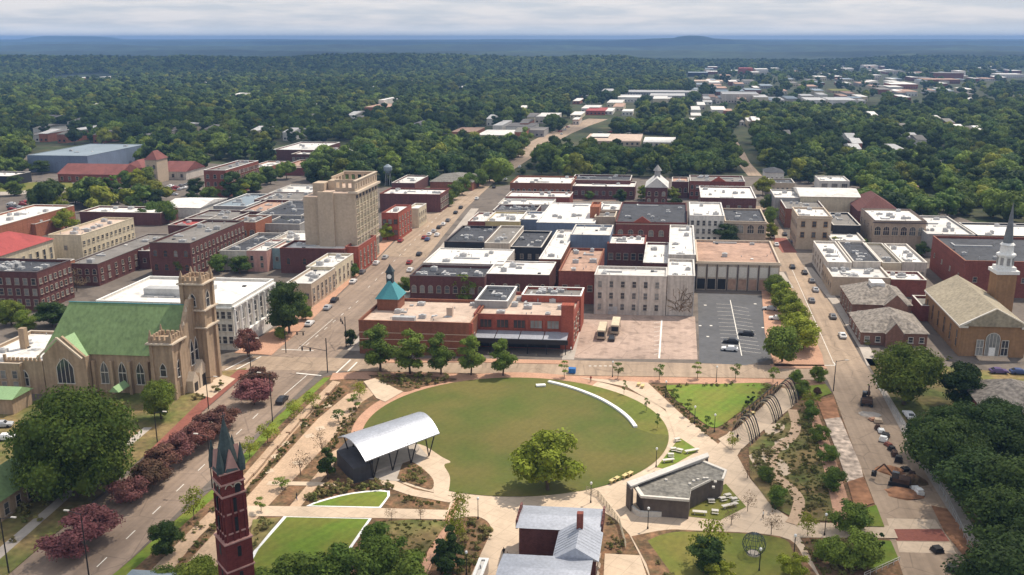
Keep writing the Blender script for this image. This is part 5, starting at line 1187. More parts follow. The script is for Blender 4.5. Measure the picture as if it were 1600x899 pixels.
for x, y, r, h, k, l in [(1212, 462, 4.2, 7.5, 'round', 'small dark tree at the top end of the row beside the dark car park'), (1226, 487, 5.0, 8, 'bright', 'yellow-green tree second from the top beside the dark car park'), (1238, 515, 5.2, 8.5, 'bright', 'bright tree in the middle of the row beside the dark car park'),
        (1254, 545, 6.2, 9.5, 'bright', 'brightest wide yellow-green tree beside the right-hand street'), (1222, 565, 5.6, 10.5, 'round', 'blue-green tree at the near end of the row beside the dark car park'),
        (452, 520, 6.6, 16, 'dark', 'tall dark tree right of the white courthouse'), (436, 500, 5.0, 13, 'dark', 'dark tree tucked against the courthouse side'), (472, 498, 3.6, 8, 'round', 'rounded tree before the tan two-storey shop'), (388, 558, 4.2, 8.5, 'myrtle', 'purple-leaved tree at the courthouse corner'),
        (497, 458, 2.6, 5, 'round', 'small street tree beside the tan two-storey shop'), (520, 443, 2.3, 4.5, 'round', 'small street tree before the cream shop on main street'), (552, 432, 2.6, 5, 'round', 'street tree below the tan tower on main street'), (478, 500, 2.4, 4.6, 'round', 'low street tree by the courthouse junction'), (440, 530, 2.2, 4, 'round', 'low bush-like tree on the courthouse corner'),
        (346, 425, 4.5, 7, 'round', 'leafy tree by the arched red brick block'), (375, 428, 4.5, 7, 'round', 'leafy tree between red brick block and courthouse roof'), (288, 430, 4, 9, 'round', 'green tree behind the church bell tower'), (262, 428, 3.6, 6, 'round', 'bushy tree behind the courthouse roof'),
        (18, 508, 5, 8, 'broad', 'dark tree at the left edge below the brick block'), (84, 510, 6, 8, 'dark', 'wide dark tree behind the church roof'), (120, 455, 4.5, 8, 'bare', 'thin brown tree beside the brick corner building'), (40, 520, 4, 7, 'broad', 'dark bushy tree beside the white hall roof'),
        (724, 470, 5.2, 9, 'round', 'big green tree between dark brick walls in the centre block'), (655, 462, 3.6, 7, 'bright', 'yellow-green tree beside the teal pyramid pavilion'), (632, 458, 3, 6, 'round', 'small tree behind the teal pyramid pavilion'), (548, 540, 2.2, 5, 'dark', 'small dark tree at the street corner before the brown brick building'),
        (452, 362, 3.6, 6, 'round', 'green tree left of the tan tower'), (606, 376, 4.0, 8, 'bright', 'green tree under the red corner building'), (1132, 385, 6.2, 10, 'dark', 'dark rounded tree before the arched grey stone building'), (1053, 336, 5.2, 9, 'dark', 'dark tree in the court beside the white three-storey building'),
        (1006, 312, 4.6, 8, 'bright', 'bright tree left of the small town hall'), (1050, 314, 4.6, 8, 'bright', 'bright tree right of the small town hall'), (970, 318, 4, 8, 'dark', 'dark tree left of the brick car park'), (920, 312, 3, 5, 'round', 'small tree in the red-brown car park'),
        (915, 362, 3.4, 5, 'round', 'green tree before the blue depot wall'), (1000, 375, 3.6, 6, 'round', 'small tree behind the red trimmed wing'), (785, 352, 3.6, 6, 'round', 'small tree before the yellow-walled shop'), (832, 362, 3, 5, 'round', 'small tree before the little blue annexe'),
        (1192, 305, 6, 11, 'bright', 'green tree right of the white-roofed brick warehouse'), (1200, 330, 4.5, 9, 'round', 'green tree at the upper end of the right-hand street'), (1206, 352, 4.2, 9, 'round', 'bushy tree beside the arched grey stone building'), (1205, 372, 3.6, 7, 'bright', 'light green street tree above the brick paved crossing'),
        (1300, 392, 3.4, 6, 'bright', 'light tree in front of the tan corner building'), (1350, 392, 3, 5, 'round', 'small tree under the arched brown building'), (1440, 400, 3.4, 6, 'dark', 'small dark tree by the red brick wall'),
        (105, 362, 6.5, 11, 'bright', 'bright green tree behind the cream office block'), (90, 330, 6.5, 9, 'bright', 'bright green tree by the white-roofed brick shed'), (118, 318, 7, 9, 'bright', 'bright tree left of the poplar row'), (72, 320, 6, 8, 'round', 'green tree left of the bright trees'),
        (205, 322, 6.5, 9, 'bright', 'rounded bright tree right of the poplar row'), (228, 318, 6.5, 10, 'round', 'rounded green tree behind the poplar row'), (246, 322, 5.5, 9, 'dark', 'darker tree at the right end of the poplar group'), (215, 296, 7, 12, 'bright', 'leafy tree below the station tower'), (235, 292, 7, 12, 'round', 'leafy tree right of the station tower'), (195, 296, 6.5, 11, 'round', 'leafy tree below the red depot roof'),
        (262, 348, 5.5, 11, 'round', 'tree before the low store with dark red roof'), (243, 342, 5, 9, 'round', 'green tree beside the long brick shed'), (222, 348, 4.5, 7, 'dark', 'dark tree in front of the long brick shed'), (308, 305, 5.5, 10, 'dark', 'dark tree left of the four-storey mill'), (300, 318, 3.6, 7, 'dark', 'small dark tree before the white market hall'), (330, 315, 6, 8, 'round', 'green tree below the four-storey mill'), (372, 308, 6, 9, 'bright', 'yellowish tree right below the mill'), (398, 300, 6, 9, 'round', 'green tree at the end of the mill'),
        (22, 306, 6, 8, 'round', 'round green tree on the arena lot'), (8, 262, 8, 10, 'broad', 'dark tree at the far left before the arena'), (30, 270, 8, 10, 'broad', 'dark tree left of the long depot'), (65, 272, 7, 9, 'dark', 'dark tree before the arena'), (25, 292, 5, 7, 'dark', 'low tree on the arena lawn')]:
    tree(k, x, y, r, h, l)
for i, (x, y) in enumerate([(129, 322), (139, 321), (150, 320), (160, 319), (170, 318), (181, 317)]):
    tree('poplar', x, y, 2.9, 16, 'tall narrow poplar in the row behind the brick shed', 'row of narrow poplars')
for x, y, r, h, k, l in [(408, 612, 3.9, 6.6, 'myrtle', 'dusky red crape myrtle beside main street, nearest to the junction'), (398, 632, 4.0, 6.6, 'myrtle_pink', 'pinkish crape myrtle just below the one at the junction'),
        (352, 668, 3.2, 5.6, 'myrtle', 'reddish crape myrtle behind the bell tower spire'), (330, 682, 3.6, 5.8, 'myrtle_pink', 'rosy crape myrtle left of the bell tower spire'), (306, 700, 3.6, 6, 'myrtle', 'brown-red crape myrtle left of the bell tower'), (282, 718, 3.8, 6, 'myrtle_pink', 'rose-brown crape myrtle in the middle of the verge row'),
        (255, 742, 3.9, 6.2, 'myrtle', 'rust-coloured crape myrtle in the verge row'), (232, 762, 3.6, 6, 'myrtle', 'crape myrtle with dark lower leaves touching the big tree'), (205, 785, 3.4, 5.5, 'myrtle_pink', 'small pink crape myrtle beneath the big tree'),
        (112, 868, 4.3, 6.6, 'myrtle_pink', 'bright pink crape myrtle at the lower left'), (150, 840, 4.0, 6.2, 'myrtle_pink', 'bright pink crape myrtle between the lower left one and the big tree')]:
    tree(k, x, y, r * 1.18, h, l, 'crape myrtles along main street', 'crape_myrtle')
for x, y, r, h, k, l in [(260, 868, 3.3, 6.6, 'dark', 'dense dark round tree on the verge left of the bell tower'), (315, 945, 5.2, 8, 'broad', 'olive green tree at the bottom edge left of the bell tower'), (265, 955, 5, 7, 'broad', 'olive tree at the bottom edge by the street'),
        (470, 940, 5.5, 8, 'round', 'green tree at the bottom edge right of the bell tower'), (540, 925, 5.5, 8.5, 'round', 'green tree at the bottom edge below the lower lawn'), (610, 910, 4.8, 8.5, 'round', 'green tree at the bottom edge in the mulch bed'), (590, 868, 3.5, 6, 'round', 'smaller green tree above the bottom mulch bed'), (650, 935, 5, 8, 'round', 'green tree at the bottom edge beside the brick path'), (420, 960, 5, 7, 'round', 'green tree at the very bottom beside the bell tower'),
        (712, 862, 2.2, 8.5, 'feathery', 'tall airy tree beside the brick path'), (703, 888, 2.6, 8.5, 'conifer', 'slim conifer beside the brick path'), (690, 910, 2.6, 8.5, 'conifer', 'slim conifer at the bottom edge by the brick path'), (720, 812, 1.8, 6, 'feathery', 'small airy tree at the top of the brick path'),
        (488, 640, 2.3, 4.6, 'feathery', 'light green young tree on the verge nearest the junction'), (460, 655, 2.3, 4.6, 'feathery', 'light green young tree second along the verge'), (418, 692, 2.5, 5.2, 'feathery', 'light green young tree third along the verge'), (303, 812, 2.3, 6.5, 'feathery', 'light green young tree left of the bell tower'), (390, 715, 2.2, 4.8, 'feathery', 'light green young tree on the verge right of the spire'),
        (503, 712, 2.4, 6, 'bare', 'leafless brown tree left of the pavilion'), (470, 742, 2.4, 6, 'bare', 'leafless brown tree lower left of the pavilion'), (512, 748, 2.3, 7.5, 'conifer', 'dark upright tree beside the pavilion stage'), (562, 622, 2.0, 4.6, 'feathery', 'small airy tree by the north plaza'), (556, 640, 2.0, 4, 'young', 'young tree left of the brick ring walk'), (530, 660, 1.8, 3.6, 'young', 'young tree on the diagonal bed'),
        (408, 800, 1.3, 3.2, 'young', 'small round tree beside the bell tower path'), (440, 765, 1.8, 2.6, 'young', 'low green tree in the mulch bed left of the path'),
        (1168, 800, 1.6, 5, 'bare', 'thin bare tree on the plaza right of the picnic lawn'), (1205, 836, 1.8, 5.2, 'bare', 'thin bare tree on the plaza by the sphere'), (1142, 822, 1.8, 4.6, 'bare', 'thin bare tree at the plaza edge above the south lawn'), (1168, 748, 1.8, 4, 'bare', 'thin bare tree right of the service building'), (612, 815, 1.3, 3.6, 'bare', 'thin bare sapling on the cross path'), (657, 812, 1.2, 3.6, 'bare', 'second thin sapling on the cross path'),
        (1106, 880, 3.6, 9, 'feathery', 'yellow-green tree on the south lawn'), (1100, 896, 3.4, 7, 'dark', 'dark tree behind the yellow-green one on the south lawn'), (1128, 910, 2.6, 4, 'bright', 'low pale tree at the bottom of the south lawn'), (1240, 905, 2.6, 5, 'bright', 'bright tree at the bottom edge right of the south lawn'),
        (1262, 838, 1.8, 4.6, 'feathery', 'young tree on the long path near the street'), (1325, 828, 4.0, 5.6, 'round', 'spreading green tree beside the long path'), (1336, 888, 4.2, 7.2, 'round', 'taller green tree below the long path'), (1298, 880, 3.0, 5, 'round', 'green tree in the bottom right bed'), (1375, 862, .9, 4.6, 'cypress', 'narrow dark evergreen on the corner lawn'),
        (1306, 768, 2.8, 5, 'round', 'green tree in the garden nearest the street dirt'), (1292, 722, 2.4, 4, 'round', 'green garden tree beside the rubble strip'), (1280, 690, 2.4, 4, 'round', 'green garden tree above the rubble strip middle'), (1262, 655, 2.4, 4.6, 'round', 'garden tree near the top of the brick strip'), (1250, 618, 2.6, 4.2, 'round', 'leafy tree at the top end of the pergola'), (1278, 598, 2.4, 4.4, 'round', 'tree at the park corner by the junction'), (1246, 600, 2.2, 3.8, 'round', 'tree left of the park corner'), (1276, 618, 1.2, 2.2, 'myrtle', 'little dark red tree on the corner lawn'), (1266, 640, 2.4, 4.6, 'feathery', 'airy tree below the corner lawn'),
        (1198, 752, 2.2, 3.2, 'round', 'low green tree left of the winding path'), (1218, 790, 2.4, 4, 'round', 'green tree inside the bend of the winding path'), (1145, 702, 1.6, 4, 'feathery', 'young tree at the foot of the pergola'), (1208, 800, .7, 4.2, 'cypress', 'dark thin evergreen by the winding path')]:
    tree(k, x, y, r, h, l)
for i, (x, y, w) in enumerate([(882, 590, 'in front of the awning building'), (965, 592, 'below the bus lot'), (1030, 594, 'below the lot dividing line'), (1090, 592, 'below the corner of the dark car park'), (1149, 593, 'below the middle of the dark car park'), (1208, 598, 'near the top of the pergola')]):
    tree('young', x, y, 1.6, 4.8, f'slender young street tree {w}', 'young trees along the cross street walk')
for x, y, w in [(1053, 632, 'at the upper left'), (1077, 650, 'in the middle left'), (1104, 678, 'at the lower tip')]: tree('young', x, y, 1.3, 4.4, f'young tree {w} of the east lawn', 'young trees on the east lawn')
for x, y, w in [(975, 616, 'beside the seat wall'), (1010, 643, 'on the right rim'), (1027, 670, 'lowest on the right rim')]: tree('young', x, y, .8, 3.8, f'thin sapling {w} of the oval lawn', 'saplings on the oval lawn rim')
tree('cypress', 1168, 634, .8, 3.2, 'left one of two dark evergreens at the east lawn edge'); tree('cypress', 1176, 628, .8, 3.4, 'right one of two dark evergreens at the east lawn edge')
for x, y, r, l in [(842, 250, 2.4, 'upper dark clump on the median of the far main street'), (836, 256, 2.4, 'second dark clump on the median of the far main street'), (828, 264, 2.6, 'third dark clump on the median of the far main street'), (816, 273, 2.4, 'lowest dark clump on the median of the far main street'), (858, 238, 2.2, 'topmost small dark clump on the far street median')]: tree('dark', x, y, r * 1.3, 4.2, l, 'median planting of the far main street')
for x, y, r, h, k, l in [(1220, 474, 4.0, 7.5, 'bright', 'light tree filling the gap second in the dark car park row'), (1232, 500, 4.6, 8, 'bright', 'light tree filling the row middle beside the dark car park'), (1246, 530, 5.0, 8.5, 'bright', 'yellow-green tree just above the brightest one by the street'), (1206, 448, 3.6, 6.5, 'bright', 'smallest bright tree at the far end of the car park row')]: tree(k, x, y, r, h, l)
for x, y, r, h in [(708, 312, 5, 9), (722, 304, 5.5, 10), (735, 296, 5.5, 10), (700, 322, 4, 8), (748, 292, 6, 11), (765, 284, 6, 11)]: tree('round', x, y, r, h, 'leafy tree at the left kerb of upper main street beside the dark red brick building' if False else 'leafy tree along the left kerb of upper main street', 'kerb trees of upper main street')
# shrubs in the beds (each its own thing)
rs_ = random.Random(21)
def inpoly(x, y, p):
    c = False; n = len(p)
    for i in range(n):
        x0, y0 = p[i]; x1, y1 = p[(i + 1) % n]
        if (y0 > y) != (y1 > y) and x < (x1 - x0) * (y - y0) / (y1 - y0 + 1e-9) + x0: c = not c
    return c
def shrubs(poly, n, what, grp, kind='shrub', rr=(.5, 1.1)):
    xs = [p[0] for p in poly]; ys = [p[1] for p in poly]; k = 0; t = 0
    while k < n and t < n * 30:
        t += 1; x, y = rs_.uniform(min(xs), max(xs)), rs_.uniform(min(ys), max(ys))
        if inpoly(x, y, poly):
            R_, Ht, vs = TREES[kind]; w = P(x, y, .14); r = rs_.uniform(*rr)
            o = link('shrub', vs[rs_.randrange(len(vs))][0], None, (w[0], w[1], .14), rs_.uniform(0, 6)); o.scale = (r / R_, r / R_, r / R_ * rs_.uniform(.7, 1.2)); tag(o, what, 'shrub', grp); k += 1
shrubs([(575, 586), (700, 590), (700, 596), (640, 610), (600, 604)], 22, 'low shrub in the bed below the five street trees', 'shrubs below the street trees', rr=(.7, 1.4))
shrubs([(632, 722), (672, 748), (672, 762), (625, 750)], 14, 'small shrub in the bed under the pavilion edge', 'shrubs beside the pavilion')
shrubs([(470, 780), (520, 760), (612, 755), (612, 764), (550, 768), (490, 784)], 26, 'clipped shrub of the hedge curving above the small lawn', 'hedge shrubs above the small lawn', rr=(.8, 1.3))
shrubs([(735, 812), (765, 822), (764, 845), (735, 899), (705, 899), (718, 850)], 24, 'bushy plant in the mulch bed left of the plaza', 'plants in the bed left of the plaza')
shrubs([(615, 775), (700, 790), (640, 792)], 12, 'small plant in the mulch bed above the cross path', 'plants above the cross path', rr=(.3, .6))
shrubs([(1175, 705), (1210, 690), (1200, 745), (1178, 740)], 18, 'shrub in the garden left of the winding path', 'shrubs left of the winding path')
shrubs([(1175, 705), (1210, 700), (1200, 745), (1178, 735)], 8, 'pale yellow flowering shrub in the garden', 'pale flowering shrubs', 'shrub_light')
shrubs([(1192, 684), (1232, 652), (1234, 684), (1208, 698)], 12, 'shrub beneath the pergola side', 'shrubs beneath the pergola')
shrubs([(1250, 690), (1278, 690), (1300, 800), (1258, 800), (1262, 770), (1225, 735)], 28, 'shrub in the garden between winding path and brick strip', 'shrubs in the garden')
shrubs([(1245, 625), (1262, 640), (1275, 685), (1250, 680)], 14, 'shrub at the top of the garden by the pergola end', 'shrubs at the top of the garden')
shrubs([(1116, 676), (1148, 650), (1203, 602), (1216, 604), (1180, 638), (1143, 668)], 22, 'shrub along the trellis side of the pergola', 'shrubs along the trellis')
shrubs([(1005, 850), (990, 838), (1050, 899), (1060, 915), (1040, 915)], 14, 'small dark shrub edging the south lawn', 'shrubs edging the south lawn', rr=(.4, .7))
shrubs([(1245, 845), (1330, 845), (1340, 899), (1285, 899)], 20, 'low shrub in the bottom right bed', 'shrubs in the bottom right bed')
shrubs([(270, 888), (362, 792), (458, 680), (530, 605), (538, 614), (498, 650), (388, 770), (285, 885)], 40, 'dark shrub in the bed beside the long brick walk', 'shrubs beside the long brick walk', rr=(.4, .9))
shrubs([(410, 815), (432, 812), (395, 858), (385, 860)], 12, 'pale green shrub beside the lower lawn', 'shrubs beside the lower lawn')
shrubs([(1040, 602), (1200, 601), (1190, 604), (1050, 607)], 16, 'reddish brown shrub along the top of the east lawn', 'shrubs along the east lawn', rr=(.35, .7))
shrubs([(542, 655), (562, 640), (550, 668), (515, 708), (505, 706)], 14, 'small dark shrub left of the ring walk', 'shrubs left of the ring walk', rr=(.4, .8))
shrubs([(255, 845), (330, 780), (345, 790), (300, 850)], 14, 'low plant in the bed left of the bell tower', 'plants left of the bell tower', rr=(.4, .8))
shrubs([(950, 800), (962, 812), (975, 840), (975, 866), (950, 866)], 10, 'low plant in the bed right of the metal-roofed house', 'plants right of the metal-roofed house', rr=(.4, .8))
shrubs([(300, 625), (345, 600), (350, 606), (310, 640)], 6, 'light flowering shrub before the church tower', 'shrubs before the church tower')
shrubs([(60, 765), (90, 790), (60, 830), (20, 860), (10, 820)], 10, 'shrub along the green-roofed hall', 'shrubs along the green-roofed hall', rr=(.7, 1.2))
shrubs([(1330, 500), (1345, 520), (1375, 560), (1368, 562), (1335, 525)], 8, 'dark shrub beside the parish house', 'shrubs beside the parish house', rr=(.8, 1.4))
shrubs([(1450, 560), (1500, 560), (1490, 568), (1460, 568)], 6, 'shrub along the tan church wall', 'shrubs along the tan church', rr=(.8, 1.3))
# ground plants nobody could count
def groundcover(label, polys, dens, matn, size=(.15, .4), seed=2):
    r = np.random.RandomState(seed); V = []; Fc = []
    for poly in polys:
        w = [P(x, y, .15) for x, y in poly]; xs = [p[0] for p in w]; ys = [p[1] for p in w]
        A = (max(xs) - min(xs)) * (max(ys) - min(ys))
        for _ in range(int(A * dens)):
            x, y = r.uniform(min(xs), max(xs)), r.uniform(min(ys), max(ys))
            if inpoly(x, y, w):
                s = r.uniform(*size)
                for q in range(3):
                    a = r.uniform(0, 6.28); k = len(V); dx, dy = math.cos(a) * s, math.sin(a) * s
                    V += [(x - dx, y - dy, .14), (x + dx, y + dy, .14), (x + dx * 1.1, y + dy * 1.1, .14 + s * 1.3), (x - dx * 1.1, y - dy * 1.1, .14 + s * 1.3)]; Fc.append((k, k + 1, k + 2, k + 3))
    me = bpy.data.meshes.new('ground_plants'); me.from_pydata(V, [], Fc); me.materials.append(M(matn)); o = link('ground_plants', me); o['kind'] = 'stuff'; tag(o, label)
groundcover('tufts of low planting scattered in the mulch beds', [[(270, 888), (362, 792), (458, 680), (530, 605), (538, 614), (498, 650), (388, 770), (285, 885)], [(545, 640), (562, 636), (550, 668), (515, 708), (505, 706)], [(580, 590), (700, 592), (640, 608), (600, 603)], [(460, 778), (480, 775), (520, 762), (612, 752), (615, 764), (550, 767), (484, 785)], [(616, 772), (700, 788), (640, 790)], [(600, 815), (700, 813), (660, 880), (560, 899)], [(735, 812), (764, 822), (740, 895), (700, 899)], [(1180, 705), (1236, 660), (1275, 650), (1300, 800), (1250, 812), (1185, 740)], [(1245, 845), (1345, 845), (1350, 899), (1285, 899)], [(1018, 602), (1045, 606), (1095, 662), (1115, 688), (1100, 680)]], 1.1, 'leaf_shrub')

# ------------------------------------------------------------------ woods and suburbs beyond the town
FAR_ROADS = [[(865, 215), (905, 170), (960, 160), (1000, 176), (940, 218), (880, 242)], [(780, 284), (812, 243), (866, 208), (890, 214), (874, 236), (842, 266), (820, 288)], [(1128, 205), (1178, 205), (1200, 285), (1156, 285)]]
CLEAR = FAR_ROADS + [[(35, 262), (210, 262), (200, 226), (60, 226)], [(905, 238), (1060, 238), (1050, 215), (900, 210)], [(700, 230), (860, 222), (860, 196), (700, 208)], [(420, 268), (560, 250), (560, 225), (420, 225)],
        [(905, 205), (1000, 200), (1000, 175), (905, 180)], [(60, 130), (180, 130), (170, 118), (90, 120)]]
TOWN = [(-400, 330), (-30, 330), (0, 290), (35, 266), (210, 258), (300, 266), (318, 244), (420, 270), (470, 291), (600, 294), (760, 296), (800, 278), (880, 279), (1000, 280), (1170, 275), (1200, 279), (1340, 300), (1345, 322), (1420, 342), (1530, 346), (1600, 356), (1900, 390), (2600, 1400), (-900, 1400)]
GREEN = [[(688, 297), (735, 303), (752, 303), (792, 276), (770, 268), (700, 285)], [(60, 320), (250, 314), (258, 330), (60, 334)], [(256, 266), (318, 262), (312, 285), (262, 284)], [(462, 268), (560, 272), (600, 285), (720, 292), (690, 300), (600, 296), (500, 290), (470, 286)], [(1340, 300), (1440, 330), (1600, 345), (1600, 352), (1440, 344), (1345, 335)], [(300, 300), (330, 312), (400, 300), (392, 290), (420, 280), (430, 296), (395, 312), (310, 322)]]
PLAIN = [(1065, 105), (1700, 105), (1700, 168), (1200, 165), (1130, 150), (1070, 140)]
MIDT = [(880, 195), (1000, 200), (1110, 190), (1210, 172), (1200, 150), (930, 150), (880, 165)]
footA = np.array([(p.x - 5, p.x + w + 5 + abs(d) * 0, p.y - 9, p.y + d + 4 + w * .08) for p, w, d in FOOT])
# far houses and sheds, hand placed: pixel left, base row, right, back row of roof, height
far = []
rf_ = random.Random(5)
FARDEF = [(705, 215, 742, 208, 5, 'brick_orange', 'roof_brown'), (745, 222, 800, 214, 6, 'cream', 'roof_pale'), (790, 208, 832, 202, 6, 'white_wall', 'roof_grey'), (836, 193, 868, 187, 7, 'pale_wall', 'roof_pale'), (806, 214, 850, 209, 6, 'grey_wall', 'roof_grey'),
          (912, 228, 1000, 216, 4, 'tan', 'roof_tan'), (1005, 230, 1055, 222, 4, 'pale_wall', 'roof_white'), (922, 223, 950, 218, 5, 'dark_wall', 'roof_pale'), (915, 180, 945, 175, 5, 'brick_bright', 'roof_red'), (908, 176, 935, 171, 5, 'white_wall', 'roof_pale'), (948, 168, 972, 163, 6, 'cream', 'roof_pale'), (965, 160, 1000, 154, 7, 'white_wall', 'roof_white'), (1020, 164, 1042, 156, 8, 'cream', 'roof_pale'),
          (980, 149, 1090, 145, 5, 'grey_wall', 'roof_pale'), (940, 147, 958, 142, 5, 'white_wall', 'roof_white'), (1015, 155, 1070, 150, 5, 'grey_wall', 'roof_white'), (1128, 161, 1185, 147, 12, 'pale_wall', 'roof_pale'), (1178, 164, 1200, 152, 10, 'cream', 'roof_white'), (1112, 180, 1134, 172, 6, 'white_wall', 'roof_white'), (1080, 180, 1094, 174, 6, 'white_wall', 'roof_pale'),
          (1260, 165, 1290, 157, 7, 'white_wall', 'roof_white'), (1295, 165, 1338, 158, 7, 'white_wall', 'roof_white'), (1342, 163, 1352, 158, 5, 'white_wall', 'roof_white'), (1392, 139, 1434, 135, 8, 'brick_orange', 'roof_white'), (1300, 146, 1330, 142, 4, 'tan', 'lawn'), (1462, 125, 1505, 118, 14, 'brick_brown', 'roof_grey'), (1497, 123, 1508, 115, 16, 'white_wall', 'roof_white'), (1444, 131, 1500, 127, 8, 'brick_brown', 'roof_brown'), (1560, 122, 1600, 120, 8, 'white_wall', 'roof_white'),
          (1350, 108, 1372, 105, 10, 'white_wall', 'roof_white'), (1318, 112, 1334, 109, 8, 'white_wall', 'roof_white'), (1155, 116, 1176, 109, 14, 'brick_bright', 'roof_red'), (1180, 116, 1200, 111, 12, 'white_wall', 'roof_white'), (1075, 120, 1106, 116, 9, 'dark_wall', 'roof_bluegrey'), (1085, 132, 1130, 125, 6, 'cream', 'roof_tan'), (1108, 136, 1125, 132, 8, 'white_wall', 'roof_white'),
          (88, 134, 120, 129, 6, 'cream', 'roof_tan'), (105, 127, 122, 124, 6, 'brick_orange', 'roof_pale'), (154, 125, 167, 121, 6, 'white_wall', 'roof_pale'), (190, 126, 200, 121, 6, 'white_wall', 'roof_white'), (209, 127, 217, 122, 7, 'white_wall', 'roof_white'), (18, 133, 32, 128, 7, 'white_wall', 'roof_white'), (40, 222, 70, 214, 6, 'pale_wall', 'roof_grey'), (280, 160 + 40, 300, 192, 6, 'white_wall', 'roof_white'), (182, 204, 196, 192, 8, 'white_wall', 'roof_white'), (102, 216, 124, 208, 7, 'white_wall', 'roof_pale'),
          (570, 177, 606, 170, 7, 'brick_orange', 'roof_brown'), (592, 172, 600, 156, 12, 'white_wall', 'roof_white'), (458, 175, 472, 169, 6, 'white_wall', 'roof_pale'), (635, 133, 646, 128, 7, 'yellow_wall', 'roof_white'), (715, 143, 722, 138, 7, 'white_wall', 'roof_white'), (720, 190, 730, 184, 7, 'white_wall', 'roof_pale'), (770, 208, 784, 200, 7, 'white_wall', 'roof_pale'), (1400, 250, 1416, 240, 7, 'white_wall', 'roof_pale'), (1418, 305, 1434, 300, 5, 'tan', 'roof_brown'), (1195, 163, 1225, 157, 6, 'white_wall', 'roof_pale'),
          (1452, 325 - 60, 1470, 258, 6, 'white_wall', 'roof_grey'), (640, 205, 660, 198, 6, 'cream', 'roof_grey'), (340, 230, 362, 222, 6, 'white_wall', 'roof_grey'), (220, 222, 236, 214, 6, 'pale_wall', 'roof_grey')]
for k in range(130):
    x = rf_.uniform(1080, 1590); y = rf_.uniform(106, 165); w = rf_.uniform(6, 22) * (y - 60) / 70
    FARDEF.append((x, y, x + w, y - rf_.uniform(2.5, 5), rf_.uniform(4, 8), rf_.choice(['white_wall', 'pale_wall', 'cream', 'brick_brown', 'grey_wall']), rf_.choice(['roof_white', 'roof_white', 'roof_pale', 'roof_grey', 'roof_bluegrey', 'roof_brown'])))
for k in range(26):
    x = rf_.uniform(890, 1200); y = rf_.uniform(152, 205); w = rf_.uniform(8, 20)
    if x < 1000 - (y - 150) * .6 or rf_.random() < .5: FARDEF.append((x, y, x + w, y - rf_.uniform(3, 6), rf_.uniform(4, 6), rf_.choice(['white_wall', 'pale_wall', 'brick_orange', 'cream']), rf_.choice(['roof_white', 'roof_pale', 'roof_grey', 'roof_brown'])))
for k in range(48):
    x = rf_.uniform(20, 860) if k < 34 else rf_.uniform(1150, 1580); y = rf_.uniform(128, 225) if k < 34 else rf_.uniform(180, 250); w = 11 * (y - 60) / 130
    FARDEF.append((x, y, x + w, y - 5 * (y - 60) / 150 - 1, 7.5, rf_.choice(['white_wall', 'white_wall', 'cream', 'brick_orange']), rf_.choice(['roof_grey', 'roof_pale', 'roof_white', 'roof_slate'])))
farfoot = []
gtxt = {'roof_white': 'white', 'roof_pale': 'pale', 'roof_grey': 'grey', 'roof_brown': 'brown', 'roof_tan': 'tan', 'roof_red': 'red', 'roof_bluegrey': 'blue-grey', 'roof_slate': 'dark', 'lawn': 'green'}
for i, (x0, y0, x1, yb, h, wm, rm) in enumerate(FARDEF):
    g = P(x0, y0); top = Q(g[0], g[1], h); sh = top[0] - x0
    hs = (i >= len(FARDEF) - 48)
    where = 'among the trees of the wooded suburb' if (x0 < 880 or y0 > 205) else ('in the spread of buildings on the far plain' if x0 > 1060 else 'along the road beyond the town')
    p, w, d = solve(x0 + sh, top[1], x1 + sh, top[1] - max(1.2, (y0 - yb)), h)
    d = min(d, 60)
    wt_ = {'brick_orange': 'orange brick', 'brick_bright': 'red brick', 'brick_brown': 'brown brick', 'cream': 'cream', 'white_wall': 'white', 'grey_wall': 'grey', 'pale_wall': 'beige', 'tan': 'tan', 'dark_wall': 'dark', 'yellow_wall': 'yellow'}[wm]
    wx = ('far left' if x0 < 250 else 'left' if x0 < 520 else 'centre left' if x0 < 800 else 'centre' if x0 < 1040 else 'centre right' if x0 < 1220 else 'right' if x0 < 1420 else 'far right')
    ln = 'long ' if (x1 - x0) > 25 else 'narrow ' if (x1 - x0) < 9 else ''
    where = 'in the wooded suburb' if (x0 < 880 or y0 > 205) else ('on the far plain' if x0 > 1060 else 'beyond the town')
    lab = f'{ln}{wt_} {"house" if hs else "building"} with {gtxt[rm]} roof {where}, {wx}{", most distant band" if y0 < 135 else ""}'
    root = empty('house' if hs else 'far_building', (p.x, p.y, 0)); tag(root, lab, 'house' if hs else 'building', 'distant houses in the suburb' if hs else 'distant buildings')
    b = MB(BX, BY); b.box(0, 0, 0, w, d, h - .3); b.build('wall', wm, root)
    b = MB(BX, BY)
    if hs: b.gable(0, 0, w, d, h - .29, h + 2, 'a', ov=.4)
    else: b.box(-.2, -.2, h - .29, w + .2, d + .2, h)
    b.build('roof', rm, root)
    if w > 6:
        b = MB(BX, BY); nn = max(2, int(w / 4))
        for q in range(nn):
            xx = w * (q + .3) / nn; b.box(xx, -.06, 1.2, xx + w / nn * .4, -.003, 2.8)
        b.build('window_band', 'glass', root)
    farfoot.append((p.x - 4, p.x + w + 4, p.y - p.y * (.085 if not hs else .05), p.y + d + 3))
allfoot = np.array([list(a) for a in footA] + farfoot)
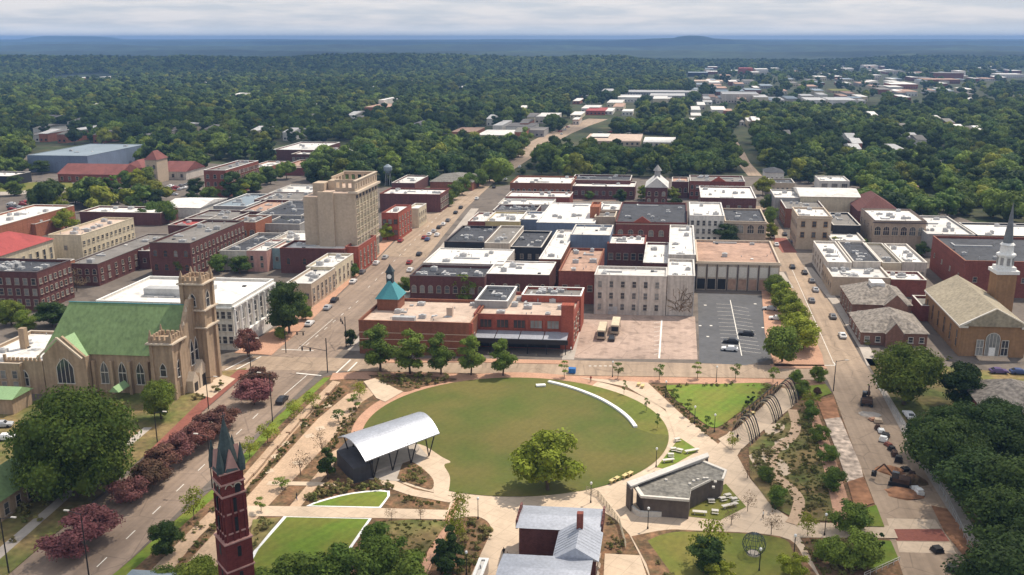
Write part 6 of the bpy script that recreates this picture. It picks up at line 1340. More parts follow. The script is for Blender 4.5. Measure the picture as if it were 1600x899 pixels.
# tree templates for the woods
FOR = [crown_mesh('forest_tree', m_, r_, h_, 1.5, seed=50 + i, clumps=c_, leaves=l_, ls=ls_, shape=s_, core=.80, trunk=.3, nj=.22) for i, (m_, r_, h_, c_, l_, ls_, s_) in enumerate([
    ('leaf_forest', 8.2, 10.5, 13, 1100, .95, 'round'), ('leaf_forest', 7.0, 11.5, 12, 950, .9, 'round'), ('leaf_forest', 9.4, 10, 15, 1300, 1.0, 'round'), ('leaf_forest', 5.6, 12.5, 10, 750, .85, 'oval'), ('leaf_forest_light', 7.6, 10, 13, 1000, .95, 'round'), ('leaf_dark', 6.4, 13, 14, 900, .85, 'oval')])]
r = np.random.RandomState(77)
pts = []
def noise2(x, y, s, sd=0):
    return (np.sin(x / s + sd) + np.sin(y / s * 1.31 + 1.7 + sd) + np.sin((x + y) / s * .77 + 2.1 * sd) + np.sin((x - 1.6 * y) / s * .53 + 4)) / 4
for lo_, hi_, sp in ((340, 1500, 12.5), (1500, 2400, 14), (2400, 3500, 16)):
    ds_ = np.arange(lo_, hi_, sp)
    for d in ds_:
        half = .62 * d + 30
        lat = np.arange(-half, half, sp) + r.uniform(-.42, .42, len(np.arange(-half, half, sp))) * sp
        dd = d + r.uniform(-.42, .42, len(lat)) * sp
        x = dd * fx + lat * rx; y = dd * fy + lat * ry
        pts.append(np.stack([x, y, dd, 800 + 1450 * lat / (dd * ct + H * st)], 1))
pts = np.concatenate(pts)
zg = terrain(pts[:, 0], pts[:, 1]); zg[pts[:, 2] < 1250] = 0
zc = pts[:, 2] * ct + (H) * st
py = 449.5 - F * (pts[:, 2] * st - H * ct) * 1.0 / zc
py = 449.5 - F * (pts[:, 2] * st + (0 - H) * ct) / zc
keep = np.ones(len(pts), bool)
for i in range(len(pts)):
    X, Y = pts[i, 3], py[i]
    if Y > 215 and inpoly(X, Y, TOWN) and not any(inpoly(X, Y, c) for c in GREEN): keep[i] = False; continue
    if Y > 110 and any(inpoly(X, Y, c) for c in CLEAR): keep[i] = False; continue
    if 104 < Y < 170 and X > 1060 and inpoly(X, Y, PLAIN): keep[i] = r.rand() < .22
    elif 150 < Y < 205 and inpoly(X, Y, MIDT): keep[i] = r.rand() < .38
    elif Y > 100: keep[i] = r.rand() < .93
pts = pts[keep]; zg = zg[keep]; py = py[keep]
k2 = np.ones(len(pts), bool)
for x0, x1, y0, y1 in allfoot: k2 &= ~((pts[:, 0] > x0) & (pts[:, 0] < x1) & (pts[:, 1] > y0) & (pts[:, 1] < y1))
pts = pts[k2]; zg = zg[k2]; py = py[k2]
nz_ = noise2(pts[:, 0], pts[:, 1], 45) ; sc_arr = (.78 + .18 * nz_ + .50 * r.rand(len(pts)) ** 1.3) * np.where(pts[:, 2] > 3700, 1.7, 1)
order = np.argsort(pts[:, 2]); vis = [i for i in order if -40 < pts[i, 3] < 1640]
near = vis[:300]; ns = set(near); rest = [i for i in range(len(pts)) if i not in ns]
for i in near:
    o = link('forest_tree', FOR[r.randint(6)], None, (pts[i, 0], pts[i, 1], zg[i]), r.uniform(0, 6.28)); s = sc_arr[i]; o.scale = (s, s, s * r.uniform(.8, 1.15))
    X = pts[i, 3]; shp = ('round-topped', 'upright oval', 'broad low', 'slim tall', 'yellow-green', 'very dark')[FOR.index(o.data)]; siz = 'large' if s > 1.1 else ('middling' if s > .88 else 'small')
    side = [n_ for lim, n_ in ((100, 'left of the arena'), (320, 'behind the red depot'), (480, 'behind the four-storey mill'), (600, 'behind the tan tower'), (720, 'above the long dark red building'), (830, 'left of the far main street'), (920, 'where main street leaves town'), (1000, 'behind the long brick terrace'), (1075, 'behind the small town hall'), (1160, 'beside the far lane'), (1260, 'behind the cream hall'), (1345, 'behind the white pavilion'), (1450, 'behind the arched brown building'), (1530, 'above the wide white roof'), (9999, 'at the right edge')) if X < lim][0]
    tag(o, f'{siz} {shp} tree {"in front" if py[i] > np.median([py[j] for j in near if abs(pts[j, 3] - X) < 60]) else "further back"} of the woods {side}', 'tree', 'woodland edge trees')
me = bpy.data.meshes.new('forest_points'); me.from_pydata([(pts[i, 0], pts[i, 1], zg[i]) for i in rest], [], [])
at = me.attributes.new('s', 'FLOAT', 'POINT'); at.data.foreach_set('value', [float(sc_arr[i]) for i in rest])
at = me.attributes.new('a', 'FLOAT', 'POINT'); at.data.foreach_set('value', [float(v) for v in r.uniform(0, 6.28, len(rest))])
wo = link('woodland', me); wo['kind'] = 'stuff'; tag(wo, 'dense woodland and suburb trees stretching to the hills')
ng = bpy.data.node_groups.new('scatter_trees', 'GeometryNodeTree')
ng.interface.new_socket('Geometry', in_out='INPUT', socket_type='NodeSocketGeometry'); ng.interface.new_socket('Geometry', in_out='OUTPUT', socket_type='NodeSocketGeometry')
gi = ng.nodes.new('NodeGroupInput'); go = ng.nodes.new('NodeGroupOutput'); ip = ng.nodes.new('GeometryNodeInstanceOnPoints'); gj = ng.nodes.new('GeometryNodeJoinGeometry')
# four of the standing woodland-edge trees lend their meshes
for me_ in FOR:
    ob = [o for o in bpy.data.objects if o.data == me_][0]
    oi = ng.nodes.new('GeometryNodeObjectInfo'); oi.transform_space = 'ORIGINAL'; oi.inputs['Object'].default_value = ob; oi.inputs['As Instance'].default_value = True
    ng.links.new(oi.outputs['Geometry'], gj.inputs[0])
na = ng.nodes.new('GeometryNodeInputNamedAttribute'); na.data_type = 'FLOAT'; na.inputs['Name'].default_value = 's'
nb = ng.nodes.new('GeometryNodeInputNamedAttribute'); nb.data_type = 'FLOAT'; nb.inputs['Name'].default_value = 'a'
cx_ = ng.nodes.new('ShaderNodeCombineXYZ'); rv = ng.nodes.new('FunctionNodeRandomValue'); rv.data_type = 'INT'; rv.inputs[4].default_value = 0; rv.inputs[5].default_value = 5
ng.links.new(nb.outputs[0], cx_.inputs[2]); ng.links.new(gi.outputs[0], ip.inputs['Points']); ng.links.new(gj.outputs[0], ip.inputs['Instance']); ip.inputs['Pick Instance'].default_value = True
ng.links.new(rv.outputs[2], ip.inputs['Instance Index']); ng.links.new(cx_.outputs[0], ip.inputs['Rotation']); ng.links.new(na.outputs[0], ip.inputs['Scale']); ng.links.new(ip.outputs[0], go.inputs[0])
md = wo.modifiers.new('trees', 'NODES'); md.node_group = ng
print('woodland trees', len(rest))
# woodland floor under the near woods
sheet('woodland_floor', 'forest_floor', [(-500, 340), (-150, 320), (60, 300), (440, 300), (560, 300), (700, 300), (1050, 300), (1345, 320), (1500, 350), (1790, 450), (2300, 450), (1700, 112), (-100, 112)], -.012)

# ------------------------------------------------------------------ vehicles
CARM = {}
def car_proto(col, cname):
    mat('car_' + cname, col, .03, rough=.3, fine=.02, spec=.5)
    body = MB()
    prof = [(-2.25, .35), (2.25, .35), (2.28, .75), (1.95, .88), (1.0, .98), (.45, 1.42), (-1.15, 1.45), (-1.95, 1.0), (-2.25, .92)]
    n = len(prof)
    for sgn in (-1, 1):
        pass
    def hw(z): return .9 if z < 1.05 else .70
    A = [body.p(x, -hw(z), z) for x, z in prof]; B = [body.p(x, hw(z), z) for x, z in prof]
    body.face(A); body.face(B[::-1])
    for k in range(n): body.face([A[k], B[k], B[(k + 1) % n], A[(k + 1) % n]][::-1])
    g = MB()
    g.face([g.p(.99, -.68, 1.01), g.p(.99, .68, 1.01), g.p(.50, .60, 1.41), g.p(.50, -.60, 1.41)])
    g.face([g.p(-1.90, .68, 1.06), g.p(-1.90, -.68, 1.06), g.p(-1.22, -.60, 1.44), g.p(-1.22, .60, 1.44)])
    for s_ in (-1, 1): g.face([g.p(.80, s_ * .86, 1.04), g.p(.42, s_ * .725, 1.36), g.p(-1.1, s_ * .725, 1.38), g.p(-1.7, s_ * .86, 1.06)])
    wm = MB()
    for k in range(12): pass
    a = [wm.p(.33 * math.cos(t * math.pi / 6), -.1, .33 * math.sin(t * math.pi / 6)) for t in range(12)]; b_ = [wm.p(.33 * math.cos(t * math.pi / 6), .1, .33 * math.sin(t * math.pi / 6)) for t in range(12)]
    wm.face(a); wm.face(b_[::-1])
    for k in range(12): wm.face([a[k], b_[k], b_[(k + 1) % 12], a[(k + 1) % 12]])
    hm_ = MB(); hm_.box(2.2, -.2, .6, 2.3, .2, .76)
    return body.mesh('body', 'car_' + cname), g.mesh('windows', 'glass'), (CARM.get('w') or CARM.setdefault('w', wm.mesh('wheel', 'metal_dark'))), (CARM.get('h') or CARM.setdefault('h', hm_.mesh('headlight', 'white_paint')))
CARS = {n: car_proto(c, n) for n, c in (('white', (.75, .75, .75)), ('black', (.02, .02, .025)), ('silver', (.42, .43, .45)), ('red', (.28, .02, .02)), ('blue', (.05, .08, .2)), ('grey', (.13, .13, .14)), ('purple', (.10, .07, .18)))}
def car(c, px, py_, deg, label, group=None, z=.012):
    bm_, gm, wm, hm_ = CARS[c]; w = P(px, py_); root = empty('car', (w[0], w[1], z), R(deg)); tag(root, label, 'car', group)
    link('body', bm_, root); link('windows', gm, root)
    for x in (-1.4, 1.4):
        for y in (-.82, .82): link('wheel', wm, root, (x, y, .33))
    for y in (-.6, .6): link('headlight', hm_, root, (0, y, 0))
    return root
SD = 93   # heading along main street
for c, x, y, l in [('white', 484, 508, 'white car parked at the kerb below the tan two-storey shop'), ('silver', 512, 483, 'silver car parked beside the tan two-storey shop'), ('black', 523, 471, 'black car parked between the tan and cream shops'), ('white', 552, 442, 'white car parked in front of the cream shop'), ('grey', 566, 427, 'grey car parked before the narrow red shop'), ('white', 588, 413, 'white car at the foot of the tan tower street front'), ('silver', 602, 404, 'silver car parked past the tan tower corner'), ('red', 626, 378, 'red car at the kerb before the red corner building'),
        ('red', 640, 412, 'dark red car parked on the right kerb of main street'), ('black', 655, 399, 'black car parked on the right kerb of main street'), ('white', 641, 424, 'white car nearest on the right kerb of main street'),
        ('red', 663, 373, 'red car in the cluster on main street by the slate roof'), ('white', 671, 368, 'white car in the cluster on main street by the slate roof'), ('silver', 678, 363, 'silver car in the cluster on main street by the slate roof'), ('blue', 668, 376, 'blue car in the cluster on main street by the slate roof'), ('black', 686, 357, 'black car in the cluster on main street by the slate roof'), ('white', 693, 352, 'last white car in the cluster on main street'), ('grey', 700, 346, 'grey car in the cluster nearest the upper block'), ('white', 683, 369, 'white car beside the kerb next to the slate-dark roof'),
        ('black', 712, 334, 'black car in front of the red brick shop with cluttered roof'), ('black', 720, 326, 'black car further up main street by the street trees'), ('white', 745, 312, 'white car high up main street'), ('black', 772, 294, 'black car where main street enters the woods'), ('silver', 790, 282, 'silver car on the wooded stretch of main street'), ('white', 812, 262, 'white car far up the wooded road'), ('black', 838, 246, 'black car far up the wooded road'), ('black', 441, 628, 'black car driving down main street beside the junction myrtles')]:
    car(c, x, y, SD, l, 'cars along main street')
for c, x, y, l in [('black', 1238, 419, 'black car at the top of the right-hand street'), ('black', 1257, 428, 'black car opposite the shop with pale side wall'), ('grey', 1268, 441, 'grey car beside the low tan-walled building'), ('silver', 1274, 455, 'silver car beside the tan wall on the right-hand street'), ('grey', 1268, 472, 'grey car driving in the middle of the right-hand street'), ('grey', 1301, 497, 'grey car parked beside the parish house'), ('white', 1316, 527, 'white car parked nearest on the right-hand street'),
        ('white', 1213, 384, 'white car at the brick paved crossing'), ('blue', 1240, 380, 'blue car beside the tan corner building'), ('black', 1226, 368, 'black car on the street above the brick crossing'), ('white', 1207, 372, 'white car left of the brick crossing')]:
    car(c, x, y, 90, l, 'cars along the right-hand street')
for c, x, y, d, l in [('black', 1166, 524, 176, 'black car right of the bay line in the dark car park'), ('black', 1142, 536, 176, 'black car left of the bay line in the dark car park'), ('white', 1140, 548, 176, 'white car nearest in the dark car park'), ('silver', 1203, 485, 175, 'silver car at the right side of the dark car park under trees'), ('white', 1213, 500, 175, 'white car under the trees beside the dark car park')]:
    car(c, x, y, d, l, 'cars in the dark car park')
for c, x, y, d, l in [('white', 8, 645, 20, 'white car behind the big tree at the left edge'), ('silver', 4, 668, 20, 'silver car at the left edge above the green-roofed hall'), ('white', 12, 688, 20, 'white car beside the green-roofed hall'), ('purple', 1560, 584, 5, 'purple-blue car in front of the tan church'), ('blue', 1592, 585, 5, 'dark blue car right of the purple one by the tan church'), ('white', 1420, 653, 95, 'white car half hidden at the grove edge')]:
    car(c, x, y, d, l, None, .15)
rcar = random.Random(8)
for grp, area, n, wh in (('cars parked behind the depot', [(205, 290), (310, 275), (300, 300), (215, 302)], 0, ''), ('cars in the lots behind the market hall', [(262, 292), (300, 288), (306, 302), (266, 306)], 12, 'in the lot left of the four-storey mill'), ('cars in the far lots', [(925, 207), (1010, 203), (1015, 212), (930, 216)], 16, 'in the far lot beyond the dark woods'), ('cars on the far road', [(872, 206), (890, 196), (896, 200), (878, 214)], 6, 'on the far end of main street'), ('cars at the left lot', [(5, 318), (60, 316), (60, 326), (0, 330)], 9, 'in the lot above the orange brick building')):
    k = 0
    while k < n:
        x, y = rcar.uniform(min(a for a, _ in area), max(a for a, _ in area)), rcar.uniform(min(a for _, a in area), max(a for _, a in area))
        if inpoly(x, y, area):
            c = rcar.choice(['white', 'silver', 'black', 'red', 'grey']); car(c, x, y, rcar.choice((4, 94, 184)), f'{c} car {wh}', grp); k += 1
def bus(x, y, label):
    w = P(x, y); root = empty('bus', (w[0], w[1], .02), R(90)); tag(root, label, 'bus', 'buses in the tan lot')
    b = MB(); b.box(-5.2, -1.2, .5, 4.0, 1.2, 2.9); b.box(4.0, -1.05, .5, 5.3, 1.05, 1.7); b.build('body', 'tan', root)
    b = MB(); b.box(-5.0, -1.1, 2.9, 3.9, 1.1, 3.05); b.build('roof', 'cream', root)
    b = MB(); b.box(-4.8, -1.23, 1.7, 3.6, 1.23, 2.5); b.build('side_windows', 'glass', root)
    b = MB(); b.box(4.0, -1.0, 1.75, 4.06, 1.0, 2.6); b.build('windscreen', 'glass', root)
    b = MB(); b.box(-5.25, -1.0, 1.2, -5.2, 1.0, 2.6); b.build('rear_door', 'metal_dark', root)
    for xx in (-3.4, 3.6):
        for yy in (-1.1, 1.1): o = link('wheel', CARS['white'][2], root, (xx, yy, .45)); o.scale = (1.4, 1.4, 1.4)
bus(941, 524, 'long tan-roofed bus parked left in the tan lot'); bus(962, 516, 'tan-roofed bus parked right in the tan lot')
car('black', 956, 531, 90, 'black car parked in front of the right-hand bus')
def digger(x, y, deg, m_, label):
    w = P(x, y); root = empty('excavator', (w[0], w[1], .01), R(deg)); tag(root, label, 'excavator')
    for s in (-1, 1): b = MB(); b.prism([(-1.9, s * 1.1 - .3), (1.9, s * 1.1 - .3), (1.9, s * 1.1 + .3), (-1.9, s * 1.1 + .3)], 0.05, .8); b.build('track', 'metal_dark', root)
    b = MB(); b.box(-1.9, -1.2, .85, 1.2, 1.2, 1.7); b.build('body', m_, root)
    b = MB(); b.box(.1, .2, 1.7, 1.4, 1.15, 2.9); b.build('cab', 'glass', root)
    b = MB(); b.tube((1, -.3, 1.4), (3.2, -.3, 3.6), .22, 4); b.tube((3.2, -.3, 3.6), (4.8, -.3, 1.6), .18, 4); b.build('arm', m_, root)
    b = MB(); b.box(4.4, -.8, .7, 5.3, .2, 1.6); b.build('bucket', 'metal_dark', root)
mat('dull_yellow', (.30, .19, .05), .2, .8); mat('rusty', (.085, .05, .035), .3, .8)
digger(1354, 632, 80, 'rusty', 'rust-brown excavator standing by the right-hand street near the big tree')
digger(1405, 758, 160, 'rusty', 'brown excavator beside the dirt heaps on the right-hand street')
rd = random.Random(31)
def heap(x, y, r_, h, m_, label, name='dirt_heap', cat='heap'):
    w = P(x, y); b = MB(); n = 12; rings = [(1, 0), (.8, .35), (.5, .8), (.2, 1.0)]; idx = []
    for f, z in rings: idx.append([b.p(r_ * f * math.cos(2 * math.pi * k / n) * rd.uniform(.8, 1.2), r_ * f * math.sin(2 * math.pi * k / n) * rd.uniform(.8, 1.2) * .8, z * h * rd.uniform(.85, 1.1) - .02) for k in range(n)])
    for i in range(3):
        for k in range(n): b.face([idx[i][k], idx[i][(k + 1) % n], idx[i + 1][(k + 1) % n], idx[i + 1][k]])
    b.face(idx[3]); o = b.build(name, m_, None, (w[0], w[1], .012)); tag(o, label, cat)
heap(1392, 736, 2.8, .9, 'dirt', 'flat brown dirt heap on the street above the brown excavator'); heap(1412, 772, 3.6, .9, 'dirt', 'widest dirt heap below the brown excavator'); heap(1428, 752, 2.6, 1.3, 'mulch', 'dark soil heap by the kerb beside the excavator')
heap(1360, 648, 2.6, .4, 'concrete_grey', 'low grey gravel heap below the rust-brown excavator')
def pallet(x, y, m_, label, h=.8, w_=1.2, d_=1.5, deg=0):
    w = P(x, y); root = empty('pallet_load', (w[0], w[1], .012), R(deg)); tag(root, label, 'pallet', 'building materials along the right kerb')
    b = MB(); b.box(-w_ / 2, -d_ / 2, 0, w_ / 2, d_ / 2, .15); b.build('pallet', 'bark', root)
    b = MB(); b.box(-w_ / 2 + .08, -d_ / 2 + .08, .15, w_ / 2 - .08, d_ / 2 - .08, h * .6); b.box(-w_ / 2 + .2, -d_ / 2 + .15, h * .6, w_ / 2 - .25, d_ / 2 - .3, h); b.build('load', m_, root)
for i, (x, y, m_, l) in enumerate([(1364, 657, 'paver_brick', 'brick pallet nearest the gravel heap'), (1372, 660, 'concrete', 'pale pallet beside the first brick pallet'), (1371, 671, 'rusty', 'rust-coloured pallet load at the upper kerb'), (1377, 676, 'white_paint', 'white-wrapped pallet load at the upper kerb'), (1383, 684, 'metal_dark', 'black wrapped load at the kerb'), (1380, 690, 'white_paint', 'second white-wrapped load at the kerb'), (1388, 697, 'paver_red', 'dark red brick pallet in the kerb row'), (1393, 704, 'metal_dark', 'dark pallet below the red brick pallet'), (1398, 712, 'rusty', 'brownish load halfway down the kerb'), (1404, 722, 'metal_dark', 'dark load at the lower end of the kerb row'),
        (1430, 765, 'white_paint', 'white load beside the soil heap'), (1436, 773, 'white_paint', 'white sheeted load lowest in the kerb row'), (1425, 745, 'rusty', 'brown load between soil heap and kerb'), (1415, 735, 'metal_dark', 'dark load above the soil heap'), (1464, 862, 'metal_dark', 'dark load beside the lower crosswalk band'), (1487, 892, 'metal_dark', 'dark load at the bottom edge of the street')]):
    pallet(x, y, m_, l, rd.uniform(.6, 1.4), rd.uniform(1.2, 2), rd.uniform(1.2, 2.2), rd.uniform(-30, 30))
b = MB(); w = P(894, 583); b.box(-.9, -.7, 0, .9, .7, 1.2); b.gable(-.95, -.75, .95, .75, 1.2, 1.5, 'a'); o = b.build('bin', 'car_blue', None, (w[0], w[1], .15)); mat('bin_blue', (.04, .16, .42)); o.data.materials[0] = M('bin_blue'); tag(o, 'bright blue bin at the kerb below the red awning building', 'bin')
# ------------------------------------------------------------------ lamps, benches, tables
def street_light(x, y, h, deg, label, arm=2.2):
    w = P(x, y); root = empty('street_light', (w[0], w[1], .13), R(deg)); tag(root, label, 'street light', 'tall street lights')
    b = MB(); b.tube((0, 0, 0), (0, 0, h), .13, 6, .08); b.build('pole', 'metal_unit' if False else 'metal_dark', root)
    b = MB(); b.tube((0, 0, h - .2), (arm, 0, h + .3), .06, 5); b.build('arm', 'metal_dark', root)
    b = MB(); b.box(arm - .2, -.16, h + .25, arm + .7, .16, h + .4); b.build('lamp_head', 'trim', root)
for x, y, h, d, l in [(426, 660, 11.5, 180, 'tall street light on the verge nearest the junction'), (332, 764, 11, 180, 'tall street light beside the bell tower spire'), (140, 908, 12, 180, 'tall street light in the lower left foreground'), (246, 692, 7, 0, 'shorter street light on the church walk'), (14, 896, 10, 0, 'tall street light at the lower left corner'), (392, 578, 8.5, 0, 'street light at the courthouse junction'), (326, 640, 8, 0, 'thin street light before the church forecourt'), (1302, 612, 8, 0, 'street light at the right-hand junction corner')]: street_light(x, y, h, d, l)
def signal(x, y, h, deg, arm, label):
    w = P(x, y); root = empty('signal_mast', (w[0], w[1], .13), R(deg)); tag(root, label, 'traffic signal')
    b = MB(); b.tube((0, 0, 0), (0, 0, h), .14, 6); b.build('pole', 'metal_dark', root)
    b = MB(); b.tube((0, 0, 6), (arm, 0, 6.6), .08, 5); b.build('arm', 'metal_dark', root)
    for f in (.6, .9): b = MB(); b.box(arm * f - .15, -.15, 5.4, arm * f + .15, .15, 6.3); b.build('signal_head', 'metal_dark', root)
signal(512, 583, 9.5, 172, 8, 'signal mast at the park corner of the junction'); signal(541, 543, 9, 120, 8, 'signal mast at the brown brick building corner')
signal(447, 552, 6.5, 0, 6, 'signal mast at the courthouse corner')
def park_lamp(x, y, label):
    w = P(x, y); root = empty('park_lamp', (w[0], w[1], .14)); tag(root, label, 'park lamp', 'globe lamps in the park')
    b = MB(); b.tube((0, 0, 0), (0, 0, 3.8), .09, 6, .06); b.cone(0, 0, 0, .5, .18, .12, 6); b.build('pole', 'metal_dark', root)
    b = MB(); b.cone(0, 0, 3.8, 4.0, .12, .24, 8); b.cone(0, 0, 4.0, 4.25, .24, .22, 8); b.cone(0, 0, 4.25, 4.4, .22, .05, 8); b.build('globe', 'white_paint', root)
for x, y, l in [(1025, 731, 'globe lamp at the right rim of the oval lawn'), (923, 787, 'globe lamp near the fence above the metal-roofed house'), (1012, 828, 'globe lamp in front of the service building'), (1116, 664 + 12, 'globe lamp at the lower tip of the east lawn'), (1085, 663, 'globe lamp on the lower left of the east lawn'), (1040, 622, 'lamp at the upper left of the east lawn'), (747, 812, 'globe lamp on the plaza by the airy tree'), (729, 899, 'globe lamp in the bed at the bottom of the plaza'), (1288, 838, 'globe lamp on the long path by the sphere'), (1186, 894, 'globe lamp under the sphere sculpture'), (1119, 598, 'lamp on the cross street walk above the east lawn'), (957, 590, 'lamp on the cross street walk below the bus lot'), (1240, 872, 'lamp at the path fork right of the sphere')]: park_lamp(x, y, l)
def table(x, y, deg, label, g='white picnic furniture', name='picnic_table', L=1.25, yel=False):
    w = P(x, y); root = empty(name, (w[0], w[1], .16), R(deg)); tag(root, label, 'picnic table' if name == 'picnic_table' else 'bench', g); m_ = 'line_yellow' if yel else 'trim'
    b = MB(); b.box(-L / 2, -.4, .68, L / 2, .4, .76); b.build('table_top' if name == 'picnic_table' else 'seat', m_, root)
    for s in (-1, 1):
        b = MB(); b.box(s * L * .35 - .05, -.3, 0, s * L * .35 + .05, .3, .679); b.build('leg', m_, root)
        if name == 'picnic_table': b = MB(); b.box(-L / 2, s * .65 - .12, .4, L / 2, s * .65 + .12, .46); b.build('seat', m_, root)
for x, y, d, l in [(1106, 779, 20, 'upper left table on the picnic lawn'), (1115, 775, 20, 'table at the top of the picnic lawn'), (1111, 787, 10, 'middle left table on the picnic lawn'), (1129, 784, 30, 'middle table on the picnic lawn'), (1137, 779, 30, 'upper right table on the picnic lawn'), (1147, 785, 30, 'rightmost table on the picnic lawn'), (1117, 804, 0, 'lowest table on the picnic lawn'), (1058, 691, 30, 'top table on the triangle lawn'), (1052, 706, 20, 'middle left table on the triangle lawn'), (1062, 708, -20, 'middle table on the triangle lawn'), (1048, 715, 10, 'lower left table on the triangle lawn')]: table(x, y, d, l)
table(1140, 795, 32, 'long white bench on the picnic lawn', name='bench', L=3.4); table(1081, 709, 32, 'long white bench on the triangle lawn', name='bench', L=3.4); table(1044, 724, 25, 'wide white bench block below the triangle lawn', name='bench', L=2.6); table(1093, 806, 0, 'pale bench at the edge of the picnic lawn', name='bench', L=2.6)
for x, y, d, l in [(957, 756, 60, 'left yellow bench on the plaza rim of the oval lawn'), (963, 753, 60, 'second yellow bench on the plaza rim'), (977, 748, 60, 'third yellow bench on the plaza rim'), (984, 745, 60, 'right yellow bench on the plaza rim'), (998, 604, 80, 'left yellow bench at the north plaza head'), (1004, 607, 80, 'right yellow bench at the north plaza head'), (1175, 650, 40, 'yellow bench under the pergola')]: table(x, y, d, l, 'yellow benches', 'bench', 1.6, True)
b = MB(); w = P(845, 605); b.box(-1.2, -.6, 0, 1.2, .6, .35); o = b.build('concrete_block', 'white_paint', None, (w[0], w[1], KZ[0] - .01), .3); tag(o, 'small white block lying on the upper part of the oval lawn', 'block')
# stone blocks along the long brick walk, fences
def post_fence(name, label, pxs, h, m_='metal_dark', step=2.2, n=1, rails=(.95, .55), z=.13):
    w = [Vector((*P(x, y), z)) for x, y in (spl(pxs, n) if n > 1 else pxs)]; root = empty(name, tuple(w[0])); tag(root, label, 'fence')
    b = MB(); o0 = w[0]
    for a, c in zip(w[:-1], w[1:]):
        for f in rails: b.tube(tuple(a - o0 + Vector((0, 0, h * f))), tuple(c - o0 + Vector((0, 0, h * f))), .05, 4)
    b.build('rail', m_, root)
    acc = 0
    for a, c in zip(w[:-1], w[1:]):
        L = (c - a).length; k = 0
        while k * step < L:
            q = a + (c - a) * (k * step / L) - o0; b = MB(); b.tube((q.x, q.y, 0), (q.x, q.y, h), .06, 4); b.build('post', m_, root); k += 1
post_fence('wooden_fence', 'wooden rail fence right of the metal-roofed house', [(916, 770), (935, 778), (952, 800), (968, 822), (978, 860)], 1.3, 'shingle_tan', 1.4, rails=(.95, .7, .45, .2))
post_fence('construction_fence', 'long site fence along the kerb of the right-hand street', [(1372, 610), (1405, 660), (1440, 722), (1478, 785), (1500, 830), (1518, 870)], 1.6, 'metal_unit', 2.6)
post_fence('railing', 'dark railing along the dirt side of the lower street', [(1350, 905), (1405, 880)], 1.1, 'trim', 1.5)
for i in range(9):
    x, y = [(540, 607), (520, 628), (500, 647), (480, 667), (462, 688), (443, 708), (425, 730), (405, 752), (388, 772)][i]
    w = P(x - 22, y + 4); b = MB(BX, BY); b.box(-.5, -3.2, 0, .5, 3.2, .45); o = b.build('seat_block', 'paver_tan', None, (w[0], w[1], KZ[0] + .01), R(3)); tag(o, f'low tan masonry seat beside the street walk, number {i + 1} from the junction' if False else f'low tan masonry seat in the row beside the street walk', 'seat', 'masonry seats beside the street walk')
# ------------------------------------------------------------------ people
def person(x, y, deg, shirt, legs, label):
    w = P(x, y); vs = [(0, 0, .95), (0, 0, 1.2), (0, 0, 1.42), (0, 0, 1.52), (0, .01, 1.66), (0, .01, 1.76), (.19, 0, 1.40), (.25, .04, 1.12), (.24, .14, .88), (-.19, 0, 1.40), (-.25, -.04, 1.12), (-.24, .06, .88), (.10, 0, .90), (.12, .12, .50), (.12, .10, .06), (.12, .24, .03), (-.10, 0, .90), (-.12, -.04, .50), (-.12, -.16, .06), (-.12, -.02, .03)]
    ed = [(0, 1), (1, 2), (2, 3), (3, 4), (4, 5), (2, 6), (6, 7), (7, 8), (2, 9), (9, 10), (10, 11), (0, 12), (12, 13), (13, 14), (14, 15), (0, 16), (16, 17), (17, 18), (18, 19)]
    rad = [.15, .14, .15, .055, .10, .08, .06, .045, .035, .06, .045, .035, .09, .06, .045, .04, .09, .06, .045, .04]
    me = bpy.data.meshes.new('person'); me.from_pydata(vs, ed, []); o = link('person', me, None, (w[0], w[1], .16), R(deg)); o.modifiers.new('skin', 'SKIN')
    for i, v in enumerate(me.skin_vertices[0].data): v.radius = (rad[i], rad[i])
    me.skin_vertices[0].data[0].use_root = True
    o.modifiers.new('sub', 'SUBSURF').levels = 1
    dg = bpy.context.evaluated_depsgraph_get(); m2 = bpy.data.meshes.new_from_object(o.evaluated_get(dg)); o.modifiers.clear(); o.data = m2; m2.materials.clear()
    for m_ in (shirt, legs, 'hall_tan', 'metal_dark'): m2.materials.append(M(m_))
    for p_ in m2.polygons:
        z = p_.center.z; p_.material_index = 3 if z > 1.72 else 2 if z > 1.50 or (z < 1.0 and abs(p_.center.x) > .2) else 0 if z > .95 else 1
        p_.use_smooth = True
    tag(o, label, 'person')
for a in [(787, 871, 30, 'metal_dark', 'metal_dark', 'person in dark clothes standing on the plaza beside the metal-roofed house'), (464, 783, 100, 'metal_dark', 'car_blue', 'person in dark top walking on the diagonal path by the hedge'), (1152, 690, 20, 'metal_dark', 'metal_dark', 'person in black at the foot of the pergola'), (923, 598, 10, 'car_red', 'metal_dark', 'person in red top on the walk above the oval lawn'), (892, 551, 60, 'white_paint', 'metal_dark', 'person in white top beside the red awning building'), (793, 878, 60, 'white_paint', 'car_blue', 'person in white top next to the one in dark clothes'), (1100, 722, 200, 'car_blue', 'metal_dark', 'person in blue top on the wide diagonal plaza'), (1192, 812, 80, 'white_paint', 'metal_dark', 'person in white top on the plaza near the sphere')]: person(*a)

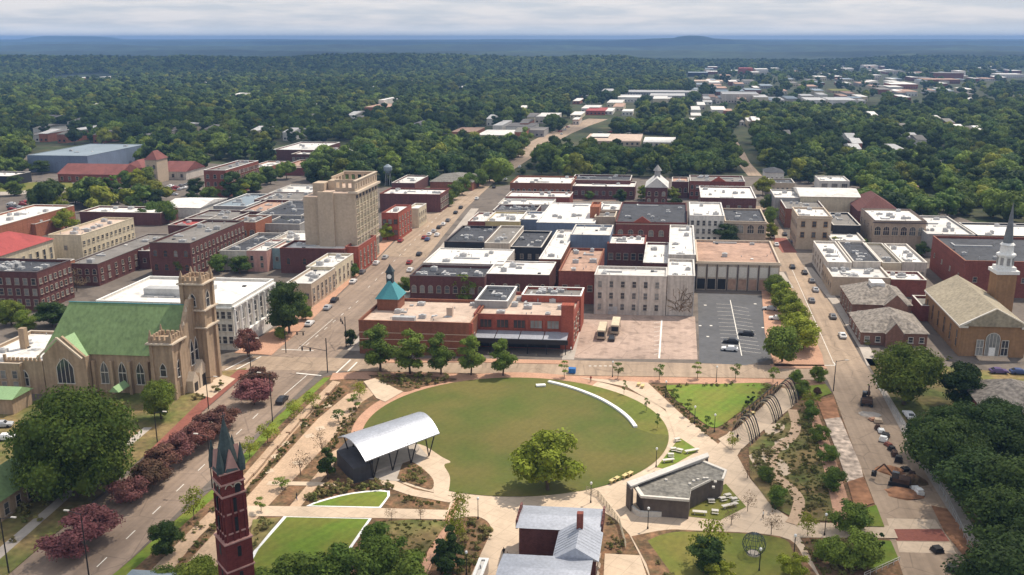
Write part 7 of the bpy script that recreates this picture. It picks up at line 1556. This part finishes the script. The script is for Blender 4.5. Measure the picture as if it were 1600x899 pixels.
# ------------------------------------------------------------------ clouds out of view, added to shade the woods and lower corners
cm_ = bpy.data.materials.new('shade_cloud'); cm_.use_nodes = True; t = cm_.node_tree; bb = t.nodes['Principled BSDF']; bb.inputs['Base Color'].default_value = (.9, .9, .9, 1); bb.inputs['Roughness'].default_value = 1
tp = t.nodes.new('ShaderNodeBsdfTransparent'); mm_ = t.nodes.new('ShaderNodeMixShader'); mm_.inputs[0].default_value = .36; t.links.new(tp.outputs[0], mm_.inputs[1]); t.links.new(bb.outputs[0], mm_.inputs[2]); t.links.new(mm_.outputs[0], t.nodes['Material Output'].inputs['Surface'])
ZC = 1500.0
rc = np.random.RandomState(5)
def shade_cloud(px, py_, rx_, ry_, seed):
    gx, gy = P(px, py_); k = ZC / sd.z; x, y = gx + sd.x * k, gy + sd.y * k
    q = np.random.RandomState(seed); V = []; Fc = []; nu, nv = 48, 10
    ph = q.rand(5) * 6.28
    for i in range(nv + 1):
        th = math.pi * i / nv
        for j in range(nu):
            a = 2 * math.pi * j / nu; w = 1 + .18 * math.sin(2 * a + ph[0]) + .13 * math.sin(3 * a + ph[1]) + .09 * math.sin(5 * a + ph[2]) + .07 * math.sin(8 * a + ph[3]) + .05 * math.sin(13 * a + ph[4])
            V.append((rx_ * w * math.sin(th) * math.cos(a), ry_ * w * math.sin(th) * math.sin(a), 60 * math.cos(th) * (1.6 if th < 1.57 else .4)))
    for i in range(nv):
        for j in range(nu): Fc.append((i * nu + j, i * nu + (j + 1) % nu, (i + 1) * nu + (j + 1) % nu, (i + 1) * nu + j))
    me = bpy.data.meshes.new('shade_cloud'); me.from_pydata(V, [], Fc); me.materials.append(cm_); o = link('shade_cloud', me, None, (x, y, ZC)); o['kind'] = 'stuff'; tag(o, 'flat bank of clouds out of view, added to shade the land')
for i, c in enumerate([(1640, 800, 42, 75), (60, 960, 60, 38), (100, 205, 330, 110), (520, 198, 260, 90), (980, 258, 120, 36), (1330, 235, 190, 80), (250, 112, 900, 330), (760, 100, 800, 400), (1250, 100, 700, 380), (800, 148, 420, 160), (1480, 172, 300, 140), (1560, 92, 900, 400), (420, 88, 1200, 500), (900, 78, 2500, 900), (300, 74, 3000, 1100)]): shade_cloud(*c, 40 + i)

# ------------------------------------------------------------------ haze
hb_ = MB(); hb_.box(-21000, -3000, -1.5, 16500, 17500, 120); hz = hb_.build('haze', [])
hm = bpy.data.materials.new('haze_air'); hm.use_nodes = True; t = hm.node_tree; t.nodes.clear()
ho = t.nodes.new('ShaderNodeOutputMaterial'); pv = t.nodes.new('ShaderNodeVolumePrincipled'); pv.inputs['Color'].default_value = (.25, .46, .86, 1); pv.inputs['Density'].default_value = 1.35e-4
pv.inputs['Anisotropy'].default_value = 0.0
t.links.new(pv.outputs[0], ho.inputs['Volume']); hz.data.materials.append(hm); hz['kind'] = 'stuff'; hz['label'] = 'thin blue haze over the plain'
sc.cycles.volume_bounces = 0
